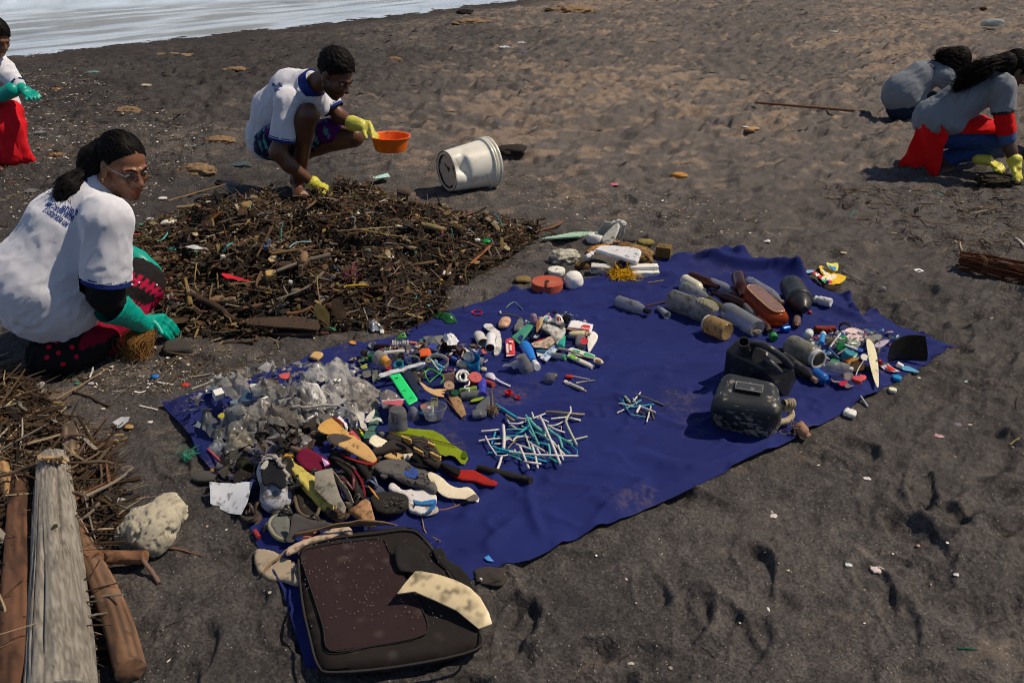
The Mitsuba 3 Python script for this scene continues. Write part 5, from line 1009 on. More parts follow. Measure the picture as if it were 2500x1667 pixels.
flat('red_print', '', '', [(1680,400),(1740,430),(1760,455),(1700,440)], 'gloss', (.5,.03,.03),.001,.016, of=k); lie('red_end', '', '', (1612,365),(1640,395),18, DISC, 'plastic', (.55,.03,.02), of=k)
k = flat('small_tube', 'flattened blue and white tube with white cap beside the black tray', 'tube', [(1815,425),(1860,412),(1950,445),(1968,468),(1900,465),(1830,445)], 'gloss', (.10,.32,.52),.006,.008, warp=.004); lie('cap', '', '', (1770,390),(1822,420),24, DISC, 'plastic', WHT, of=k)
stand('cap', 'bright blue ring cap at the sheet edge right of the blade', 'cap', (1776,502),38,.015, CAP, 'plastic', (.01,.24,.55))
stand('cap', 'cream round cap on the sand beyond the sheet edge', 'cap', (1737,610),34,.012, CAP, 'plastic', (.66,.66,.48))
rod('pen', 'slim grey-blue pen half on the sand below the right-hand heap', 'pen', [(1447,682),(1512,778)],11, 'plastic', (.36,.39,.45), knot=0)
k = flat('soap_bar', 'white rounded plastic bar on the sand below the sheet', 'bar', [(1295,825),(1310,792),(1340,788),(1408,815),(1412,845),(1390,862),(1320,845)], 'plastic', (.70,.70,.66),.02,.016, bev=.3)
flat('slot', '', '', [(1318,806),(1345,808),(1355,822),(1325,822)], 'plastic', (.40,.40,.37),.001,.028, of=k)
for x, y, c_, l_ in ((1150,290,(.02,.2,.5), 'blue'),(1225,370,(.015,.2,.08), 'green'),(1380,310,(.01,.22,.2), 'teal'),(1530,430, BLK, 'black')):
    flat('plastic_scrap', l_ + ' plastic scrap deep in the right-hand heap', 'scrap', [(x - 40, y - 10),(x, y - 26),(x + 42, y),(x + 20, y + 26),(x - 30, y + 18)], 'plastic', c_, .004,.006, warp=.01)

# ---------------------------------------------------------------- tubes and packets in the middle of the sheet
win(1130,720,5.88); mound(1330,520,.18,.10,.2,.03)
lie('soap_dish', 'peach-coloured rounded bar at the back left of the toothpaste tubes', 'soap', (632,330),(565,465),80, PILL, 'plastic', (.55,.33,.21), squash=.6, dirt=.15)
rod('straw_piece', 'bent teal and brown straw on the back edge of the sheet', 'straw', [(618,192),(680,135),(742,110),(800,160),(862,218)],8, 'plastic', (.10,.20,.21), knot=0)
rod('twig', 'curved brown twig behind the peach bar', 'twig', [(508,280),(640,284),(740,300),(860,348)],8, 'matte', (.15,.10,.045))
lie('bead', 'white round bead on the sheet behind the peach bar', 'bead', (522,253),(550,253),22, PILL, 'plastic', WHT)
one('hair_ring', 'red elastic hair ring on the sand at the back of the sheet', 'ring', tube([P(205 + 68 * math.cos(t),252 + 30 * math.sin(t),.004) for t in np.linspace(0,6.2832,30)],.0028,6, False), 'matte', (.50,.02,.03), smooth=True)
lump_('white_pebble', 'white bead beside the red hair ring', 'pebble', (130,245),(28,22), 'plastic', WHT, .1, sub=2)
lie('cup', 'crushed off-white cup left of the toothpaste tubes', 'cup', (215,555),(295,690),82,[(0,0),(.75,.02),(.9,.12),(1,.9),(1.02,1),(.94,1),(.8,.1)], 'plastic', (.58,.57,.52), squash=.75, lump=.15, dirt=.3)
k = lie('canister', 'white canister with dark open end beside the crushed cup', 'canister', (405,590),(390,765),70,[(0,0),(.9,0),(1,.03),(1,.14),(.94,.16),(.94,1),(.84,1),(.82,.3)], 'plastic', (.66,.67,.70), n=26, dirt=.1)
part(k, 'mouth', lathe([(0,0),(.84,0),(.84,.02)], LAST[1] - (LAST[1] - LAST[0]) * .06, LAST[1], LAST[2],22), 'matte', (.03,.028,.025), smooth=True)
flat('squeezed_tube', 'long squeezed white tube with black scuffs at the left of the toothpaste tubes', 'tube', [(300,442),(395,418),(450,470),(540,555),(548,800),(455,842),(452,760),(478,620),(400,540),(330,495)], 'plastic', (.62,.62,.60),.014,.012, warp=.008, wsc=30, dirt=.40)
lump_('leaf_scrap', 'dry brown leaf scrap below the crushed cup', 'leaf', (150,728),(115,55), 'matte', (.13,.09,.06),.45, sub=2)
k = flat('toothpaste_box', 'small red and white toothpaste box at the front of the tubes', 'box', [(612,655),(690,635),(735,650),(752,840),(745,870),(625,882),(612,800)], 'gloss', (.58,.05,.05),.018,.014, round=False)
for q in ([(620,700),(650,690),(660,830),(630,835)],[(660,655),(720,660),(715,685),(662,680)],[(620,860),(740,850),(745,870),(625,880)],[(670,720),(700,715),(705,790),(672,800)]): flat('print', '', '', q, 'gloss', (.70,.55,.55),.001,.0245, of=k, round=False)
k = flat('squeezed_tube', 'flat green tube with a navy round mark', 'tube', [(700,612),(960,385),(1032,428),(960,540),(815,702)], 'plastic', (.05,.24,.16),.012,.024, round=False, dirt=.12)
flat('mark', '', '', [(795 + 0,610),(835,568),(868,600),(850,650),(815,650)], 'plastic', (.012,.02,.09),.001,.0315, of=k)
flat('squeezed_tube', 'crumpled grey tube behind the green tube', 'tube', [(730,480),(770,400),(830,350),(898,420),(860,500),(800,520)], 'film', (.50,.51,.49),.01,.02, warp=.016, wsc=30, dirt=.2)
k = lie('lilac_bottle', 'small lilac bottle leaning at the back of the tubes', 'bottle', (1000,265,.05),(1035,420,.01),52, PILL, 'plastic', (.20,.13,.22)); neckcap(k, (.13,.03,.18),.72,1.02,.95, 'base')
for i, q in enumerate(([(1060,400),(1100,335),(1125,340),(1100,480),(1055,530)],[(1105,330),(1160,335),(1110,475),(1095,470)])): flat('cardboard', ('brown torn cardboard strip behind the green tube', 'pale split cardboard strip at the back of the tubes')[i], 'cardboard', q, 'matte', ((.30,.17,.07),(.50,.36,.19))[i],.006,.045, dirt=.2)
k = stand('lid', 'white patterned jar lid at the back of the tubes', 'lid', (1212,335),62,.014, DISC, 'gloss', (.62,.66,.68), dz=.035, lean=(0,-.5))
for q, c_ in (([(1175,330),(1215,318),(1225,360),(1185,365)],(.15,.42,.42)),([(1220,300),(1255,310),(1245,335),(1222,325)],(.6,.15,.2))): flat('print', '', '', q, 'gloss', c_, .001,.054, of=k)
stand('lid', 'scuffed black lid under the red and white cap', 'lid', (1325,420),140,.012, DISC, 'plastic', (.06,.06,.06), dz=.03, dirt=.4, dcol=(.3,.3,.3), lean=(0,-.3))
k = flat('tube_end', 'red and white rounded tube end on top of the black lid', 'tube', [(1330,320,.02),(1350,275,.04),(1395,290,.04),(1452,400,.01),(1340,408,.01)], 'gloss', (.68,.66,.64),.014,.045)
for q in ([(1345,315,.02),(1370,308,.03),(1385,370,.02),(1355,375,.015)],[(1385,312,.03),(1405,330,.03),(1418,370,.02),(1398,372,.02)]): flat('print', '', '', q, 'gloss', (.60,.05,.03),.001,.054, of=k)
one('scrubber', 'dark bristly scrubber behind the toothpaste tubes', 'scrubber', fuzz(P(1482,355,.02),.016,90,.02,.0012), 'matte', (.03,.03,.025), smooth=True)
flat('squeezed_tube', 'large crumpled foil tube in the middle of the heap', 'tube', [(1110,470),(1180,405),(1260,420),(1400,490),(1460,480),(1470,560),(1360,690),(1290,620),(1230,560)], 'plastic', (.50,.49,.46),.016,.03, warp=.016, wsc=26, dirt=.5, dcol=(.1,.09,.08))
k = flat('toothpaste_tube', 'white toothpaste tube with a red band at the right of the heap', 'tube', [(1545,362),(1650,385),(1872,442),(1842,545),(1700,515),(1498,482)], 'gloss', (.72,.72,.74),.016,.03, round=False, warp=.003)
flat('red_band', '', '', [(1640,402),(1828,440),(1815,512),(1700,495),(1560,470)], 'gloss', (.60,.03,.015),.001,.0395, of=k, round=False)
for q, c_ in (([(1555,375),(1625,392),(1600,405),(1545,395)],(.2,.42,.62)),([(1535,420),(1610,425),(1590,440),(1530,436)],(.25,.46,.66)),([(1500,482),(1700,515),(1840,545),(1838,553),(1690,526),(1498,494)],(.70,.36,.05))): flat('print', '', '', q, 'gloss', c_, .001,.0395, of=k)
A0, B0, U0 = P(1815,470,.041), P(1622,452,.041), P(1800,520,.041); tx = meshkit.text_mesh('Colgate', ln(34, A0),.0006, True); tx.apply_scale([np.linalg.norm(B0 - A0) / tx.bounds[1,0],1.25,1])
ex = (B0 - A0) / np.linalg.norm(B0 - A0); nz = np.array([0,0,1.]); ey = np.cross(nz, ex); q = np.array(tx.vertices); tx.vertices = P(1822,480,.0415) + q[:, :1] * ex + q[:, 1:2] * ey + q[:, 2:] * nz
part(k, 'lettering', tx, 'gloss', (.78,.76,.74), smooth=False, var=.02)
lie('cream_tube', 'plump cream tube in front of the red-banded toothpaste tube', 'tube', (1515,565),(1790,560),46, PILL, 'plastic', (.66,.56,.33), dz=.01, dirt=.12)
flat('squeezed_tube', 'white pointed tube at the far right of the heap', 'tube', [(1800,560),(1860,535),(1915,560),(1938,620),(1870,740),(1805,832),(1790,700)], 'plastic', (.68,.67,.63),.012,.012, dirt=.2)
k = lie('clear_bottle', 'tiny clear bottle with red label and black neck at the right of the tubes', 'bottle', (1690,620),(1690,760),78, PET, 'clear', (.6,.55,.56), squash=.7); neckcap(k, (.03,.03,.035),.78,1.0,.5, 'neck'); flat('label', '', '', [(1680,630),(1780,620),(1790,700),(1700,705)], 'gloss', (.45,.03,.03),.001,.03, of=k, warp=.006)
lie('red_tube', 'dark red round tube under the foil tube', 'tube', (1010,690),(1200,635),26, PILL, 'gloss', (.30,.015,.015), dz=.01)
flat('patterned_sachet', 'torn sachet with brown scale pattern in the middle of the tubes', 'sachet', [(980,700),(1080,680),(1250,600),(1390,560),(1370,640),(1260,740),(1150,750),(1040,760)], 'gloss', (.46,.38,.28),.003,.03, warp=.012, wsc=30, dirt=.5, dcol=(.12,.04,.03), sc=60)
k = lie('navy_bottle', 'small navy round bottle with a white star mark beneath the green tube', 'bottle', (960,620),(1110,615),58, PILL, 'gloss', (.008,.012,.04)); flat('mark', '', '', [(1020,590),(1040,575),(1060,590),(1075,610),(1045,620),(1015,612)], 'gloss', (.35,.40,.5),.001, ln(118, LAST[0]), of=k)
k = flat('teal_box', 'teal box end with bright green edge in the middle of the tubes', 'box', [(1365,640),(1372,612),(1475,605),(1470,700),(1450,778),(1365,720)], 'gloss', (.02,.34,.26),.022,.025, round=False); flat('edge', '', '', [(1368,622),(1372,610),(1475,604),(1474,622)], 'gloss', (.12,.6,.05),.001,.0375, of=k, round=False)
k = flat('sample_tube', 'pale blue sample tube lying across the front of the heap', 'tube', [(1100,895),(1290,700),(1360,680),(1385,745),(1200,965)], 'gloss', (.50,.60,.72),.008,.012, round=False, warp=.004, dirt=.12)
flat('red_mark', '', '', [(1150,905),(1180,905),(1185,925),(1150,925)], 'gloss', (.5,.04,.03),.001,.0175, of=k)
for i, (x, y) in enumerate(((1190,860),(1225,820),(1262,778),(1300,735))): flat('print', '', '', [(x - 12, y),(x + 2, y - 20),(x + 28, y - 4),(x + 10, y + 20)], 'gloss', (.2,.36,.62),.001,.0175, of=k)
flat('triangle_wrapper', 'white and navy folded wrapper beside the blue bottle', 'wrapper', [(1045,790),(1200,800),(1160,850),(1075,882)], 'gloss', (.62,.64,.64),.003,.012, round=False); flat('triangle_wrapper', 'dark blue wrapper fold above the white folded wrapper', 'wrapper', [(1050,790),(1130,770),(1205,795),(1190,820),(1080,815)], 'gloss', (.02,.10,.20),.003,.02, round=False)
k = lie('blue_bottle', 'curved bright blue bottle with white cap at the front of the tubes', 'bottle', (875,690),(1010,945),82,[(0,0),(.6,.02),(.9,.08),(1,.2),(.95,.5),(.72,.8),(.6,1),(0,1)], 'plastic', (.015,.16,.55), squash=.8, n=26)
lie('neck', '', '', (1010,945),(1040,995),46, DISC, 'plastic', (.62,.63,.64), of=k); lie('cap', '', '', (1038,992),(1070,1040),52, DISC, 'plastic', (.72,.72,.73), of=k)
k = stand('cup', 'clear torn plastic cup with a wide rim in front of the blue bottle', 'cup', (825,870),78,.07,[(0,1),(.9,1),(1,.95),(1.1,.62),(1.18,.6),(1.22,.35),(1.3,.3),(1.35,0),(1.42,0)], 'clear', (.50,.51,.50), lean=(-.42,.1), dirt=.2, dcol=(.3,.3,.28))
flat('torn_flap', '', '', [(560,1025),(600,985),(670,965),(760,930),(800,960),(740,1060),(690,1010),(640,1000)], 'clear', (.52,.53,.52),.001,.03, of=k, warp=.012)
k = flat('toothpaste_tube', 'long flat white tube with green patches at the front right', 'tube', [(1495,800),(1560,755),(1720,800),(1900,868),(1890,905),(1700,880),(1520,840)], 'gloss', (.62,.66,.62),.006,.012, round=False, warp=.003)
for q in ([(1560,775),(1680,805),(1660,825),(1545,795)],[(1760,825),(1880,870),(1875,895),(1740,865)]): flat('green_print', '', '', q, 'gloss', (.03,.34,.14),.001,.0165, of=k)
k = lie('cream_tube', 'white tube with green leaf print nearest the viewer', 'tube', (1510,870),(1870,1035),44,[(0,0),(.7,0),(.85,.06),(1,.3),(1,.92),(1.04,.93),(1.04,1),(0,1)], 'gloss', (.66,.64,.56), squash=.7, dirt=.15)
for q in ([(1530,860),(1590,860),(1630,920),(1570,910)],[(1640,900),(1670,905),(1680,930),(1650,930)]): flat('leaf_print', '', '', q, 'gloss', (.16,.42,.04),.001, ln(72, LAST[0]), of=k)
k = rod('toothbrush', 'worn toothbrush lying on top of the green-patched tube', 'toothbrush', [(1370,780,.02),(1550,815,.02),(1750,890,.02),(1890,925,.015)],14, 'plastic', (.42,.34,.26), knot=.05)
flat('head', '', '', [(1880,905),(1960,915),(2015,955),(2010,985),(1950,985),(1890,955)], 'plastic', (.58,.50,.38),.01,.022, of=k); flat('bristles', '', '', [(1900,930),(1960,932),(1985,960),(1950,972),(1905,955)], 'matte', (.16,.10,.05),.006,.031, of=k)
rod('wire', 'small twisted dark wire right of the teal box', 'wire', [(1480,710,.01),(1510,690,.02),(1550,700,.02),(1555,740,.01),(1490,750,.01)],7, 'metal', (.05,.045,.05))
k = lie('clear_tube', 'clear tube with a green ring under the leaf-print tube', 'tube', (1260,855),(1480,900),44, TUBE, 'clear', (.5,.55,.52)); neckcap(k, (.05,.35,.15),.86,.96,1.06, 'ring')
k = thing('light_bulb', 'clear glass light bulb lying alone on the sheet', 'bulb'); c0 = P(1240,1195, ln(82, P(1240,1260))); e0 = P(1350,1150,.03)
part(k, 'glass', lathe([(0,0),(.4,.06),(.75,.2),(.98,.45),(1,.55),(.9,.75),(.6,.95),(.5,1.05)], c0 + (c0 - e0) * .7, c0 + (e0 - c0) * .65, ln(84, c0),28), 'glass', (.62,.63,.62), smooth=True); part(k, 'base', lathe([(.9,0),(1,.1),(1,.8),(.8,.9),(.5,1),(0,1)], c0 + (e0 - c0) * .6, e0, ln(46, c0),20), 'metal', (.42,.36,.26), smooth=40, dirt=.3)
k = rod('syringe', 'syringe plunger with a red top beside the bulb', 'syringe', [(1570,1175),(1820,1222)],11, 'plastic', (.45,.40,.40), knot=0); lie('red_top', '', '', (1480,1168),(1572,1180),30, DISC, 'plastic', (.55,.025,.02), of=k)
rod('needle_sheath', 'grey tapered needle sheath crossing the red-topped plunger', 'sheath', [(1620,1275),(1740,1255),(1905,1235)],15, 'plastic', (.34,.32,.29), knot=0, taper=.5)
k = lie('syringe', 'white syringe barrel with flanges nearest the viewer', 'syringe', (1530,1275),(1735,1362),26,[(0,0),(1,0),(1,.9),(.5,.93),(.4,1),(0,1)], 'plastic', (.52,.48,.40), n=16)
lie('flange', '', '', (1462,1240),(1490,1252),36, DISC, 'plastic', (.62,.60,.55), of=k, squash=.6); lie('flange', '', '', (1515,1268),(1532,1275),40, DISC, 'plastic', (.58,.55,.5), of=k, squash=.6); lie('plunger', '', '', (1485,1250),(1520,1268),14, DISC, 'plastic', (.6,.58,.54), of=k); lie('tip', '', '', (1730,1360),(1765,1376),12, DISC, 'plastic', (.55,.5,.42), of=k)
# ---------------------------------------------------------------- cups, caps and combs in the middle-left heap
win(880,800,5.6); mound(760,640,.34,.19,.15,.05)
stand('cap', 'translucent white cap on the sand at the back edge of the sheet', 'cap', (160,228),56,.02, CUP, 'film', (.6,.64,.66), lean=(-.25,-.4))
lie('brown_bottle', 'dark brown bottle lying at the back of the cup heap', 'bottle', (190,270),(510,275),46, BEER, 'glass', (.12,.03,.02), dirt=.1)
k = thing('hair_clip', 'lime green hair clip on the back edge of the cup heap', 'clip')
for q in ([(470,170,.02),(540,110,.05),(600,80,.06)],[(490,150,.03),(560,130,.05),(622,135,.05)],[(600,80,.06),(610,110,.055),(622,140,.05)],[(500,160,.025),(550,150,.04),(600,150,.045)]): rod('arm', '', '', q, 10, 'plastic', (.20,.56,.08), of=k, knot=0)
def coil(c, r, n, turns, rr, z): return [P(c[0] + r[0] * (i / n - .5) * 2 * 1.0 + r[1] * .6 * math.sin(i / n * turns * 6.283), c[1] + r[1] * math.cos(i / n * turns * 6.283), z) for i in range(n + 1)]
one('coiled_cord', 'coiled white plastic cord behind the cup heap', 'cord', cat(tube(coil((545,200),(120,26),90,7,0,.03),.0016,5, False), tube(coil((545,205),(125,30),90,5,0,.022),.0014,5, False)), 'plastic', (.58,.54,.48), smooth=True)
lie('red_tube', 'short salmon-red tube beside the coiled cord', 'tube', (668,205),(765,212),22, ROLL, 'plastic', (.48,.13,.10), dz=.02)
stand('ring', 'rust-coloured screw ring at the back of the cup heap', 'ring', (825,238),74,.03,[(1,0),(1.04,.2),(1,.3),(1.04,.5),(1,.6),(1,1),(.82,1),(.80,.3),(0,.3)], 'plastic', (.30,.15,.09), dirt=.3, lean=(0,-.2))
stand('tumbler', 'clear wide tumbler lying open at the back of the cup heap', 'tumbler', (980,195),88,.05, CUP, 'clear', (.6,.64,.64), lean=(.5,-.75), n=32)
flat('bag_scrap', 'clear sheet of plastic behind the clear tumbler', 'bag', [(865,115),(1000,110),(1130,95),(1140,190),(1060,230),(900,190)], 'film', (.5,.52,.48),.001,.03, warp=.012)
stand('cap', 'dark green cap beside the clear tumbler', 'cap', (845,180),44,.03, DISC, 'plastic', (.01,.09,.05), lean=(.4,-.3))
bag('white_bag', 'crumpled white plastic sheet at the back of the cup heap', 'bag', [(1130,90,.04),(1190,78,.05),(1335,105,.04),(1325,240,.0),(1230,215,.02),(1160,150,.04)], 'plastic', (.70,.72,.74),.03,.020,44)
lie('brown_bottle', 'big brown bottle with frosted end behind the clear ring', 'bottle', (1150,195),(1400,345),78,[(0,0),(.85,0),(1,.05),(1,.45),(.8,.62),(.62,.72),(.60,.92),(.68,.93),(.68,1),(.5,1)], 'glass', (.20,.045,.02), dirt=.15, dcol=(.25,.22,.2))
stand('cap', 'royal blue domed cap at the back of the cup heap', 'cap', (985,255),62,.03, CAP, 'plastic', (.02,.04,.30), lean=(.2,-.3))
k = flat('orange_packet', 'glossy orange packet in the cup heap', 'packet', [(800,312),(945,292),(975,370),(930,395),(815,400)], 'gloss', (.62,.10,.012),.012,.04, round=False, warp=.006)
lie('cup', 'dark grey cup under the rust-coloured ring', 'cup', (760,330),(790,400),60, CUP, 'plastic', (.05,.05,.055), dz=.01)
lie('canister', 'grey canister left of the dark cup', 'canister', (560,250),(660,270),44, ROLL, 'plastic', (.13,.13,.14), dz=.015)
lie('black_pot', 'dark pot at the left end of the cup heap', 'pot', (40,340),(120,390),66, CUP, 'plastic', (.02,.022,.02), dirt=.2); stand('cap', 'dark green cap inside the dark pot', 'cap', (135,372),40,.03, DISC, 'plastic', (.01,.10,.05))
lump_('plastic_lump', 'yellow plastic lump at the left end of the cup heap', 'lump', (110,432),(95,75), 'plastic', (.58,.40,.03),.2)
k = lie('jug', 'frosted jug with an orange lid at the left of the cup heap', 'jug', (230,390),(320,440),92,[(0,0),(.8,0),(1,.1),(1,.8),(.8,1)], 'film', (.56,.56,.54), dirt=.12, dz=.01); lie('lid', '', '', (310,430),(380,490),66,[(0,0),(1,0),(1,.4),(.94,.45),(.94,1),(0,1)], 'plastic', (.56,.27,.05), of=k, dz=.02)
stand('cap', 'teal ring cap standing open in the cup heap', 'cap', (520,498),66,.03, RING, 'plastic', (.02,.26,.33), dz=.005, lean=(-.1,-.5)); stand('cap', 'maroon cap beside the teal ring cap', 'cap', (385,540),56,.02, CAP, 'plastic', (.18,.015,.03)); stand('cap', 'blue cap behind the white strap', 'cap', (645,412),46,.03, DISC, 'plastic', (.02,.04,.26))
lie('beaker', 'cloudy beaker with dark dregs left of the blue cap', 'beaker', (470,380),(545,400),72, CUP, 'film', (.36,.35,.33), dirt=.35, dz=.01)
lie('white_tube', 'long dusty white tube behind the frosted jug', 'tube', (320,345),(605,320),28, ROLL, 'plastic', (.52,.53,.52), dz=.03, dirt=.2)
flat('strap', 'stiff silvery white strap across the middle of the cup heap', 'strap', [(268,630),(480,570),(700,500),(860,475),(870,510),(700,550),(480,620),(280,678)], 'gloss', (.55,.58,.62),.006,.05, warp=.008, wsc=40, dirt=.2)
flat('foil_wrapper', 'crumpled grey foil behind the strap end', 'wrapper', [(640,530),(740,480),(860,470),(890,520),(800,570),(680,570)], 'metal', (.40,.42,.48),.002,.04, warp=.025, wsc=35)
for c_, r_, l_ in (((720,445),85, 'upright clear plastic ring in the middle of the cup heap'),((1045,475),150, 'largest clear plastic ring holding blue straws')):
    one('clear_ring', l_, 'ring', tube([P(c_[0] + r_ * math.cos(t), c_[1] + r_ * .66 * math.sin(t),.03 + .018 * math.sin(-t)) for t in np.linspace(0,6.2832,44)], ln(r_ * .085, P(*c_)),8, False, 2.2), 'film', (.60,.60,.56), smooth=True)
for q, c_, l_ in (([(930,425,.05),(1050,500,.04),(1150,560,.03)],(.05,.40,.55), 'bright cyan straw inside the largest clear ring'),([(960,440,.05),(1070,590,.03)],(.5,.45,.3), 'yellowish straw inside the largest clear ring')): rod('straw', l_, 'straw', q, 12, 'plastic', c_, knot=0)
flat('blue_triangle', 'shiny blue triangular scrap inside the largest clear ring', 'scrap', [(1000,500),(1130,560),(1080,590),(1010,545)], 'gloss', (.02,.22,.55),.004,.03, round=False)
lie('blue_tube', 'short navy blue tube right of the largest clear ring', 'tube', (1235,405),(1310,440),30, ROLL, 'plastic', (.015,.05,.30), dz=.02)
lie('cream_bottle', 'small cream bottle at the right of the cup heap', 'bottle', (1310,475),(1470,525),46, PILL, 'plastic', (.58,.54,.40), dz=.01, dirt=.25)
k = stand('cup', 'blue cup with torn clear lid at the right of the cup heap', 'cup', (1530,420),108,.07, CUP, 'plastic', (.015,.22,.50), lean=(-.1,-.45), dirt=.1); stand('clear_lid', '', '', (1470,380),72,.02, LID, 'clear', (.6,.64,.64), of=k, dz=.06, lean=(-.3,-.6))
lie('flask', 'clear flask with green tint right of the blue cup', 'flask', (1660,480),(1570,450),70, VIAL, 'clear', (.50,.58,.52), dz=.01)
lump_('plastic_lump', 'pale grey plastic lump at the right tip of the cup heap', 'lump', (1682,570),(90,80), 'plastic', (.45,.43,.34),.12)
flat('lime_scrap', 'lime green strip at the left end of the cup heap', 'scrap', [(0,535),(40,512),(105,515),(90,550),(30,565)], 'plastic', (.36,.42,.03),.006,.02)
for q, c_, l_ in (([(150,500),(180,560),(290,540),(270,600),(160,610)],(.20,.24,.28), 'smoky plastic piece below the frosted jug'),([(20,610),(110,570),(150,640),(60,680)],(.42,.42,.38), 'dusty clear plastic piece at the left end of the cup heap'),([(170,620),(230,610),(240,690),(170,730)],(.40,.42,.36), 'curled clear plastic piece beside the dusty one')): flat('plastic_piece', l_, 'scrap', q, 'film', c_, .002,.03, warp=.02, wsc=25)
k = flat('plastic_ruler', 'bright green flat plastic handle with a round hole', 'handle', [(402,668,.02),(420,652,.022),(520,618,.02),(540,632,.02),(783,975,.008),(778,1000,.006),(668,1055,.0),(645,1040,.0)], 'plastic', (.02,.62,.16),.007,.045, round=False, res=.004, var=.04, dirt=.06)
one_ = P(487,680,.0715); part(k, 'hole', lathe([(0,0),(1,0),(1,.3)], one_ - (0,0,.001), one_ + (0,0,.0012), ln(27, one_),20), 'matte', (.008,.012,.01), smooth=40)
for x, y in ((600,860),(695,955)): rod('scratch', '', '', [(x - 25, y + 10,.012),(x, y - 8,.012),(x + 25, y + 6,.012)],3, 'matte', (.01,.09,.03), of=k, dz=.046)
flat('blade', 'dark navy plastic blade beside the green handle', 'blade', [(590,640),(640,560),(690,600),(800,830),(790,880),(740,880)], 'plastic', (.012,.016,.034),.008,.04)
flat('black_wrapper', 'crumpled black wrapper above the navy blade', 'wrapper', [(660,590),(760,550),(880,570),(890,660),(820,740),(740,700)], 'gloss', (.035,.03,.026),.002,.035, warp=.03, wsc=35)
one('cable_tie', 'green plastic loop in the middle of the cup heap', 'loop', cat(tube(smoothpoly([P(*q) for q in ((1140,670,.05),(1040,600,.055),(960,565,.055),(895,600,.055),(895,670,.05),(945,745,.045))], False),.0026,6), tube(smoothpoly([P(*q) for q in ((945,745,.045),(1000,690,.05),(1080,625,.06),(1115,570,.06))], False),.0022,6), tube(smoothpoly([P(*q) for q in ((1110,640,.05),(1140,690,.05),(1095,760,.05))], False),.0022,6)), 'plastic', (.06,.36,.07), smooth=True)
k = thing('comb', 'brown comb with fine teeth in the middle of the cup heap', 'comb'); a0, b0 = P(1115,650,.05), P(1285,620,.05); d0 = P(1135,780,.04) - a0
part(k, 'back', tube([a0, a0 * .5 + b0 * .5, b0],.006,8), 'plastic', (.15,.09,.06), smooth=True)
for i in range(14): o = a0 + (b0 - a0) * (i + .5) / 14; part(k, 'tooth', tube([o, o + d0 * .55, o + d0 * .95],[.0017,.0014,.0008],5), 'plastic', (.13,.075,.05), smooth=True)
flat('wooden_fork', 'flat tan wooden fork broken at the tines', 'fork', [(802,745),(830,750),(920,805),(1000,850),(1090,838),(1178,842),(1170,856),(1100,870),(1150,880),(1145,898),(1090,895),(1148,930),(1130,945),(1050,940),(960,905),(880,840)], 'matte', (.56,.36,.17),.004,.05, round=False, res=.004, sc=50)
k = stand('spool', 'tan wooden spool disc with a centre hole', 'spool', (1212,785),74,.02, DISC, 'matte', (.36,.25,.17), dz=.03, lean=(.15,-.5), dirt=.2); part(k, 'hole', lathe([(0,0),(.24,0),(.24,.2)], LAST[1], LAST[1] + (LAST[1] - LAST[0]) * .08, LAST[2],16), 'matte', (.015,.012,.01), smooth=40)
k = stand('wheel', 'thick red toy wheel with a small centre hole', 'wheel', (1572,672),92,.032,[(0,0),(.97,0),(1,.06),(1,.94),(.97,1),(0,1)], 'plastic', (.42,.05,.055), dz=.015, lean=(.25,-.45), var=.06, n=36); part(k, 'hole', lathe([(0,0),(.13,0),(.13,.2)], LAST[1], LAST[1] + (LAST[1] - LAST[0]) * .04, LAST[2],12), 'matte', (.02,.01,.01), smooth=40)
one('rope_hank', 'coiled hank of white rope beside the red wheel', 'rope', cat(*[tube(smoothpoly([P(1400 + 95 * math.cos(t + i) * (.7 + .3 * math.sin(i * 3)),640 + 65 * math.sin(t + i) + i * 4,.02 + .004 * i + .006 * math.sin(3 * t)) for t in np.linspace(0,6,9)], False),.0045,6) for i in range(9)]), 'matte', (.62,.62,.60), smooth=True, dirt=.1)
k = rod('spoon', 'lilac-white plastic spoon at the right of the cup heap', 'spoon', [(1830,690,.012),(1900,740,.006),(1980,780,.003),(2050,812,.002)],17, 'plastic', (.56,.54,.66), knot=0, flatten=.6); flat('bowl', '', '', [(1700,670),(1740,622),(1800,625),(1845,680),(1830,715),(1770,705)], 'plastic', (.56,.55,.66),.004,.018, of=k, dome=.012)
lie('red_tube', 'red and white tube stub under the spoon', 'tube', (1705,735),(1820,780),36, ROLL, 'plastic', (.48,.06,.04), dirt=.15)
lie('blue_container', 'deep blue ribbed container with a cap below the red wheel', 'container', (1655,735),(1665,925),66,[(0,0),(.95,0),(1,.04),(1,.55),(.94,.57),(.80,.60),(.80,.70),(.85,.72),(.80,.74),(.80,.84),(.85,.86),(.8,.88),(.78,1),(0,1)], 'plastic', (.035,.04,.34), n=28)
rod('hook', 'white plastic hook below the rope hank', 'hook', [(1490,745,.05),(1480,790,.05),(1430,810,.045),(1425,835,.045),(1480,840,.04),(1482,885,.03)],12, 'plastic', (.70,.70,.68), knot=0)
lie('green_tube', 'tube with green leaf colours under the deep blue container', 'tube', (1350,870),(1590,830),40, ROLL, 'gloss', (.16,.28,.06), dz=.01, dirt=.2); stand('cap', 'dark bottle-green cap at the front of the cup heap', 'cap', (1290,880),60,.03, CAP, 'plastic', (.012,.06,.035), lean=(0,-.3))
lie('clear_tube', 'clear open tube at the front right of the cup heap', 'tube', (1370,930),(1640,905),56, TUBE, 'clear', (.5,.52,.52), dirt=.15); flat('lime_sliver', 'thin lime green sliver in front of the clear open tube', 'sliver', [(1505,995),(1560,965),(1695,940),(1640,985),(1530,1015)], 'leafy', (.36,.48,.06),.002,.012)
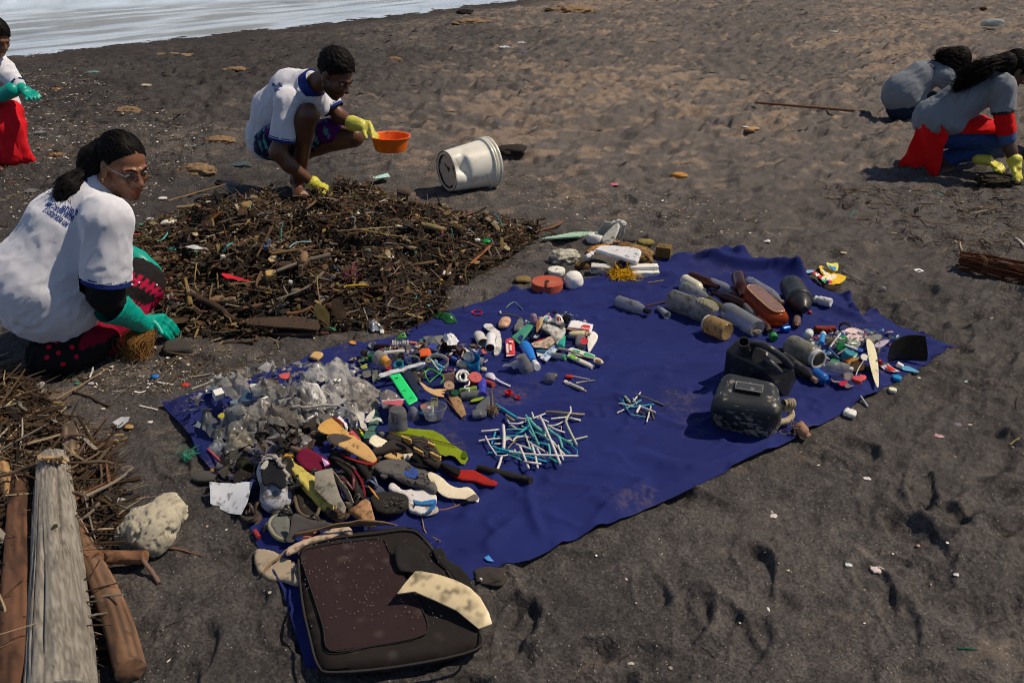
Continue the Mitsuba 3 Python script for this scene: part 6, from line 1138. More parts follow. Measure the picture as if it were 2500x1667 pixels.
flat('blade', 'mottled tan wedge-shaped blade at the front of the cup heap', 'blade', [(1195,935),(1260,900),(1340,925),(1385,1000),(1450,1190),(1375,1225),(1300,1130)], 'plastic', (.36,.22,.10),.01,.012, dirt=.4, round=False); rod('stick', 'thin brown stick against the mottled tan blade', 'stick', [(1150,965,.02),(1280,1110,.012),(1420,1268)],7, 'matte', (.24,.12,.06))
flat('plastic_piece', 'dark grey triangular plastic piece at the front right of the cup heap', 'scrap', [(1580,1085),(1740,930),(1770,1000),(1750,1110),(1640,1115)], 'plastic', (.10,.11,.12),.003,.02)
lie('curled_cup', 'curled clear cup half at the front right of the cup heap', 'cup', (1530,1180),(1720,1165),84,[(.7,0),(.9,.2),(1,.5),(.9,.8),(.8,1)], 'clear', (.55,.56,.52), squash=.7, lump=.25)
one('husk_stick', 'fibrous brown husk stick standing at the right of the cup heap', 'husk', cat(tube([P(1792,860,.10), P(1800,1050,.04), P(1812,1222,0.)],[.003,.006,.007],6), fuzz(P(1815,1120,.02),.018,60,.02,.0008)), 'matte', (.30,.21,.13), smooth=True)
k = thing('scoop', 'red double-ended measuring scoop lying alone on the sheet', 'scoop')
for c_, r_ in (((2022,868),52),((2152,945),34)): stand('bowl', '', '', c_, r_, .02 * r_ / 50,[(0,0),(.7,.05),(.95,.5),(1,1),(.88,1),(.8,.5),(0,.2)], 'plastic', (.52,.02,.025), of=k)
rod('handle', '', '', [(2060,900,.01),(2125,935,.01)],12, 'plastic', (.52,.02,.025), of=k, knot=0)
k = thing('clear_bowl', 'large clear plastic bowl holding small scraps at the front of the cup heap', 'bowl'); c0 = P(1000,1095,.05)
part(k, 'shell', lathe([(0,0),(.6,0),(.72,.1),(.96,.9),(1.05,.93),(1.05,1),(1,1)], c0 - (0,0,.046), c0 + (.0,.006,.004), ln(172, c0),40), 'clear', (.55,.56,.54), smooth=40)
stand('dome', '', '', (715,1080),80,.05,[(1.1,0),(1,.2),(.8,.7),(.4,.95),(0,1)], 'clear', (.55,.56,.54), of=k)
lump_('plastic_scrap', 'red plastic scrap inside the clear bowl', 'scrap', (862,1082),(110,70), 'plastic', (.45,.02,.02),.25, depth=.012); stand('cup', 'tiny white cup inside the clear bowl', 'cup', (962,1085),44,.035, CUP, 'plastic', (.66,.66,.64), dz=.012)
for i in range(6): rod('dry_stalk', 'yellow-green stalk standing in the clear bowl', 'stalk', [(960 + 18 * i, 1080,.02),(975 + 16 * i, 1010,.035),(970 + 15 * i, 960,.05)],6, 'matte', (.36,.36,.10), group='yellow-green stalks in the clear bowl')
k = flat('blue_packet', 'blue and white patterned packet at the front of the clear bowl', 'packet', [(808,1140),(900,1140),(990,1165),(980,1205),(880,1190),(805,1180)], 'gloss', (.03,.22,.36),.004,.018)
for x, y in ((850,1160),(905,1168),(950,1185),(880,1180)): flat('print', '', '', [(x - 18, y),(x, y - 10),(x + 18, y + 4),(x, y + 10)], 'gloss', (.5,.58,.62),.001,.0215, of=k)
k = flat('print_sachet', 'crumpled clear sachet with red and white print in front of the bags', 'sachet', [(268,920),(330,880),(520,890),(560,960),(585,1000),(560,1060),(430,1080),(310,1050),(280,990)], 'film', (.40,.38,.38),.002,.06, warp=.03, wsc=22)
for q, c_ in (([(320,1010),(450,1005),(580,1000),(560,1060),(440,1072),(330,1045)],(.46,.10,.12)),([(300,985),(430,985),(590,970),(585,990),(440,1002),(310,1003)],(.6,.6,.62)),([(470,1025),(530,1015),(520,1060),(480,1060)],(.5,.02,.03))): flat('print', '', '', q, 'gloss', c_, .001,.078, of=k, warp=.01)
k = stand('clear_pot', 'dusty clear plastic pot upside down beside the green leaf', 'pot', (500,1110),118,.115,[(1.28,0),(1.3,.05),(1.22,.08),(1.05,.8),(.98,.95),(.85,1),(0,1)], 'clear', (.40,.39,.33), n=32, dirt=.45, dcol=(.25,.22,.15), lump=.08)

litter = None
# ---------------------------------------------------------------- plastic bags at the left end of the sheet
win(470,860,4.276); mound(900,600,.42,.30,.35,.11)
BAGS = [
 ('grey crushed clear bottle at the back of the bags', [(1370,200),(1420,80),(1510,38),(1600,90),(1650,190),(1600,255),(1450,260)],(.52,.50,.44),.05,0),
 ('clear crumpled film behind the white foil', [(1150,220),(1260,180),(1390,190),(1380,260),(1250,310),(1160,300)],(.46,.44,.40),.03,0),
 ('folded grey pouch standing at the back of the bags', [(930,450,.05),(925,360,.08),(1010,190,.12),(1058,152,.12),(1090,210,.10),(1000,400,.06)],(.26,.25,.23),.05,0),
 ('dark folded pouch with a bright edge standing beside the grey one', [(960,460,.05),(1060,300,.09),(1120,220,.10),(1180,200,.09),(1130,330,.07),(1030,450,.05)],(.20,.19,.17),.055,0),
 ('large clear film in the middle of the bags', [(1290,480),(1340,360),(1450,300),(1560,330),(1590,480),(1490,560),(1350,550)],(.42,.41,.38),.02,0),
 ('broad grey film at the right of the bags', [(1540,390),(1600,275),(1750,290),(1860,320),(1940,380),(1880,440),(1700,460),(1590,450)],(.30,.29,.27),.03,0),
 ('grey film with a white edge below the broad grey film', [(1690,500),(1760,430),(1890,430),(1955,500),(1900,580),(1780,590)],(.27,.26,.23),.03,0),
 ('slate grey stiff film at the back left of the bags', [(640,490),(740,420),(900,340),(960,390),(930,480),(800,530),(680,610)],(.20,.20,.21),.03,0),
 ('brown-grey square film on top of the bags', [(725,630),(790,560),(855,482),(980,530),(1120,595),(1090,740),(980,770),(850,700)],(.15,.135,.115),.045,0),
 ('curved brown-grey film below the square one', [(690,730),(760,650),(900,700),(1090,750),(1060,790),(900,810),(780,780)],(.17,.155,.13),.03,0),
 ('crumpled dark grey bag at the left of the bags', [(330,570),(450,540),(640,510),(630,600),(520,760),(480,860),(330,880),(295,720)],(.19,.195,.20),.02,0),
 ('crumpled brownish bag in the left middle of the bags', [(560,620),(640,600),(720,640),(680,720),(640,860),(540,970),(470,920),(500,800)],(.24,.22,.185),.03,0),
 ('dull teal-grey bag at the far left edge of the bags', [(95,580),(180,620),(290,740),(300,830),(220,880),(130,800),(90,700)],(.09,.11,.12),.01,0),
 ('translucent bag below the brownish bag', [(360,940),(390,850),(500,840),(640,900),(600,980),(480,990),(370,990)],(.30,.28,.22),.015,0),
 ('bluish bag corner at the front left of the bags', [(165,1000),(280,850),(330,950),(420,1010),(340,1130),(240,1070)],(.15,.19,.23),.01,0),
 ('long dark bag draped along the front of the bags', [(300,1010),(480,990),(640,1000),(560,1060),(420,1120),(340,1130)],(.05,.055,.06),.01,0),
 ('big purple-grey sheet draped in front of the bags', [(640,1080),(660,960),(780,880),(930,790),(1100,775),(1320,765),(1300,840),(1220,900),(1110,950),(1000,1020),(820,1050),(720,1100),(640,1200),(600,1130)],(.21,.205,.25),.035,0),
 ('clear film strip in front of the white bag', [(1600,560),(1700,540),(1760,640),(1700,760),(1640,740)],(.40,.40,.36),.02,0)]
bag_i = 0
for l_, q, c_, z_, _ in BAGS:
    bag_i += 1; bag('plastic_bag', l_, 'plastic bag', q, 'film', np.clip(np.array(c_) * 1.9 + .06,0,.8), max(z_ * .7,.014),.020, bag_i, dirt=.42, dcol=(.16,.14,.12), sc=34)
br_ = np.random.default_rng(51)
for i in range(26):
    a, r_ = br_.random() * 6.28, math.sqrt(br_.random()); cx_, cy_ = 880 + 640 * r_ * math.cos(a),600 + 330 * r_ * math.sin(a); w_, h_ = br_.uniform(110,230), br_.uniform(80,170); g_ = br_.choice((.32,.42,.52,.62)); tn = br_.random() * 3
    bag('plastic_bag', 'crumpled piece of translucent film in the plastic bag heap', 'plastic bag', [(cx_ + w_ * math.cos(t) * math.cos(tn) - h_ * math.sin(t) * math.sin(tn) * .6, cy_ + (w_ * math.cos(t) * math.sin(tn) + h_ * math.sin(t) * math.cos(tn)) * .6) for t in np.linspace(0,6.28,8)[:-1]], 'film', (g_, g_ * .99, g_ * .95),.022 + .02 * br_.random(),.018,70 + i, group='pieces of translucent film in the bag heap', dirt=.35, dcol=(.2,.18,.15), sc=34)
for x, y, l_ in ((620,420, 'clear cup tipped over at the back of the bag heap'),(1150,270, 'clear cup standing among the bags behind the foil'),(1500,660, 'clear cup lying right of the white bags'),(420,620, 'clear cup sunk in the left of the bag heap')): lie('cup', l_, 'cup', (x, y),(x + 110, y - 40),70, CUP, 'clear', (.6,.62,.62), dz=.03, lump=.12, dirt=.2)
litter_fill((900,600),.36,.25,300,.008,.030,[(.5,.49,.47),(.36,.36,.34),(.6,.6,.58),(.2,.2,.2),(.7,.7,.68),(.3,.4,.44),(.4,.34,.26)], 'small torn film scraps between the plastic bags', 'film_scraps', 'film', .3)
bag('foil_bag', 'crinkled white foil sheet in the middle of the bags', 'foil', [(1090,310),(1190,300),(1300,330),(1370,390),(1350,470),(1300,532),(1240,460),(1150,400)], 'plastic', (.60,.60,.58),.045,.022,41, dirt=.40, dcol=(.12,.11,.1), smooth=25)
bag('white_bag', 'crinkled white bag left of the tan sole', 'plastic bag', [(1175,660),(1250,625),(1320,640),(1345,690),(1310,770),(1180,770)], 'plastic', (.66,.68,.72),.035,.022,42, dirt=.25)
bag('white_bag', 'crinkled white bag right of the tan sole', 'plastic bag', [(1340,650),(1440,612),(1540,650),(1640,740),(1630,800),(1500,760),(1400,700)], 'plastic', (.66,.69,.73),.035,.022,43, dirt=.2)
b0 = P(290,560); one('carton', 'small white carton with blue print at the left of the bags', 'carton', box((.034,.028,.036), b0 + (0,0,.05), rotm([0,0,1],.7) @ rotm([1,0,0],.5),.05,3), 'plastic', (.68,.69,.66), smooth=35, dirt=.1)
flat('plastic_scrap', 'torn blue scrap at the back left of the bags', 'scrap', [(495,500),(550,395),(600,420),(625,490),(560,520)], 'film', (.16,.28,.42),.002,.04, warp=.014); stand('cap', 'pale blue cap beside the white carton', 'cap', (430,515),40,.02, DISC, 'film', (.42,.54,.60), dz=.03)
flat('plastic_scrap', 'reddish scrap behind the standing pouches', 'scrap', [(900,240),(945,222),(1012,225),(1000,268),(925,272)], 'gloss', (.48,.08,.07),.004,.02, warp=.01); flat('plastic_scrap', 'yellow scrap under the white carton', 'scrap', [(262,670),(300,630),(330,640),(322,685)], 'gloss', (.50,.42,.04),.002,.05)
flat('paper_scrap', 'pale torn paper at the back left of the bags', 'paper', [(600,340),(680,320),(760,350),(740,390),(640,395)], 'matte', (.50,.50,.46),.002,.03, warp=.018, wsc=30); flat('paper_scrap', 'white scrap between crushed bottle and broad grey film', 'paper', [(1475,280),(1545,275),(1540,300),(1490,302)], 'matte', (.66,.66,.64),.002,.035)
flat('leather_scrap', 'dark brown scraps at the back of the bags', 'scrap', [(720,300),(800,280),(890,275),(880,330),(780,370),(690,380)], 'matte', (.08,.06,.045),.004,.03, warp=.018, wsc=30)
rod('plastic_strip', 'long twisted grey plastic strip across the bags', 'strip', [(1060,575,.05),(1200,580,.06),(1380,560,.06),(1520,570,.055),(1640,620,.05),(1700,665,.04)],16, 'plastic', (.28,.27,.26), knot=.25)
flat('net_strip', 'green plastic net strip at the right of the bags', 'net', [(1780,890),(1830,780),(1880,640),(1900,605),(1950,640),(1940,760),(1900,900),(1830,905)], 'film', (.20,.42,.36),.002,.03, warp=.014, wsc=20, dirt=.15)
k = thing('torn_wrapper', 'shredded pale wrapper beside the green net strip', 'wrapper')
for q in ([(1700,650),(1740,610),(1790,640),(1800,720),(1830,810),(1760,780),(1740,700)],[(1800,700),(1890,600),(1900,640),(1840,740)],[(1850,700),(1950,690),(1995,730),(1930,715),(1870,730)]): flat('shred', '', '', q, 'plastic', (.52,.50,.46),.002,.055, of=k, warp=.012, wsc=30, dirt=.25)
k = flat('sweet_wrapper', 'green and yellow sweet wrapper by the tan sole', 'wrapper', [(1650,800),(1720,785),(1790,840),(1770,880),(1700,830)], 'gloss', (.03,.30,.04),.002,.05, warp=.01); flat('print', '', '', [(1700,795),(1740,795),(1785,845),(1755,850)], 'gloss', (.55,.48,.04),.001,.054, of=k)
rod('straw', 'red drinking straw lying at the left edge of the shoe heap', 'straw', [(165,1020,.01),(320,1172,.015)],11, 'plastic', (.48,.05,.09), knot=0)
lie('cup', 'crushed clear cup at the left edge of the shoe heap', 'cup', (260,1190),(430,1170),82, CUP, 'clear', (.42,.40,.36), squash=.6, lump=.25, dirt=.3); lump_('husk_scrap', 'small orange-brown husk by the crushed clear cup', 'husk', (215,1232),(70,55), 'matte', (.28,.14,.05),.4, sub=2)
lie('black_bottle', 'dark bottle with olive base at the left of the shoes', 'bottle', (580,1230),(500,1120),76, VIAL, 'glass', (.22,.20,.05), dirt=.3, dcol=(.05,.05,.05))
lie('clear_jar', 'striped clear plastic half shell on the sand left of the shoes', 'shell', (20,1290),(260,1300),90,[(.6,0),(.8,.1),(1,.3),(.97,.35),(1,.4),(.97,.45),(1,.5),(.97,.55),(1,.6),(.7,1)], 'film', (.22,.21,.20), squash=.4, dirt=.3)
for q, l_ in (([(-10,388),(140,335),(190,315),(360,312)], 'bent pale stick on the sand behind the left corner of the sheet'),([(232,248),(310,320),(382,392)], 'straight pale stick pointing at the left corner of the sheet'),([(130,385),(330,405),(505,402)], 'pale stick lying along the left corner of the sheet')): rod('stick', l_, 'stick', q, 9, 'matte', (.36,.34,.30))
flat('foam_scrap', 'tan foam scrap on the sand behind the bags', 'foam', [(1222,45),(1280,10),(1355,5),(1358,45),(1300,75),(1240,65)], 'matte', (.50,.34,.15),.014,.012, dirt=.2)
win(880,800,5.6)
litter_fill((760,600),.31,.16,330,.006,.022,[(.4,.4,.38),(.1,.1,.1),(.6,.6,.6),(.05,.15,.3),(.3,.05,.04),(.05,.2,.08),(.4,.3,.08),(.25,.18,.1),(.5,.52,.55),(.03,.03,.04)], 'small plastic chips between the cups and caps', 'plastic_chips', 'plastic', .15)
win(1130,720,5.88); litter_fill((1330,560),.15,.08,110,.006,.018,[(.5,.5,.48),(.1,.1,.1),(.62,.62,.6),(.3,.05,.04),(.05,.2,.12),(.1,.15,.3)], 'small scraps beneath the toothpaste tubes', 'plastic_chips', 'plastic', .2)
win(1700,780,3.618); litter_fill((1340,300),.28,.13,240,.006,.02,[(.5,.5,.48),(.05,.05,.05),(.62,.62,.6),(.35,.05,.04),(.03,.2,.1),(.03,.12,.35),(.3,.2,.1)], 'small plastic chips filling the right-hand heap', 'plastic_chips', 'plastic', .35)
# ---------------------------------------------------------------- old footwear in front of the bags
win(500,1000,5.2275); mound(1250,760,.34,.22,.1,.085)
def shoe(name, label, q, mat, col, th=.014, dz=.012, **k): return flat(name, label, 'shoe', q, mat, col, th, dz, res=.007, **k)
flat('white_sheet', 'curled white plastic sheet with black scuffs lying at the lower left', 'sheet', [(65,1190,.0),(200,1040,.01),(400,890,.05),(455,872,.055),(610,910,.045),(660,1060,.01),(620,1240,.0),(500,1372,.0),(280,1300,.0)], 'plastic', (.66,.70,.76),.003,.012, round=False, warp=.006, dirt=.32, sc=24, bend=.03)
k = thing('white_shoe', 'white canvas shoe with black lining at the left of the footwear', 'shoe'); W3 = []
sh_ = body([ell(P(910,1110,.035),(.042,.05,.034)), cone(P(830,820,.045), P(900,1090,.035),.034,.042), ell(P(820,760,.05),(.032,.045,.04)), ell(P(940,1160,.02),(.042,.04,.026))],.006,.03)
part(k, 'upper', sh_, 'cloth', (.42,.44,.50), smooth=True, dirt=.5, sc=24)
flat('lining', '', '', [(720,760),(740,660),(820,620),(930,660),(1010,800),(1040,960),(960,1000),(860,940),(760,960),(720,860)], 'matte', (.012,.014,.018),.01,.10, of=k, warp=.012)
rod('rubber_rim', '', '', [(725,1170,.005),(800,1220,.005),(920,1240,.005),(1050,1215,.005),(1100,1150,.008)],30, 'plastic', (.58,.58,.60), of=k, knot=0, dirt=.1)
rod('laces', '', '', [(880,620,.11),(940,650,.11),(960,720,.11),(1000,760,.10),(1090,940,.07)],26, 'cloth', (.36,.34,.32), of=k, knot=.3, dirt=.3); rod('laces', '', '', [(720,700,.10),(760,620,.11),(840,590,.115),(880,610,.11)],16, 'cloth', (.30,.27,.25), of=k, knot=.3)
flat('tongue', '', '', [(715,740,.1),(770,650,.11),(810,650,.11),(800,720,.105),(740,770,.1)], 'matte', (.50,.48,.42),.004,.01, of=k)
LASTK = shoe('black_shoe', 'flattened black shoe beside the yellow foam sole', [(1080,880),(1130,1000),(1170,1200),(1210,1320),(1330,1372),(1440,1340),(1460,1240),(1380,1130),(1280,1000),(1180,860)], 'matte', (.03,.027,.024),.022,.02, dirt=.25, dcol=(.12,.1,.07))
part(LASTK, 'worn_rim', tube(smoothpoly([P(*q, .045) for q in ((1100,930),(1150,1130),(1195,1290),(1300,1365),(1420,1350),(1460,1260))], False),.0055,7), 'matte', (.13,.095,.065), smooth=True, dirt=.3)
shoe('foam_sole', 'crumbling yellow foam sole with orange toe', [(985,640),(1030,570),(1110,560),(1150,640),(1250,770),(1350,880),(1430,950),(1400,1020),(1500,1130),(1650,1205),(1610,1258),(1500,1235),(1340,1130),(1200,1000),(1110,860),(1040,740)], 'matte', (.52,.44,.11),.03,.045, warp=.006, wsc=40, dirt=.35, dcol=(.16,.13,.04), sc=45)
flat('orange_toe', 'orange rubber toe of the yellow foam sole', 'rubber', [(975,690),(1000,600),(1060,552),(1140,556),(1130,590),(1040,640),(1010,720)], 'plastic', (.60,.30,.03),.014,.05)
k = shoe('maroon_sole', 'maroon rubber sole with a lilac patch', [(1165,620),(1200,540),(1270,495),(1350,510),(1480,580),(1590,660),(1600,700),(1540,760),(1420,800),(1290,760),(1200,690)], 'matte', (.15,.010,.035),.012,.065, dirt=.10); flat('patch', '', '', [(1490,610),(1560,655),(1592,690),(1530,725)], 'plastic', (.36,.19,.46),.003,.083, of=k, round=False)
flat('leather_piece', 'folded grey leather shoe upper in the middle of the footwear', 'leather', [(1405,795,.05),(1620,728,.06),(1660,900,.045),(1720,1080,.03),(1810,1260,.01),(1780,1330,.005),(1700,1250,.01),(1580,1180,.015),(1400,1000,.03)], 'matte', (.27,.25,.21),.005,.06, round=False, warp=.012, wsc=20, dirt=.35)
flat('leather_piece', 'grey leather fold to the right of the folded shoe upper', 'leather', [(1630,780,.055),(1700,850,.05),(1820,1000,.04),(1920,1180,.02),(1880,1210,.01),(1760,1050,.02),(1680,920,.03)], 'matte', (.30,.25,.20),.005,.055, round=False, warp=.01, dirt=.3)
rod('leather_edge', 'light stitched edge below the folded leather', 'edge', [(1560,1160,.04),(1660,1180,.04),(1680,1280,.03),(1690,1390,.01)],12, 'matte', (.36,.27,.19), knot=.15)
win(850,1000,5.2267)
k = shoe('two_tone_sole', 'long tan and black sole at the top of the footwear', [(-260,330,.03),(-190,300,.03),(-40,320,.02),(130,420),(260,500),(370,610),(355,652),(280,660),(120,620),(-60,540),(-220,420,.02)], 'matte', (.50,.31,.13),.012,.085, dirt=.15); flat('black_half', '', '', [(-255,335,.03),(-190,303,.03),(-40,322,.02),(95,410),(110,490),(40,560),(-70,520),(-215,415,.02)], 'matte', (.075,.062,.055),.003,.094, of=k, dirt=.25, warp=.003); flat('red_edge', '', '', [(-70,560),(100,640),(290,680),(365,650),(360,668),(280,700),(90,665),(-80,585)], 'matte', (.28,.02,.02),.006,.078, of=k)
k = thing('tan_insole', 'boat-shaped tan insole with a dark red rim on top of the heap', 'insole'); win(470,860,4.276)
flat('bed', '', '', [(1308,800),(1350,740),(1450,700),(1530,720),(1600,790),(1660,850),(1720,920),(1690,930),(1580,890),(1480,860),(1380,850)], 'matte', (.50,.29,.09),.006,.085, of=k, warp=.006, dirt=.12); flat('rim', '', '', [(1325,720,.02),(1370,670,.02),(1450,652,.02),(1530,680,.02),(1620,770,.015),(1640,830,.01),(1600,800),(1540,730),(1460,705),(1380,715),(1330,750)], 'plastic', (.26,.02,.025),.012,.085, of=k); lie('spout', '', '', (1640,835,.07),(1735,935,.05),34, ROLL, 'plastic', (.45,.06,.09), of=k)
rod('stem', 'thin dark stem running from the tan insole across the green leaf', 'stem', [(1560,865,.07),(1780,822,.05),(2100,835,.04),(2300,860,.03),(2420,900,.02)],4, 'matte', (.05,.03,.02))
win(850,1000,5.2267)
k = flat('leaf', 'large yellow-green leaf with a dark midrib lying on the sheet', 'leaf', [(530,292,.03),(640,250,.03),(780,232,.025),(940,240,.02),(1080,265,.015),(1200,330,.012),(1310,430,.01),(1420,490,.008),(1510,540,.006),(1535,600),(1490,680),(1440,665),(1360,610),(1290,600),(1240,620),(1180,585,.004),(1060,480,.012),(820,370,.02),(640,325,.03)], 'leafy', (.25,.33,.025),.0012,.012, res=.006, round=False, warp=.004, var=.25, sc=28, dirt=.08, dcol=(.1,.12,.02)); rod('midrib', '', '', [(540,295,.034),(820,330,.024),(1100,395,.016),(1380,462,.012)],6, 'matte', (.10,.05,.02), of=k, dz=.014); flat('spot', '', '', [(1440,560),(1480,525),(1520,560),(1510,610),(1450,620)], 'leafy', (.09,.15,.015),.001,.0145, of=k)
shoe('shoe_heel', 'small cream heel pad left of the braided shoe', [(270,400),(300,345),(350,335),(420,370),(500,410),(440,460),(345,495),(300,450)], 'matte', (.66,.61,.46),.01,.05, dirt=.15)
shoe('dark_strap', 'dark curved sole band above the studded sole', [(300,520),(420,440),(560,415),(700,440),(800,510),(840,560),(700,545),(560,540),(420,570),(340,580)], 'matte', (.035,.03,.028),.02,.045, dirt=.2, dcol=(.12,.09,.07))
k = thing('braided_shoe', 'charred braided slip-on shoe with tan straw trim', 'shoe')
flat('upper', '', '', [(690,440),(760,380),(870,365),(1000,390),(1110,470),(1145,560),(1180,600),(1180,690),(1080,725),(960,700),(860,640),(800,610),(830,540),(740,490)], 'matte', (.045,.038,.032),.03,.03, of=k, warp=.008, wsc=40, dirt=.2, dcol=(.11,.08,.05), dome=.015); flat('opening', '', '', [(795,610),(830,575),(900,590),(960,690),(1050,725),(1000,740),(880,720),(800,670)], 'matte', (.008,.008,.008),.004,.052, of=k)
bt = []
for (x0, y0, x1, y1), n_ in (((680,350,800,400),6),((840,500,950,560),6),((1050,560,1170,620),6),((1010,430,1100,470),5)):
    for i in range(n_ * 2):
        t = i / n_ / 2; x, y = x0 + (x1 - x0) * t, y0 + (y1 - y0) * t; bt.append(tube([P(x + fr.normal(0,8), y - 18,.085), P(x + 12, y, .092), P(x + 22 + fr.normal(0,8), y + 30,.08)],.0035,5))
part(k, 'straw_trim', cat(*bt), 'matte', (.48,.31,.12), smooth=True, var=.4)
for i in range(7): rod('strap', '', '', [(760 + 22 * i, 400 + 30 * i * .3,.068),(900 + 25 * i, 370 + 42 * i, .072),(1010 + 18 * i, 400 + 44 * i, .066)],9, 'matte', (.07,.06,.055), of=k, knot=.2)
shoe('tan_pad', 'small tan double-layer insole above the studded sole', [(460,600),(510,555),(600,542),(690,555),(705,610),(730,650),(640,665),(540,640)], 'matte', (.54,.37,.15),.012,.035, dirt=.12); lie('canister', 'cream tube end between tan pad and braided shoe', 'tube', (700,610,.03),(820,600,.03),46, TUBE, 'plastic', (.55,.50,.38))
shoe('shoe_tip', 'small black toe piece behind the cream heel pad', [(475,375),(520,330),(600,322),(670,350),(665,410),(560,405)], 'matte', (.03,.028,.026),.018,.035, dirt=.15); lie('cap', 'small grey plastic cap behind the cream heel pad', 'cap', (410,300),(450,340),38, DISC, 'plastic', (.14,.14,.14), dz=.02)
k = shoe('studded_sole', 'large grey and blue shoe sole with round studs', [(312,700,.015),(345,655,.015),(450,638,.012),(600,670),(760,690),(860,750),(960,780),(1060,820),(1110,900),(1140,1010),(1090,1048),(960,1000),(780,940),(560,890),(400,860),(320,780)], 'matte', (.105,.10,.10),.022,.03, dirt=.22, dcol=(.06,.05,.045))
flat('blue_patch', '', '', [(650,700),(760,692),(850,745),(910,830),(880,870),(780,860),(690,800)], 'matte', (.03,.085,.36),.002,.044, of=k, dirt=.3)
for x, y, r_ in ((625,715,40),(540,755,42),(455,830,46),(630,838,46),(785,880,44),(765,735,38),(935,905,76),(930,830,52),(1010,900,40),(810,800,36)): stand('stud', '', '', (x, y), r_, .008,[(1.02,0),(1,.8),(.92,1),(.8,1),(.76,.6),(0,.6)], 'matte', (.085,.08,.08), of=k, dz=.043, n=22, dirt=.2)
k = shoe('white_sole', 'white and blue peeling sole below the studded sole', [(515,965,.012),(570,945,.012),(700,1010,.008),(780,1045),(960,1040),(1110,1090),(1128,1170),(1060,1280),(950,1340),(880,1335),(770,1280),(750,1150),(640,1080),(530,1030)], 'plastic', (.62,.60,.60),.016,.014, dirt=.18)
flat('blue_patch', '', '', [(830,1150),(940,1165),(1110,1140),(1085,1200),(960,1215),(860,1200)], 'plastic', (.03,.17,.42),.002,.025, of=k, round=False, dirt=.15); flat('blue_patch', '', '', [(1060,1215),(1120,1150),(1110,1240),(1040,1300),(960,1335),(1020,1280)], 'plastic', (.03,.14,.36),.002,.024, of=k); flat('tear', '', '', [(835,1190),(865,1200),(850,1235),(836,1262),(838,1220)], 'matte', (.01,.012,.03),.001,.0255, of=k)
shoe('sole_scrap', 'thin pale sole scrap beneath the white and blue sole', [(960,1345),(1060,1280),(1120,1230),(1155,1275),(1110,1330),(1000,1358)], 'plastic', (.45,.42,.38),.006,.006, dirt=.2)
shoe('insole', 'clean boomerang-shaped cream insole lying on the sheet', [(1020,850,.03),(1030,800,.035),(1090,800,.035),(1200,860,.03),(1290,950,.02),(1400,1020,.01),(1540,1035,.005),(1640,1075,.004),(1672,1120),(1640,1158),(1540,1168),(1400,1155),(1240,1110,.006),(1100,1000,.018)], 'plastic', (.70,.62,.45),.008,.012, dirt=.14, sc=30)
flat('black_toe', 'sandy black toe patch of the cream insole', 'patch', [(1500,1095),(1550,1045),(1635,1078),(1668,1120),(1635,1152),(1530,1162)], 'matte', (.16,.14,.12),.002,.019, dirt=.5)
k = flat('red_sandal', 'red sandal sole with a black heel pad', 'shoe', [(1180,720),(1210,695),(1320,725),(1440,770),(1600,790),(1760,840),(1900,930),(1860,1002),(1740,960),(1600,900),(1420,885),(1290,810)], 'matte', (.33,.018,.014),.012,.012, dirt=.2, res=.007); flat('black_pad', '', '', [(1180,700),(1240,690),(1380,735),(1430,770),(1425,810),(1390,830),(1290,790)], 'matte', (.012,.012,.011),.01,.026, of=k)
rod('black_hose', 'short black rubber hose on the sheet beside the straws', 'hose', [(1670,775),(1860,820),(2060,870),(2200,905),(2330,938)],47, 'matte', (.022,.021,.021),16, knot=.02, dirt=.12)
flat('orange_strap', 'narrow orange strip among the dark shoes', 'strip', [(135,850,.05),(180,870,.05),(330,1020,.03),(405,1135,.02),(340,1105,.02),(230,990,.03)], 'plastic', (.58,.24,.02),.004,.05, round=False)
shoe('black_sandal', 'black sandal with maroon edge left of the orange strip', [(-170,640,.04),(-60,690,.04),(60,820,.03),(150,960,.02),(200,1080),(170,1180),(100,1200),(80,1060,.01),(0,880,.02),(-120,740,.03)], 'matte', (.022,.019,.018),.02,.045, dirt=.12)
rod('maroon_edge', 'maroon rubber rim along the black sandal', 'rim', [(60,760,.05),(150,900,.045),(205,1060,.03),(180,1190,.01)],22, 'matte', (.14,.012,.022), knot=.05)
shoe('black_sandal', 'second black sandal pressed against the studded sole', [(60,640,.04),(170,660,.04),(290,830,.02),(345,960),(310,1000),(200,860,.02),(100,740,.03)], 'matte', (.018,.018,.018),.022,.03, dirt=.1)
k = shoe('black_sole', 'black sole with a pitted grip in front of the white and blue sole', [(280,1120,.02),(360,1065,.02),(520,1052,.015),(660,1075,.01),(755,1140),(768,1210),(720,1290),(600,1325),(440,1330),(320,1280),(280,1200)], 'matte', (.024,.023,.022),.024,.03, dirt=.15, dcol=(.08,.07,.06))
pits = []
for i in range(60):
    x, y = 420 + 290 * fr.random(),1110 + 130 * fr.random(); pits.append(box((.006,.0045,.003), P(x, y, .0445), rotm([0,0,1], fr.random() * 3),.2,1))
part(k, 'grip', cat(*pits), 'matte', (.06,.055,.05), smooth=False, var=.3); labels[k + '__grip'] = {'kind': 'stuff'}
flat('leather_chunk', 'scorched tan leather chunk at the front of the footwear', 'leather', [(0,1300),(120,1220),(230,1145),(280,1170),(340,1390),(345,1470),(250,1480),(160,1400),(60,1330)], 'matte', (.36,.21,.11),.022,.05, round=False, warp=.014, wsc=18, dirt=.42, dcol=(.12,.06,.04))
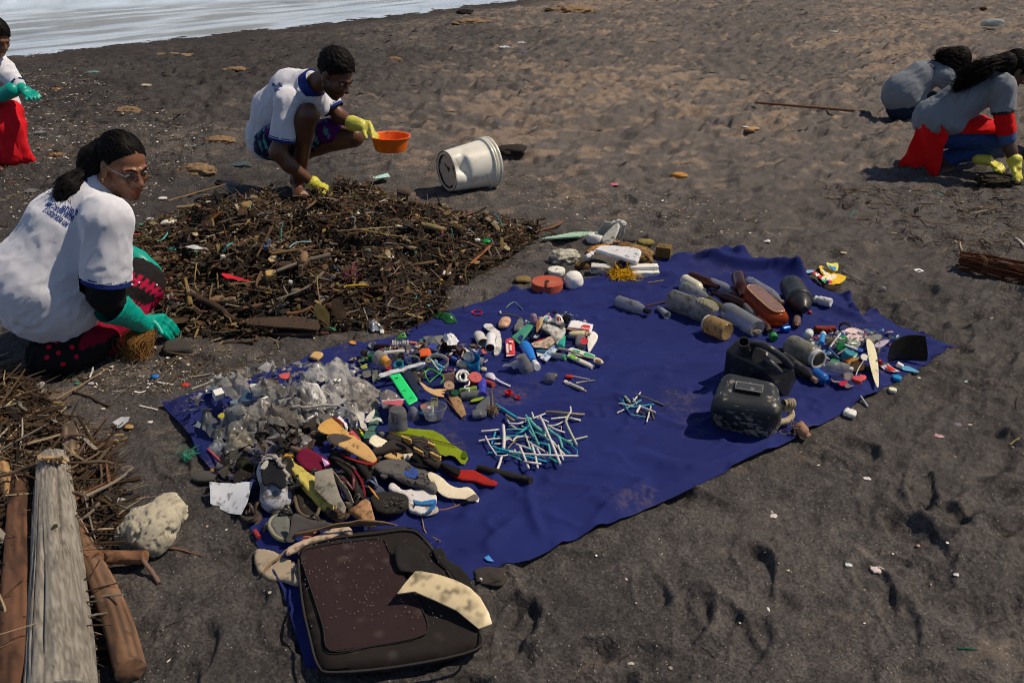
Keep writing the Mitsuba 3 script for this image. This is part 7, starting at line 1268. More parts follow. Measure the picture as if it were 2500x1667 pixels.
rod('twig', 'forked brown twig on the sheet right of the white and blue sole', 'twig', [(1160,1278),(1240,1275),(1380,1232),(1460,1190),(1640,1160)],7, 'matte', (.34,.17,.06)); rod('twig', 'thin stem hanging from the white and blue sole towards the suitcase', 'twig', [(955,1320,.02),(945,1400),(960,1480),(1000,1580),(1180,1680)],8, 'matte', (.30,.19,.09)); rod('twig', 'short thin twig above the forked brown twig', 'twig', [(1310,1120,.01),(1345,1180),(1375,1225)],4, 'matte', (.33,.21,.1))
win(550,1200,3.36)
LASTK = shoe('slipper', 'grey slipper with a pale rim at the lower left of the footwear', [(368,280),(390,220),(440,196),(520,205),(525,300),(500,400),(420,370)], 'matte', (.13,.14,.13),.02,.015, dirt=.1); part(LASTK, 'worn_rim', tube(smoothpoly([P(*q, .016) for q in ((440,196),(385,225),(365,285),(415,365),(500,400))], False),.008,8), 'matte', (.27,.26,.18), smooth=True, dirt=.2)
flat('boot_upper', 'flattened dark grey boot upper behind the cream sandal', 'leather', [(500,400,.0),(520,300,.04),(570,180,.055),(700,230,.05),(880,260,.045),(820,300,.03),(620,330,.02),(560,410)], 'matte', (.09,.085,.08),.008,.03, warp=.01, dirt=.2)
shoe('long_sole', 'long curved brown sole edge in front of the footwear', [(560,400),(590,320,.02),(740,290,.03),(900,240,.04),(1040,238,.04),(1110,250,.04),(1300,270,.02),(1400,230,.0),(1400,265,.0),(1280,315,.0),(1000,285,.02),(780,320,.02),(640,350,.01)], 'matte', (.17,.11,.065),.008,.04, dirt=.35)
flat('pink_patch', 'pinkish leather scrap under the cream sandal strap', 'leather', [(630,390),(680,330),(760,300),(730,350),(660,400)], 'matte', (.33,.13,.10),.006,.035)
k = shoe('cream_sandal', 'cream sandal sole with frayed black spots behind the suitcase', [(500,520),(520,460),(640,410),(800,350),(920,290),(1000,285),(1045,330),(1030,370),(960,350),(840,390),(700,440),(560,500)], 'matte', (.47,.36,.27),.016,.035, dirt=.42, sc=30)
k = shoe('beige_sole', 'beige sole lying upside down left of the suitcase', [(243,560),(262,500),(320,480),(400,490),(470,530),(600,605),(625,690),(604,772),(480,740),(360,710),(270,660)], 'matte', (.36,.30,.22),.02,.008, dirt=.22, sc=24); rod('ridge', '', '', [(300,680),(370,600),(440,545),(500,480)],11, 'matte', (.20,.14,.08), of=k, dz=.02)
win(500,1000,5.2275)
litter_fill((1350,900),.32,.15,240,.015,.045,[(.02,.018,.017),(.035,.03,.027),(.05,.04,.035),(.015,.015,.016),(.08,.06,.045),(.06,.055,.05)], 'dark rubber and leather scraps between the old shoes', 'shoe_scraps', 'matte', .25, up=1.6)
SOLE = [(0,0),(.02,.30),(.12,.46),(.30,.42),(.48,.36),(.66,.46),(.82,.52),(.94,.36),(1,.05),(.97,-.22),(.86,-.44),(.70,-.50),(.48,-.44),(.28,-.44),(.12,-.42),(.02,-.26)]
def sandal(label, heel, toe, w_, col, dz, strap=None, flip=1, tilt=0., **k):
    """a worn sole from heel to toe, with the thong of a flip-flop if it still has one"""
    A, B = P(heel[0], heel[1], dz), P(toe[0], toe[1], dz + tilt); d = B - A; L = np.linalg.norm(d); d /= L; sd = np.cross([0,0,1.], d); sd /= np.linalg.norm(sd); n_ = np.cross(d, sd); W_ = w_ * L
    pp = np.array([A + d * L * u + sd * W_ * v * flip for u, v in SOLE]); kk = thing('sandal', label, 'shoe'); bn = .03 * fr.normal()
    part(kk, 'sole', plate(pp, .013,.009, warp=.003, bend=bn, bev=.12, up=n_), 'matte', col, smooth=40, dirt=.4, sc=40, dcol=k.get('dcol', (.12,.10,.08)))
    part(kk, 'footbed', plate(pp.mean(0) + (pp - pp.mean(0)) * .90 + n_ * .0085,.003,.009, warp=.003, bend=bn * .81, up=n_), 'matte', np.array(col) * .55 + .012, smooth=40, dirt=.45, sc=50, dcol=(.14,.115,.09))
    if strap is not None:
        po = A + d * L * .80 + n_ * .01
        for v in (.46,-.46): part(kk, 'strap', tube(smoothpoly([po, A + d * L * .62 + sd * W_ * v * .55 * flip + n_ * .034, A + d * L * .40 + sd * W_ * v * flip + n_ * .012], False),.0052,8, True, .7), 'plastic', strap, smooth=True, dirt=.2)
for l_, he, to, wd, c_, z_, st_, fl_ in (('black flip-flop sole under the maroon sole', (1180,900),(1560,820),.36,(.030,.027,.026),.035,(.03,.03,.03),1),('black flip-flop between foam sole and white shoe', (1040,720),(1200,1110),.34,(.026,.024,.024),.04,(.02,.02,.022),-1),('dark brown sole under the folded shoe upper', (1450,1050),(1730,1370),.36,(.07,.045,.032),.03, None, 1),('black sole below the two-tone sole', (1600,560),(2040,790),.34,(.024,.022,.022),.045, None, -1),('black flip-flop between the maroon-edged sandal and grey leather', (1690,740),(1950,1140),.32,(.022,.022,.023),.045,(.09,.012,.018),1),('dark grey sandal in the shade in front of the white shoe', (850,1330),(1190,1370),.36,(.05,.048,.046),.02,(.03,.03,.03),1),('grey insole poking out left of the slipper', (900,1450),(690,1500),.40,(.13,.125,.115),.015, None, 1),('black sandal between slipper and folded leather', (1160,1440),(1560,1480),.34,(.032,.03,.029),.03,(.035,.03,.028),-1),('dark brown sandal left of the white shoe', (640,1120),(640,1420),.38,(.06,.045,.036),.015,(.05,.03,.02),1),('black sole under the white sheet', (440,1290),(640,1470),.36,(.035,.033,.031),.008, None, 1),('faded blue flip-flop sole beneath the studded sole', (1950,930),(2280,1040),.32,(.06,.085,.16),.02,(.05,.07,.15),1),('worn brown sole standing behind the maroon sole', (1120,560),(1420,470),.34,(.13,.08,.05),.05, None, 1),('black sole upside down behind the foam sole', (820,560),(1080,450),.36,(.035,.032,.03),.03, None, 1),('olive-grey flip-flop between leather chunk and black sole', (1780,1250),(2080,1180),.34,(.10,.095,.07),.035,(.04,.04,.035),-1),('cracked tan sole at the foot of the leather pieces', (1560,1330),(1850,1420),.34,(.26,.18,.11),.02, None, 1),('thin black insole left of the flattened black shoe', (940,1250),(1120,1400),.34,(.03,.028,.027),.02, None, 1)): sandal(l_, he, to, wd, c_, z_, st_, fl_)
win(550,1200,3.36)
# --- suitcase
k = thing('suitcase', 'flattened dark brown suitcase at the bottom of the picture', 'suitcase'); Z0 = .055
out = [(600,520),(620,470),(700,430),(900,380),(1150,350),(1400,318),(1500,316),(1570,335),(1640,400),(1720,510),(1810,640),(1920,800),(2010,960),(2080,1130),(2060,1290),(1500,1420),(900,1480),(760,1420),(690,1180),(640,960),(610,720)]
sb = pg(out); sb[:, 2] = .02
part(k, 'shell', plate(np.array([G(*wp(*q),.045) for q in out]),.055,.018, warp=.006, wsc=7), 'matte', (.021,.018,.018), smooth=45, dirt=.15, dcol=(.06,.05,.045), sc=50)
pn = [(625,500),(740,450),(1000,410),(1280,385),(1340,480),(1430,640),(1560,860),(1660,1080),(1600,1180),(1200,1260),(860,1300),(800,1100),(720,850),(650,640)]
part(k, 'front_panel', plate(np.array([G(*wp(*q),.078) for q in pn]),.008,.02, warp=.004, wsc=8), 'matte', (.030,.018,.020), smooth=45, dirt=.18, dcol=(.07,.058,.05), sc=60)
part(k, 'piping', tube(smoothpoly([G(*wp(*q),.076) for q in out]),.0032,7, False), 'matte', (.036,.032,.032), smooth=True)
part(k, 'piping', tube(smoothpoly([G(*wp(*q),.0825) for q in pn]),.0018,6, False), 'matte', (.03,.028,.029), smooth=True)
flat('pocket', '', '', [(1390,470),(1480,440),(1600,470),(1680,600),(1740,700),(1640,690),(1520,650),(1420,620)], 'matte', (.02,.019,.019),.01,.07, of=k, warp=.01, wsc=20)
sp = []
for _ in range(170):
    x, y = 620 + 1150 * fr.random(),370 + 760 * fr.random(); q = G(*wp(x, y),.088); sp.append(rock(q, fr.uniform(.0007,.0018,3),1,.2,0))
part(k, 'shell_grit', cat(*sp), 'matte', (.32,.29,.25), smooth=False, var=.5); labels[k + '__shell_grit'] = {'kind': 'stuff'}
flat('black_bag', 'crumpled black bag edge between suitcase and sheet corner', 'bag', [(1700,480),(1780,490),(1830,560),(1920,630),(2010,740),(2010,830),(1900,760),(1790,640),(1730,560)], 'matte', (.018,.017,.017),.01,.05, warp=.02, wsc=16)
flat('foam_board', 'curved cream foam board lying on the suitcase', 'foam', [(1405,828,.02),(1480,740,.03),(1552,640,.05),(1600,660,.05),(1740,672,.05),(1900,730,.04),(2010,800,.03),(2095,880,.02),(2160,980,.01),(2190,1080,.0),(2080,1120,.0),(1900,990,.01),(1700,890,.015),(1560,842,.02)], 'plastic', (.66,.55,.34),.014,.095, round=False, warp=.004, dirt=.30, sc=16, dcol=(.10,.08,.06))
lump_('sand_lump', 'lump of dark sand with shells by the near corner of the sheet', 'sand', (2180,690),(260,90), 'matte', (.045,.04,.037),.4, dirt=.3)
for x, y, l_ in ((2280,680, 'white shell on the sand lump by the sheet corner'),(2095,718, 'tiny white shell left of the sand lump')): lump_('shell', l_, 'shell', (x, y),(26,34), 'matte', (.66,.64,.60),.2, sub=2, dz=.01)
flat('blue_scrap', 'small bright blue plastic scrap on the near corner of the sheet', 'scrap', [(2122,540),(2160,518),(2185,550),(2205,572),(2150,565)], 'plastic', (.02,.22,.62),.002,.006, round=False)
lie('red_ring', 'red and white ring scrap on the sheet left of the grey slipper', 'scrap', (240,320),(275,375),20, ROLL, 'plastic', (.30,.03,.03))
rod('pale_stick', 'pale hooked scrap on the sheet above the near corner', 'scrap', [(1990,125),(2010,115),(2015,100)],5, 'matte', (.6,.6,.58))

# ---------------------------------------------------------------- straws and lolly sticks
win(1150,950,4.704)
SW, SC, ST = (.60,.58,.56),(.02,.32,.46),(.10,.38,.34)
STR = [((285,185),(400,260),(520,335),0,15,1),((530,335),(680,345),(870,280),1,10,0),((865,270),(1080,285),(1300,305),1,17,3),((1140,210),(1145,260),(1110,320),2,10,0),((920,345),(1010,335),(1100,325),1,10,0),((1135,340),(1200,355),(1255,368),0,14,0),((1110,320),(1095,400),(1215,650),2,14,4),((900,420),(980,415),(1110,350),1,9,0),((1000,430),(1035,430),(1035,475),1,6,0),((120,490),(220,480),(330,470),1,11,0),((370,425),(380,560),(372,700),3,18,0),((90,598),(280,575),(480,560),1,11,0),((165,545),(210,640),(290,760),2,10,0),((290,765),(360,770),(430,758),1,9,0),((280,500),(255,570),(235,640),0,11,1),((195,738),(330,728),(470,740),0,12,1),((350,790),(330,860),(300,940),1,15,0),((300,550),(440,545),(640,540),1,11,1),((270,635),(320,635),(380,630),1,12,0),((250,665),(360,705),(560,730),1,14,1),((440,725),(760,760),(1230,775),4,13,0),((480,750),(680,790),(890,845),3,12,1),((560,660),(600,760),(665,920),3,14,0),((700,650),(740,780),(765,915),3,13,0),((610,840),(690,850),(800,865),4,13,0),((430,760),(520,790),(620,845),2,10,2),((700,280),(710,310),(715,350),2,12,0),((630,305),(680,430),(780,650),4,12,2),((790,320),(850,440),(1025,870),5,15,0),((405,305),(440,400),(540,470),1,10,0),((400,310),(450,345),(500,375),2,16,3),((410,470),(520,465),(640,470),2,10,2),((520,520),(590,490),(660,430),4,13,1),((660,350),(760,460),(880,540),3,20,2),((880,460),(980,540),(1160,640),3,15,2),((1060,575),(1110,600),(1335,548),2,10,4),((920,500),(1010,560),(1050,690),3,14,2),((880,420),(970,470),(1075,505),3,12,0),((760,340),(840,360),(890,385),3,10,0),((640,600),(740,660),(880,740),2,11,0),((520,640),(640,680),(740,730),3,12,0),((480,600),(540,550),(680,560),3,10,0),((420,690),(500,600),(560,560),2,9,3),((660,610),(760,620),(900,640),2,11,1),((890,640),(905,720),(905,800),4,13,2),((905,800),(940,820),(985,850),3,15,5),((780,620),(860,640),(890,660),3,11,1),((1000,650),(1030,740),(1060,820),4,11,0),((930,600),(980,660),(1080,770),3,12,0),((1070,690),(1100,720),(1135,745),1,10,1),((1150,645),(1220,710),(1210,755),1,6,1),((760,690),(800,760),(850,800),3,11,0),((500,700),(520,740),(560,790),2,9,0),((620,520),(650,600),(680,690),4,9,4),((700,400),(800,470),(860,560),3,12,0),((450,400),(560,400),(660,360),2,12,0),((380,600),(440,580),(500,620),2,11,0),((740,500),(820,540),(900,600),3,11,2),((580,430),(660,480),(720,560),2,12,2),((620,660),(680,700),(730,690),2,10,1)]
HUE = [(SW, 'white'),(SC, 'cyan'),(ST, 'pale green'),((.20,.16,.11), 'brown'),((.44,.50,.36), 'greenish'),((.01,.24,.18), 'dark green')]
for a, m_, b, z, r_, h_ in STR: rod('drinking_straw', HUE[h_][1] + ' drinking straw in the straw pile', 'straw', [(*a, .004 + .006 * z),(*m_, .006 + .006 * z),(*b, .002 + .006 * z * .6)], r_, 'plastic', HUE[h_][0],8, group=HUE[h_][1] + ' drinking straws', knot=.03, dirt=.08)
SM = [((1675,278),(1760,240),9,0),((1700,105),(1770,200),9,6),((1765,90),(1830,160),12,4),((1780,130),(1850,190),8,3),((1860,150),(1945,42),9,0),((1885,62),(2040,120),11,7),((2040,120),(2215,192),11,7),((1780,230),(1955,130),9,2),((1840,215),(2100,180),10,1),((1900,280),(1940,200),16,0),((1950,205),(2115,272),10,0),((2015,385),(2065,200),9,0),((2030,260),(2055,345),7,3),((2065,230),(2100,350),8,3),((1700,165),(1860,205),9,0),((1840,295),(2010,325),7,2),((1790,230),(1835,300),8,6),((1930,250),(2000,290),7,3),((1860,110),(1905,180),7,0),((1740,120),(1800,250),7,1)]
HU2 = HUE + [((.03,.10,.30), 'blue'),((.10,.095,.10), 'dark grey')]
for i, (a, b, r_, h_) in enumerate(SM): rod('lolly_stick', HU2[h_][1] + ' stick in the small pile right of the straws', 'stick', [(*a, .003 + .002 * (i % 4)),(*b, .003 + .002 * (i % 3))], r_, 'plastic', HU2[h_][0],6, group=HU2[h_][1] + ' sticks in the small pile', knot=.06)
# ---------------------------------------------------------------- the heap of drift debris
win(0,0,1)
HP = Polygon(np.array([G(*p, z)[:2] for *p, z in [(372,800,0),(450,822,0),(600,826,0),(820,824,0),(1000,812,0),(1092,775,0),(1085,722,0),(1150,685,0),(1225,645,0),(1300,590,0),(1325,560,0),(1250,540,.03),(1150,520,.05),(1050,500,.06),(950,478,.05),(895,462,.05),(850,490,.03),(740,500,.02),(640,486,.03),(560,495,.04),(450,520,.03),(370,545,.03),(315,570,.02),(300,640,0),(330,730,0)]]))
hr_ = np.random.default_rng(21)
def heap_h(x, y):
    q = np.stack([x, y],1); d = sdist(spoints(q), HP.exterior); ins = contains_xy(HP, x, y)
    return np.where(ins, np.maximum(.01 * sstep(0,.05, d),.13 * sstep(.05,.6, d) + .02 * sstep(0,.08, d) + .15 * sstep(.05,.3, d) * (fbm(np.column_stack([q * 4.6, q[:, 0] * 0]),3,55) - .5) * 2),0)
bx = HP.bounds; hx, hy = np.meshgrid(np.arange(bx[0], bx[2],.018), np.arange(bx[1], bx[3],.018)); hq = np.column_stack([hx.ravel(), hy.ravel()])
hzz = sup(hq[:, 0], hq[:, 1], False) + heap_h(hq[:, 0], hq[:, 1]); HKD = cKDTree(hq)
_sup = sup
def sup(x, y, mounds=True):
    x, y = np.atleast_1d(x).astype(float), np.atleast_1d(y).astype(float); z = _sup(x, y, mounds); ii = contains_xy(HP, x, y)
    if ii.any(): z = np.where(ii, np.maximum(hzz[HKD.query(np.stack([x, y],1))[1]], z), z)
    return z
PAL = [((.035,.024,.018),22),((.06,.038,.024),22),((.085,.055,.034),14),((.12,.088,.058),7),((.025,.021,.019),12),((.20,.18,.15),5),((.22,.155,.065),6),((.13,.11,.055),7),((.30,.24,.15),5),((.16,.07,.04),5),((.36,.35,.32),1.6),((.03,.10,.28),.3),((.03,.22,.12),.5),((.45,.08,.04),.4),((.08,.35,.36),.4)]
PC = np.array([p[0] for p in PAL]); PW = np.array([p[1] for p in PAL], float); PW /= PW.sum()
def twigs(n, place, l0, l1, r0, r1, zlift, tilt=.25, bend=.18, rg=hr_, flatp=.18, pc=PC, pw=PW):
    """n short bent stems and chips thrown on the ground at the points PLACE gives"""
    xy = place(n); L = l0 + (l1 - l0) * rg.random(n) ** 2.2; R = r0 + (r1 - r0) * rg.random(n) ** 2.5; a = rg.random(n) * 6.283; e = rg.normal(0, tilt, n)
    d = np.column_stack([np.cos(a) * np.cos(e), np.sin(a) * np.cos(e), np.sin(e)]); s = np.column_stack([-np.sin(a), np.cos(a),0 * a]); u = np.cross(d, s)
    z = sup(xy[:, 0], xy[:, 1]) + zlift * rg.random(n) + R; c = np.column_stack([xy, z + np.abs(np.sin(e)) * L * .25])
    b = rg.normal(0, bend, n)[:, None] * L[:, None]; fl = np.where(rg.random(n) < flatp, .25,1.); wd = np.where(fl < 1,2.6,1.)
    st = [c - d * L[:, None] / 2, c - d * L[:, None] / 6 + s * b * .4 + u * b * .2, c + d * L[:, None] / 5 + s * b * .35, c + d * L[:, None] / 2 - s * b * .3]
    V = np.stack([p[:, None] + R[:, None, None] * k_ * (np.cos(g)[None, :, None] * s[:, None] * wd[:, None, None] + np.sin(g)[None, :, None] * u[:, None] * fl[:, None, None]) for p, k_ in zip(st, (.75,1,.95,.5)) for g in [np.arange(4) * np.pi / 2 + .3]],1).reshape(n, 16,3)
    f = np.vstack([grid_faces(4,4)[:, ::-1],[[0,1,2],[0,2,3],[12,14,13],[12,15,14]]])
    F = (f[None] + 16 * np.arange(n)[:, None, None]).reshape(-1,3)
    C = pc[rg.choice(len(pc), n, p=pw)] * (.6 + .8 * rg.random((n, 1)))
    return V.reshape(-1,3), F, np.repeat(C, 16,0)
def in_poly(Pg, power=1.):
    def f(n):
        b = Pg.bounds; out = np.zeros((0,2))
        while len(out) < n:
            q = np.column_stack([hr_.uniform(b[0], b[2], n * 2), hr_.uniform(b[1], b[3], n * 2)]); out = np.vstack([out, q[contains_xy(Pg, q[:, 0], q[:, 1])]])
        return out[:n]
    return f
def merge(parts):
    o, V, F, C = 0,[],[],[]
    for v, f, c in parts: V.append(v); F.append(f + o); C.append(c); o += len(v)
    return np.vstack(V), np.vstack(F), np.vstack(C)
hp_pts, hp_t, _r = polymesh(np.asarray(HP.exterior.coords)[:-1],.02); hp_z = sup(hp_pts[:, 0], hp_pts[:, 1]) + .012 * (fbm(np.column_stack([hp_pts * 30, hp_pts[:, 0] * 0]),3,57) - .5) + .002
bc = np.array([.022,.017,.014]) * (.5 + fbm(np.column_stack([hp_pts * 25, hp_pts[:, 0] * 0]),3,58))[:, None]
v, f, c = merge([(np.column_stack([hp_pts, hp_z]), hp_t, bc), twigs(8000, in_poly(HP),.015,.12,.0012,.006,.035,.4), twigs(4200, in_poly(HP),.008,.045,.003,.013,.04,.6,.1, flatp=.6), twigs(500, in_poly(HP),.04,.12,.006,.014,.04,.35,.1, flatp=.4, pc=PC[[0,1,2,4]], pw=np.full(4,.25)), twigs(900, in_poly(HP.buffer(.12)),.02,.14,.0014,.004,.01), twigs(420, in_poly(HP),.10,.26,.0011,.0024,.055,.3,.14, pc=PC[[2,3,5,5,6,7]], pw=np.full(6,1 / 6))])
k = thing('debris_heap', 'wide heap of brown twigs, stalks and drift debris between the two white-shirted crouchers', 'debris', kind='stuff'); part(None, k, tm(v, f), 'matte', c, smooth=False, var=.25, sc=60)
def sorted_twigs(n, poly, l0, l1, r0, r1, where, lift=.035):
    cl = (((.05,.033,.022), 'dark brown'),((.105,.068,.038), 'brown'),((.22,.15,.055), 'straw-yellow'),((.17,.145,.115), 'greyish'),((.16,.075,.042), 'reddish'))
    p = in_poly(poly)(n)
    for i in range(n):
        h_ = int(hr_.choice(5, p=(.42,.28,.09,.11,.10))); x, y = p[i]; a = hr_.random() * 6.28; L = l0 + (l1 - l0) * hr_.random() ** 1.6; R = r0 + (r1 - r0) * hr_.random() ** 1.8
        d = np.array([math.cos(a), math.sin(a),0]) * L / 2; s_ = np.array([-d[1], d[0],0]) * hr_.normal(0,.18); z0 = sup(x, y)[0] + R + lift * (.3 + .7 * hr_.random()); e = hr_.normal(0,.18) * L / 2
        m = tube(smoothpoly([np.array([x, y, z0]) - d - (0,0, e), np.array([x, y, z0]) + s_ * 1.0, np.array([x, y, z0]) + d + s_ * .2 + (0,0, e)], False, 3), R * np.linspace(1.1,.7,7),6, True, 1. if hr_.random() > .2 else .4)
        one('twig', f'{cl[h_][1]} loose twig {where}', 'twig', m, 'matte', np.array(cl[h_][0]) * (.7 + .6 * hr_.random()), group=f'{cl[h_][1]} twigs {where}', smooth=True, var=.3, sc=80)
sorted_twigs(130, HP, .10,.32,.004,.012, 'on the debris heap')
win(300,420,3.563)
rod('stick', 'long pale stick lying behind the debris heap below the man', 'stick', [(400,258),(640,190),(905,112,.03)],9, 'matte', (.23,.155,.085), taper=.7)
rod('pipe', 'short tan bamboo pipe at the back left of the debris heap', 'pipe', [(470,322,.02),(665,306,.02)],15, 'matte', (.25,.18,.10),10, knot=.05)
one('frayed_cord', 'frayed blue-grey cord behind the debris heap', 'cord', fuzz(P(935,130,.05),.03,40,.05,.0014,1.), 'matte', (.24,.28,.34), smooth=True)
stand('ring', 'white plastic ring at the back of the debris heap', 'ring', (686,338),32,.02, RING, 'plastic', (.5,.5,.48), dz=.02, lean=(.1,-.5)); stand('lid', 'clear plastic lid at the top of the debris heap', 'lid', (1218,380),42,.008, LID, 'film', (.55,.56,.55), dz=.03, lean=(.2,-.4)); stand('cup', 'grey plastic cup near the man’s foot on the heap', 'cup', (1525,320),45,.05, CUP, 'film', (.36,.37,.38), dz=.01, lean=(.5,-.4))
flat('leaf', 'large orange-brown dry leaf at the back of the heap', 'leaf', [(640,400,.02),(740,335,.04),(830,332,.04),(885,360,.03),(860,400,.02),(740,415,.02)], 'leafy', (.30,.13,.03),.0015,.04, warp=.012, bend=.02)
lump_('foam_lump', 'white foam lump at the left back of the heap', 'foam', (402,436),(125,48), 'matte', (.60,.58,.50),.3, dz=.02)
flat('white_cloth', 'white plastic sheet stained black on the heap', 'plastic', [(510,640,.01),(560,630,.02),(640,655,.02),(730,650,.03),(720,695,.01),(580,680,.01)], 'plastic', (.62,.63,.64),.002,.04, warp=.014, dirt=.4)
k = flat('red_cloth', 'crumpled crimson cloth on the debris heap', 'cloth', [(858,885,.03),(900,860,.04),(960,900,.03),(1080,940,.01),(1165,985),(1120,990),(960,970,.01),(890,930,.02)], 'cloth', (.42,.012,.03),.004,.04, warp=.02, wsc=22)
flat('plank', 'broad dark plank at the front of the debris heap', 'plank', [(1070,1310),(1100,1268),(1400,1262),(1690,1272),(1715,1340),(1690,1372),(1400,1355),(1090,1345)], 'matte', (.07,.048,.036),.012,.045, round=False, warp=.005, dirt=.4, sc=20, bev=.1)
flat('plank', 'short tan plank lying on the front left of the heap', 'plank', [(708,1075),(980,1085),(992,1145),(720,1130)], 'matte', (.20,.13,.08),.025,.05, round=False, dirt=.3)
rod('log', 'dark round branch leaning out of the heap front', 'branch', [(590,1085,.06),(780,1170,.05),(960,1300,.02),(1055,1355)],28, 'matte', (.05,.033,.026),12, dirt=.2, knot=.2)
lump_('stone', 'round grey stone at the front foot of the heap', 'stone', (1090,1385),(105,80), 'matte', (.13,.11,.09),.12, dirt=.2); lump_('coconut', 'brown coconut shell at the front foot of the heap', 'coconut', (930,1388),(140,90), 'matte', (.075,.055,.04),.2, dirt=.3); lump_('stone', 'grey-green stone on the right slope of the heap', 'stone', (1500,1045),(85,85), 'matte', (.13,.115,.085),.2)
rod('wood_post', 'upright brown wooden stump in the middle of the heap', 'wood', [(1562,905,.0),(1568,800,.05),(1570,700,.10)],34, 'matte', (.22,.145,.085),12, dirt=.3, curve=False)
one('foam_cube', 'yellowish foam cube in the middle of the heap', 'foam', box((.05,.04,.04), P(1290,900,.04), rotm([0,0,1],.4) @ rotm([1,0,0],.3),.15,3,.004), 'matte', (.46,.30,.12), dirt=.2)
flat('leaf', 'big olive dry leaf at the front right of the heap', 'leaf', [(1665,1150,.08),(1720,1150,.08),(1800,1230,.04),(1800,1330,.01),(1770,1362),(1700,1280,.02),(1665,1210,.05)], 'leafy', (.15,.12,.05),.0015,.03, warp=.012, dirt=.2); flat('leaf', 'dark brown leaf right of the big olive leaf', 'leaf', [(1820,1110,.06),(1900,1120,.06),(1945,1240,.02),(1920,1290),(1830,1240,.02)], 'leafy', (.07,.05,.035),.0015,.03, warp=.014)
flat('paper', 'folded white paper at the left front of the heap', 'paper', [(398,1075,.03),(450,1068,.03),(465,1120,.01),(540,1150),(440,1160),(405,1130,.01)], 'matte', (.58,.58,.56),.002,.03, warp=.01)
for x, y, l_ in ((1420,812, 'dark knobbly seed cone in the middle of the heap'),(1940,905, 'ridged seed cone at the right of the heap')): lump_('seed_cone', l_, 'cone', (x, y),(150,95), 'matte', (.06,.04,.032),.35, dz=.03, freq=5, sub=4)
one('net_scrap', 'pinkish net scrap beside the ridged seed cone', 'net', fuzz(P(1990,890,.05),.03,50,.03,.0012), 'matte', (.30,.10,.12), smooth=True)
for q, r_, c_, l_ in (([(1262,1415),(1500,1425),(1790,1412)],14,(.10,.055,.045), 'long thin dark branch lying along the front of the heap'),([(880,1492),(1000,1485),(1140,1492)],13,(.07,.045,.035), 'short dark stick on the sand in front of the heap'),([(1690,900,.1),(1700,1060,.07),(1740,1190,.04),(1890,1380)],6,(.25,.18,.08), 'long yellowish stalk drooping over the front right of the heap'),([(1185,1365),(1165,1420),(1155,1480)],14,(.09,.05,.04), 'short brown stub standing below the dark plank'),([(640,810,.08),(630,900,.08),(625,990,.07),(660,1040,.05)],6,(.26,.18,.07), 'yellow curved stalk at the left of the heap'),([(820,890,.06),(830,1020,.06)],7,(.15,.10,.05), 'upright brown stalk left of the crimson cloth'),([(940,985,.06),(1160,960,.06)],7,(.27,.20,.09), 'straw lying across the crimson cloth'),([(575,1000,.08),(545,1210,.02)],7,(.24,.19,.11), 'thin straw hanging over the left front of the heap'),([(1050,1195,.05),(1240,1155,.05)],14,(.14,.075,.045), 'reddish stick above the dark plank'),([(1280,1235,.05),(1440,1140,.06)],18,(.15,.125,.10), 'split grey stick above the dark plank'),([(1430,1240,.05),(1530,1235,.05),(1655,1185,.06)],16,(.17,.085,.05), 'reddish bent stick above the dark plank'),([(620,1440,.0),(760,1425),(900,1355,.03)],6,(.2,.13,.06), 'thin stalk at the front left foot of the heap'),([(1340,1490),(1350,1530),(1300,1535)],5,(.2,.17,.06), 'hooked green stalk on the sand before the heap')): rod('stalk', l_, 'stick', q, r_, 'matte', c_)
for x, y, w_, h_, c_, l_ in ((1455,960,36,50,(.6,.6,.58), 'white triangular shard on the right of the heap'),(1265,1040,85,52,(.55,.36,.10), 'yellow foam crumb below the middle of the heap'),(870,740,46,60,(.52,.52,.52), 'white carton scrap in the middle of the heap'),(775,455,40,44,(.62,.52,.36), 'cream shell at the back of the heap'),(1515,385,40,60,(.42,.20,.07), 'orange shell near the top of the heap'),(160,460,42,34,(.04,.26,.14), 'green scrap at the left edge of the heap'),(235,408,62,26,(.55,.54,.5), 'white shard at the left back edge of the heap'),(1250,650,46,36,(.03,.14,.42), 'blue and yellow scrap in the upper middle of the heap'),(435,670,66,46,(.03,.20,.17), 'teal scrap at the left of the heap')): lump_('scrap', l_, 'scrap', (x, y),(w_, h_), 'plastic', c_, .35, dz=.03, sub=2, dirt=.1)
rod('cord', 'pale blue cord curving over the right of the heap', 'cord', [(1390,740,.04),(1450,660,.05),(1520,615,.05),(1640,612,.04)],6, 'plastic', (.22,.40,.44), knot=.03)
win(800,420,3.563)
rod('rope', 'yellow cord loop at the front right of the heap', 'rope', [(140,1010,.05),(190,992,.05),(380,995,.05),(490,1060,.03),(440,1100,.03),(365,1112,.02)],7, 'matte', (.42,.28,.03), knot=.08)
rod('lath', 'orange-brown lath sticking out of the right of the heap', 'stick', [(1178,868,.01),(1415,652,.08)],15, 'matte', (.34,.125,.055),6, knot=.03, flatten=.4)
rod('bamboo', 'pale split bamboo near the top right of the heap', 'bamboo', [(840,480,.04),(940,500,.04),(1030,522,.03)],24, 'matte', (.21,.17,.09),10); rod('bamboo', 'darker bamboo end left of the pale bamboo', 'bamboo', [(570,490,.04),(675,522,.03)],24, 'matte', (.13,.11,.075),10); rod('stalk', 'long straw lying across the top of the heap', 'stick', [(90,520,.06),(330,500,.06),(560,484,.06)],6, 'matte', (.30,.22,.11)); rod('stick', 'teal stick standing in the top right of the heap', 'stick', [(1075,500,.07),(1092,580,.02)],6, 'plastic', (.12,.38,.36), knot=0)
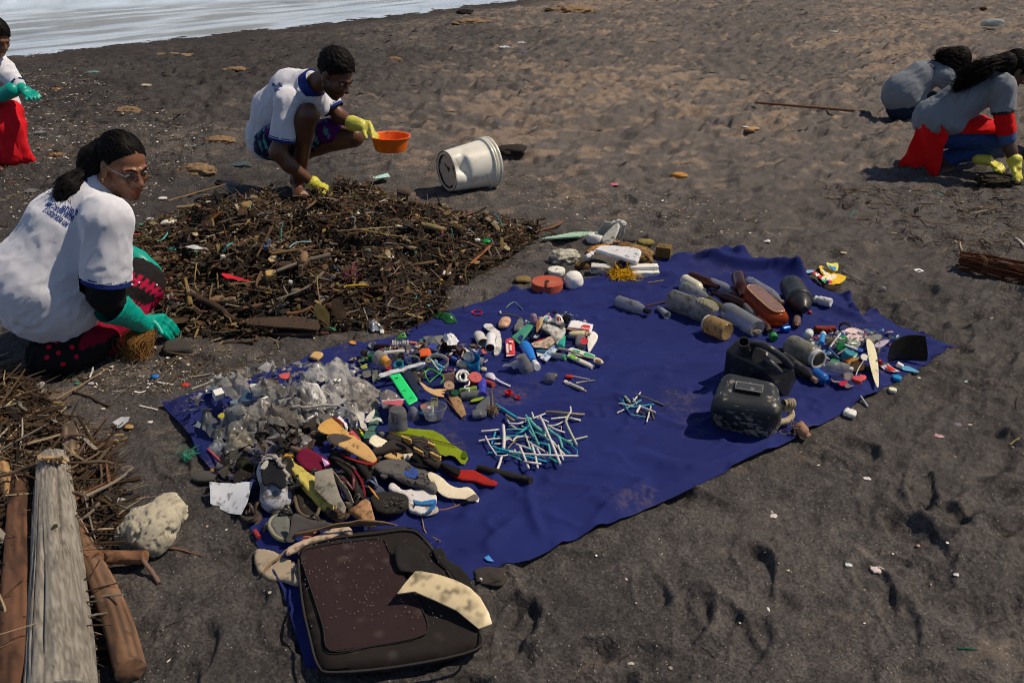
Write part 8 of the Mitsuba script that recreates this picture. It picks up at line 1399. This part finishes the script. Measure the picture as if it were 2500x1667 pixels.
rod('bark', 'curved tan bark strip at the right end of the heap', 'bark', [(1390,415,.05),(1450,470,.05),(1500,520,.03)],22, 'matte', (.19,.155,.095), flatten=.4); rod('branch', 'reddish branch lying on the sand beyond the right end of the heap', 'branch', [(1820,525,.0),(1940,495,.01),(2050,440,.02)],12, 'matte', (.20,.095,.055))
for x, y, w_, h_, c_, l_, m_ in ((212,385,60,60,(.02,.16,.52), 'bright blue scrap at the top of the heap', 'plastic'),(262,370,46,50,(.60,.60,.52), 'white scrap beside the bright blue scrap', 'plastic'),(1370,605,92,62,(.01,.24,.05), 'green crumpled bottle piece at the right of the heap', 'gloss'),(1300,595,52,46,(.62,.6,.58), 'white scrap beside the green bottle piece', 'plastic'),(1022,880,100,62,(.60,.60,.58), 'white foam scrap at the right front of the heap', 'matte'),(910,905,40,36,(.03,.26,.13), 'green scrap left of the white foam scrap', 'plastic'),(985,945,36,40,(.55,.27,.02), 'small orange shard below the white foam scrap', 'plastic'),(900,1045,72,56,(.40,.40,.42), 'silvery crumpled scrap at the front right of the heap', 'metal'),(350,690,56,66,(.38,.40,.40), 'grey cup fragment in the right of the heap', 'film'),(545,740,60,30,(.60,.62,.62), 'white shard in the right middle of the heap', 'plastic'),(660,180,118,105,(.085,.06,.05), 'round brown coconut behind the top of the heap', 'matte'),(185,185,105,80,(.11,.055,.035), 'reddish brown husk beside the man’s yellow glove', 'matte')): lump_('scrap' if 'coconut' not in l_ and 'husk' not in l_ else 'coconut', l_, 'scrap' if 'coconut' not in l_ else 'coconut', (x, y),(w_, h_), m_, c_, .3 if w_ < 100 else .1, dz=.02, sub=2, dirt=.1)
bag('green_net', 'torn green plastic mesh at the front right foot of the heap', 'net', [(915,1200),(980,1195),(1095,1240),(1110,1280),(1020,1275),(930,1225)], 'film', (.05,.28,.09),.02,.012,61)
bag('foil_scrap', 'crumpled silver foil on the sand in front of the heap', 'foil', [(340,1310),(400,1275),(480,1300),(470,1340),(390,1358)], 'metal', (.62,.62,.62),.03,.014,62)
rod('white_strip', 'white curved plastic strip on the sand in front of the heap', 'strip', [(545,1320),(560,1360),(640,1345),(730,1290,.02)],9, 'plastic', (.60,.58,.54), knot=.15, flatten=.5); rod('white_strip', 'thin white stalk below the curved plastic strip', 'strip', [(560,1370),(640,1390),(715,1380)],6, 'plastic', (.48,.46,.38), knot=.1)
flat('card', 'pale green printed card behind the heap below the bowl', 'card', [(388,40,.01),(520,12,.02),(545,38,.02),(415,66,.01)], 'matte', (.32,.52,.47),.002,.03, round=False)
flat('orange_chip', 'small orange shard on the sand by the cup heap', 'scrap', [(185,1480),(215,1465),(250,1490),(215,1500)], 'plastic', (.48,.22,.05),.004,.005); flat('white_chip', 'small white square scrap on the sand by the cup heap', 'scrap', [(452,1372),(492,1372),(490,1405),(455,1402)], 'plastic', (.6,.6,.57),.01,.008, round=False)
win(0,750,4.704)
o = P(1600,440,.05); tb = []
for i in range(420):
    a = hr_.normal(0,.5); st_ = P(1720 + hr_.normal(0,30),290 + hr_.normal(0,20),.10); en = P(1560 + hr_.normal(0,70),570 + hr_.normal(0,25),.012); mid = st_ * .5 + en * .5 + np.array([hr_.normal(-.02,.03), hr_.normal(0,.03),.03 + .02 * hr_.random()])
    tb.append(tube(smoothpoly([st_, mid, en], False, 3),.0011,3, False))
k = one('coconut_husk', 'tuft of golden coconut husk fibre under the woman’s gloved hand', 'husk', cat(*tb), 'matte', (.26,.135,.042), smooth=True, var=.5, sc=70); part(k, 'core', rock(P(1600,470,.035),(.045,.04,.05),8,.2,3), 'matte', (.15,.075,.025), smooth=True, var=.4)
flat('slab', 'flat dark stone slab in front of the woman’s gloved hand', 'stone', [(1885,490),(1930,400),(2160,410),(2205,450),(2180,520),(1900,525)], 'matte', (.05,.046,.043),.03,.018, dirt=.2)

# ---------------------------------------------------------------- driftwood and branches in the near left corner
win(0,880,2.704)
BP = Polygon(np.array([G(*wp(*p))[:2] for p in [(-160,60),(120,100),(260,200),(330,380),(480,430),(620,560),(760,720),(800,900),(830,1100),(760,1350),(640,1560),(600,2100),(-300,2100),(-400,900)]]))
v, f, c = merge([twigs(2600, in_poly(BP),.05,.30,.0012,.005,.06,.18,.10, pc=PC[[0,1,2,4,8,3,5]], pw=np.array([.22,.25,.18,.15,.08,.07,.05])), twigs(900, in_poly(BP),.01,.04,.002,.008,.03,.4, flatp=.6)])
k = thing('branch_pile', 'tangle of dark dry branches and roots in the near left corner', 'branches', kind='stuff'); part(None, k, tm(v, f), 'matte', c, smooth=False, var=.25, sc=60)
NP_ = Polygon(np.array([G(*wp(*p))[:2] for p in [(500,620),(700,640),(800,900),(780,1180),(620,1240),(520,1100),(480,850)]])); sorted_twigs(42, NP_, .10,.26,.003,.006, 'beside the grey driftwood log', .07)
FP = Polygon(np.array([G(*wp(*p))[:2] for p in [(0,130),(220,180),(320,420),(260,640),(40,660),(-80,400)]])); sorted_twigs(46, FP, .12,.34,.003,.009, 'in the left-hand branch tangle', .06)
def logm(ps, rs, n=30, amp=.006, seed=0, gro=.0): 
    q = smoothpoly(ps, False, 14); rr_ = np.interp(np.linspace(0,1, len(q)), np.linspace(0,1, len(rs)), rs); vv, ff = tube(q, rr_, n); m = tm(vv, ff)
    g = np.arctan2(*(np.array(m.vertex_normals)[:, [2,0]]).T); nn = np.array(m.vertices)
    m.vertices = nn + np.array(m.vertex_normals) * (amp * 2 * (fbm(np.column_stack([g * 4, nn[:, 1] * 2.5, nn[:, 0] * 0 + seed]),4, seed) - .5) - gro * sstep(.62,.8, fbm(np.column_stack([g * 9, nn[:, 1] * 1.2, nn[:, 0] * 0 + seed]),2, seed + 2)))[:, None]; return m
def grain(m, c1, c2, seed):
    nn = np.array(m.vertices); g = np.arctan2(*(np.array(m.vertex_normals)[:, [2,0]]).T); k_ = fbm(np.column_stack([g * 22, nn[:, 1] * 2.2 + .8 * fbm(nn * 12,2,3), nn[:, 0] * 0 + seed]),4, seed)[:, None]; k2 = fbm(nn * 9,3, seed + 3)[:, None]
    c_ = np.array(c1) * (1 - sstep(.3,.7, k_)) + np.array(c2) * sstep(.3,.7, k_); return c_ * (.7 + .6 * k2)
k = thing('driftwood_log', 'thick pale grey driftwood log with a splintered end', 'log')
lm = logm([P(345,650,.10), P(360,1000,.085), P(375,1350,.075), P(395,1900,.07), P(400,2300,.07)],[.046,.058,.064,.078,.082],110,.007,4,.010)
part(k, 'trunk', lm, 'matte', grain(lm, (.15,.138,.12),(.29,.27,.235),5), smooth=True, var=.15, dirt=.22, dcol=(.08,.07,.06), sc=40)
sp = [tube([P(260 + 175 * hr_.random(),655,.10 + .06 * hr_.random()) + hr_.normal(0,.006,3), P(260 + 175 * hr_.random(),640,.13 + .05 * hr_.random())],[.004,.0012],4) for _ in range(110)]
part(k, 'splinters', cat(*sp), 'matte', (.48,.34,.20), smooth=False, var=.4); labels[k + '__splinters'] = {'kind': 'stuff'}
for x, y, h_ in ((430,930,.09),(358,1100,.14),(425,880,.1)): part(k, 'knot_hole', rock(P(x, y, h_),(.006,.012,.006), x % 7,.3,2), 'matte', (.03,.026,.022), smooth=True)
lm = logm([P(155,790,.05), P(140,1000,.05), P(130,1350,.05), P(115,1900,.05), P(110,2300,.05)],[.036,.040,.042,.046,.046],26,.006,7,.004); one('driftwood_log', 'rusty brown driftwood pole left of the grey log', 'log', lm, 'matte', grain(lm, (.055,.032,.024),(.14,.072,.045),8), smooth=True, var=.15, dirt=.1)
lm = logm([P(480,1050,.06), P(560,1240,.045), P(660,1450,.04), P(770,1720,.04), P(860,2050,.04)],[.022,.030,.034,.036,.036],24,.004,9); one('driftwood_log', 'slanting brown driftwood pole right of the grey log', 'log', lm, 'matte', grain(lm, (.075,.05,.038),(.20,.115,.07),10), smooth=True, var=.15, dirt=.15)
lm = logm([P(478,860,.01), P(472,640,.04), P(462,430,.08)],[.03,.028,.026],20,.004,11); one('wood_post', 'weathered post standing behind the grey driftwood log', 'post', lm, 'matte', grain(lm, (.08,.06,.05),(.27,.20,.13),12), smooth=True, var=.2)
lm = logm([P(15,690,.08), P(40,800,.06), P(75,960,.04)],[.02,.019,.016],16,.004,13); one('driftwood_stick', 'orange-tan broken stick at the left edge beside the brown pole', 'stick', lm, 'matte', grain(lm, (.12,.07,.04),(.42,.26,.12),14), smooth=True)
lm = logm([P(520,1255,.05), P(570,1290,.05), P(750,1298,.045), P(965,1296,.04)],[.016,.019,.020,.020],18,.003,15); one('driftwood_stick', 'thick bent brown stick pointing right from the grey log', 'stick', lm, 'matte', grain(lm, (.10,.052,.032),(.22,.115,.065),16), smooth=True)
rod('driftwood_stick', 'thin forked end hanging from the thick bent stick', 'stick', [(945,1320,.04),(1000,1400,.015),(1050,1480)],15, 'matte', (.17,.11,.09)); rod('stick', 'slender red-brown stick on the sand right of the heart-shaped rock', 'stick', [(1060,1235),(1180,1252),(1330,1292)],8, 'matte', (.19,.09,.05), taper=.5)
for q, r_, l_ in (([(-10,770,.10),(120,740,.10),(240,690,.12)],13, 'grey branch crossing the left edge above the brown pole'),([(450,682,.10),(560,682,.09),(670,672,.08),(800,705,.04)],11, 'brown branch reaching right from the top of the grey log'),([(665,690,.08),(676,800,.06),(650,940,.03)],8, 'thin upright branch right of the grey log'),([(470,880,.08),(540,890,.07),(600,980,.05),(640,1160,.03)],13, 'arched branch right of the grey log'),([(500,650,.08),(600,500,.05),(710,375,.01)],8, 'long thin branch slanting up from the weathered post'),([(420,520,.09),(480,495,.09),(560,505,.07)],12, 'bent bark strip over the weathered post'),([(560,1010,.05),(600,1120,.03),(665,1260,.01)],15, 'dark root curving down right of the grey log'),([(680,970,.04),(760,1080,.02),(800,1200,.0)],12, 'dark root near the heart-shaped rock')): rod('branch', l_, 'branch', q, r_, 'matte', (.10,.07,.052), dirt=.2)
for q, r_, c_, l_ in (([(-20,520,.03),(240,340,.03),(560,150,.02),(705,60)],6,(.24,.175,.105), 'very long pale reed slanting across the left of the sand'),([(200,310,.02),(330,285,.02),(420,280,.01)],5,(.34,.25,.08), 'yellow reed lying in the left-hand tangle'),([(340,375,.01),(430,280,.01)],5,(.30,.2,.09), 'short tan reed in the left-hand tangle'),([(-10,110,.01),(60,108,.01),(140,98)],4,(.22,.17,.1), 'thin reed at the left edge below the woman'),([(360,60),(440,100),(560,140)],14,(.05,.036,.028), 'dark branch on the sand below the woman'),([(480,215),(560,235),(720,310)],10,(.055,.042,.034), 'dark slender branch right of the long reed'),([(140,245),(260,235),(400,210)],4,(.29,.23,.12), 'fine straw above the long reed'),([(740,205),(830,200)],3,(.5,.48,.44), 'white thread-like stalk right of the long reed')): rod('reed', l_, 'reed', q, r_, 'matte', c_, n=6)
HRT = [(840,1080),(900,960),(990,955),(1050,900),(1130,895),(1200,960),(1208,1060),(1160,1150),(1090,1190),(1050,1260),(1000,1282),(950,1230),(840,1240),(828,1160)]
vx = lambda q: .016 * (fbm(q * 9,4,3) - .5) * 2 - .012 * sstep(.5,.62, fbm(q * 20,3,9)) - .004 * sstep(.56,.66, fbm(q * 70,2,6))
b_ = body([ell(P(930,1090,.06),(.066,.06,.064)), ell(P(1100,1000,.07),(.064,.06,.06)), ell(P(1000,1180,.045),(.058,.045,.052)), ell(P(1020,1080,.075),(.07,.06,.05)), ell(P(890,1170,.035),(.05,.04,.045))],.0055,.03, vx)
one('heart_rock', 'pale pitted heart-shaped rock on the sand by the driftwood', 'rock', b_, 'matte', (.40,.37,.285), smooth=True, var=.25, sc=60, dirt=.3, dcol=(.14,.12,.08))
flat('torn_paper', 'torn white plastic scrap on the sand left of the sheet', 'scrap', [(742,408,.01),(800,375,.02),(858,370,.02),(835,385,.02),(860,400,.01),(800,442),(775,445),(760,420,.01)], 'plastic', (.66,.67,.70),.002,.01, round=False, warp=.008)
flat('paper_roll', 'crumpled white paper twist beside the branch tangle', 'paper', [(732,925,.02),(770,905,.03),(838,912,.02),(835,938,.01),(750,945,.01)], 'matte', (.58,.55,.54),.006,.03, warp=.01, dirt=.2)
one('net_knot', 'small knot of teal fishing line left of the sheet', 'net', fuzz(P(1228,632,.006),.02,40,.02,.001), 'plastic', (.03,.30,.20), smooth=True)
for x, y, w_, h_, c_, l_ in ((265,160,56,44,(.6,.58,.57), 'white plastic scrap with grey film below the woman'),(260,205,80,60,(.20,.19,.20), 'grey film scrap under the white plastic scrap'),(1025,105,50,36,(.02,.15,.50), 'bright blue scrap on the sand left of the sheet'),(1222,160,48,22,(.50,.03,.025), 'red scrap on the sand left of the sheet'),(508,152,38,24,(.02,.20,.12), 'green scrap on the sand below the woman'),(990,406,34,22,(.60,.58,.55), 'white shell near the torn plastic scrap'),(765,530,32,26,(.42,.30,.16), 'tan shell left of the sheet'),(680,318,28,18,(.5,.46,.38), 'cream shell right of the long reed'),(600,152,38,26,(.40,.38,.42), 'grey shell beside the long reed'),(850,437,56,30,(.36,.22,.08), 'orange husk below the torn plastic scrap')): lump_('scrap', l_, 'scrap', (x, y),(w_, h_), 'plastic', c_, .35, sub=2)
for q, l_, c_ in (([(1045,148),(1090,155),(1143,162)], 'flat white sliver left of the sheet', (.58,.57,.54)),([(890,208),(930,214),(962,205)], 'curved white sliver left of the sheet', (.66,.65,.62)),([(595,118,.01),(605,85,.02),(616,48,.03)], 'upright white stick below the woman', (.6,.57,.53)),([(925,302),(1000,318),(1040,328)], 'thin white stick near the corner of the sheet', (.55,.53,.5)),([(705,496),(818,492)], 'yellow straw below the torn plastic scrap', (.33,.24,.09)),([(1215,250),(1240,225)], 'lime scrap at the corner of the sheet', (.45,.48,.08))): rod('sliver', l_, 'scrap', q, 7, 'plastic', c_, knot=.1, flatten=.5)

# ---------------------------------------------------------------- scattered over the beach
win(0,0,1)
for x, y, w_, h_ in ((478,418,95,34),(536,343,75,20),(578,170,66,12),(312,272,70,20),(1152,58,96,20),(1390,28,118,22),(962,146,42,12),(1284,178,38,16),(415,137,130,12),(445,366,50,12),(140,378,46,12)):
    c = P(x, y); rx = ln(w_ / 2, c); m = rock(c + (0,0,-.01),(rx, rx * .62, ln(h_, c) * .9), x % 41,.35,4,2., None, 3.2); v = np.array(m.vertices); v[:, 2] = c[2] - .008 + (v[:, 2] - c[2] + .008) * .7; v[:, 2] += .012 * (fbm(v * 45,3, x % 9) - .5) * 2 * (v[:, 2] > c[2] - .005); m.vertices = v
    kk = num('sand_mound'); part(None, kk, m, 'matte', (.205,.138,.080), smooth=True, var=.5, sc=70); labels[kk] = {'label': 'small crumbly mound of tan sand', 'category': 'sand', 'kind': 'structure'}
MISC = ((1658,428,36,22, 'gloss', (.42,.19,.01), 'amber plastic shard on the open sand', 'plastic_shard'),(2425,55,48,30, 'film', (.60,.66,.66), 'clear white plastic bag far up the beach at the top right', 'plastic_bag'),(2418,72,22,8, 'matte', (.04,.05,.04), 'dark scrap under the far white plastic bag', 'scrap'),(2035,78,22,12, 'plastic', (.60,.58,.52), 'white scrap far up the beach left of the grey shirt', 'scrap'),(2400,22,16,14, 'matte', (.10,.045,.02), 'brown coconut far up the beach in the top right corner', 'coconut'),(1372,208,18,6, 'plastic', (.60,.64,.66), 'white sliver on the middle of the beach', 'scrap'),(1280,128,12,9, 'plastic', (.03,.13,.42), 'blue bottle cap far up the beach', 'cap'),(1235,116,30,12, 'plastic', (.50,.54,.56), 'pale plastic scrap beside the far blue cap', 'scrap'),(1270,105,22,9, 'plastic', (.45,.5,.52), 'grey-blue plastic scrap above the far blue cap', 'scrap'),(1325,65,12,10, 'plastic', (.6,.6,.58), 'small white cap far up the beach', 'cap'),(1390,78,16,8, 'plastic', (.55,.55,.52), 'pale scrap far up the beach right of the small white cap', 'scrap'),(1945,72,14,8, 'plastic', (.5,.5,.46), 'pale scrap far up the beach', 'scrap'),(1835,316,34,14, 'matte', (.40,.26,.13), 'tan husk on the sand below the long stick', 'husk'),(1820,310,14,10, 'plastic', (.62,.62,.60), 'white chip beside the tan husk', 'scrap'),(1780,405,12,12, 'plastic', (.05,.2,.32), 'teal-blue cap on the sand left of the red tunic', 'cap'),(207,199,13,8, 'plastic', (.52,.52,.02), 'bright yellow cap on the sand at the left', 'cap'),(225,177,32,7, 'plastic', (.10,.22,.20), 'teal plastic strip on the sand at the upper left', 'strip'),(140,220,34,17, 'matte', (.17,.09,.035), 'brown coconut near the left-hand teal glove', 'coconut'),(356,208,26,8, 'plastic', (.44,.36,.24), 'flat tan disc on the upper left sand', 'disc'),(96,323,24,14, 'film', (.62,.64,.64), 'white plastic scrap right of the red skirt', 'scrap'),(70,466,36,18, 'film', (.40,.41,.40), 'grey plastic scrap left of the woman’s ponytail', 'scrap'),(590,402,44,16, 'plastic', (.05,.07,.065), 'dark plastic shard left of the man’s foot', 'scrap'),(398,484,22,10, 'plastic', (.62,.58,.56), 'white scrap right of the woman’s face', 'scrap'),(1870,588,20,8, 'plastic', (.60,.62,.64), 'white plastic chip beyond the corner of the sheet', 'scrap'),(2060,617,14,8, 'plastic', (.50,.38,.20), 'tan chip beyond the snack packet', 'scrap'),(1500,450,20,4, 'plastic', (.50,.12,.16), 'pink sliver on the open sand', 'scrap'),(2355,930,14,9, 'plastic', (.25,.38,.36), 'pale teal chip on the right-hand sand', 'scrap'),(2072,1378,15,22, 'plastic', (.55,.62,.60), 'white shell piece on the near sand', 'shell'),(2142,1390,28,12, 'plastic', (.60,.52,.50), 'pinkish white shell piece on the near sand', 'shell'),(1888,1259,18,6, 'plastic', (.58,.50,.50), 'thin white shard on the near sand', 'scrap'),(2338,1036,18,13, 'film', (.5,.48,.52), 'lilac film scrap on the right-hand sand', 'scrap'),(2290,1063,22,8, 'plastic', (.42,.26,.26), 'pink scrap on the right-hand sand', 'scrap'),(2118,1168,16,6, 'plastic', (.60,.58,.56), 'white sliver on the right-hand sand', 'scrap'),(2335,1402,12,14, 'plastic', (.6,.6,.58), 'white shell near the lower right corner', 'shell'),(1135,30,40,14, 'matte', (.02,.02,.022), 'dark rock at the edge of the surf', 'rock'),(1248,366,70,30, 'matte', (.03,.025,.022), 'dark driftwood lump behind the white bucket', 'driftwood'),(560,443,60,24, 'matte', (.04,.036,.034), 'dark clod left of the man’s foot', 'clod'))
for x, y, w_, h_, m_, c_, l_, n_ in MISC: lump_(n_, l_, n_.split('_')[-1],(x, y),(w_, h_), m_, c_, .7 if n_ in ('scrap', 'shell') else .35, sub=3 if w_ > 24 else 2, freq=2.4 if n_ in ('scrap', 'shell') else 1.4, thin=n_ in ('scrap', 'shell', 'plastic_scrap', 'strip', 'disc', 'cap'))
lump_('foot_debris', 'dark clump of seaweed under the yellow gloves at the right edge', 'seaweed', (2435,440),(90,15), 'matte', (.04,.034,.024),.5, sub=4, freq=4)
rod('stick', 'straw-coloured twig crossing a white stalk on the right-hand sand', 'stick', [(2465,1086),(2488,1070)],2.4, 'matte', (.45,.36,.18)); rod('stick', 'white stalk on the right-hand sand', 'stick', [(2470,1092),(2510,1115)],2.2, 'matte', (.5,.47,.4))
SAND = Polygon([G(*p)[:2] for p in [(0,1660),(2500,1660),(2500,60),(1400,60),(20,260),(0,700)]]).difference(SHEETP.buffer(.02)).difference(HP)
hp2 = [g for g in getattr(SAND, 'geoms', [SAND])]; SAND = max(hp2, key=lambda g: g.area)
SHC = np.array([(.62,.60,.55),(.5,.46,.38),(.42,.33,.22),(.30,.24,.18),(.06,.2,.3),(.4,.12,.1)]); SHW = np.array([.34,.24,.18,.2,.02,.02])
LEFT = Polygon([G(*p)[:2] for p in [(0,200),(170,180),(520,330),(400,480),(300,560),(200,420),(90,420),(80,560),(0,640)]]); MIDR = Polygon([G(*p)[:2] for p in [(1120,440),(1300,430),(1700,480),(1900,540),(1800,600),(1500,560),(1330,520)]]); FRONTL = Polygon([G(*p)[:2] for p in [(100,900),(380,830),(560,850),(700,870),(420,960),(250,960)]]); RIGHT = Polygon([G(*p)[:2] for p in [(2000,480),(2500,440),(2500,640),(2330,640),(2100,560)]])
v, f, c = merge([twigs(2600, in_poly(SAND),.004,.012,.001,.0028,.001,.1,.1, flatp=.7, pc=SHC, pw=SHW), twigs(1600, in_poly(LEFT),.006,.034,.0015,.006,.006,.2,.1, flatp=.6, pc=SHC, pw=SHW), twigs(350, in_poly(MIDR),.005,.02,.0012,.004,.003,.2,.1, flatp=.6, pc=SHC, pw=SHW), twigs(300, in_poly(FRONTL),.004,.018,.001,.003,.003,.2,.1, flatp=.6, pc=SHC, pw=SHW)])
k = thing('shell_grit', 'tiny shell chips and specks scattered over the dark sand', 'shell grit', kind='stuff'); part(None, k, tm(v, f), 'matte', c, smooth=False, var=.2)
v, f, c = merge([twigs(500, in_poly(SAND),.02,.10,.0009,.0026,.002,.05,.1), twigs(900, in_poly(LEFT),.03,.16,.0014,.004,.012,.12,.12), twigs(260, in_poly(FRONTL),.03,.14,.0009,.0025,.006,.1,.1, pc=PC[[2,3,5,7]], pw=np.full(4,.25)), twigs(500, in_poly(RIGHT),.03,.16,.0014,.004,.012,.12,.12), twigs(200, in_poly(MIDR),.03,.12,.001,.003,.004)])
k = thing('scattered_twigs', 'thin twigs and straws strewn over the open sand', 'twigs', kind='stuff'); part(None, k, tm(v, f), 'matte', c, smooth=False, var=.2)
pos = in_poly(SAND)(300); pos = pos[np.argsort(-1 / pos[:, 1])][:70]
for x, y in pos: one('shell_fragment', 'small pale shell fragment lying on the open dark sand', 'shell', rock(np.array([x, y, sup(x, y)[0] + .002]), hr_.uniform(.004,.010,3) * (1,1,.5), hr_.integers(40),.4,1), 'matte', SHC[hr_.choice(3)], group='shell fragments scattered on the open sand', smooth=True)
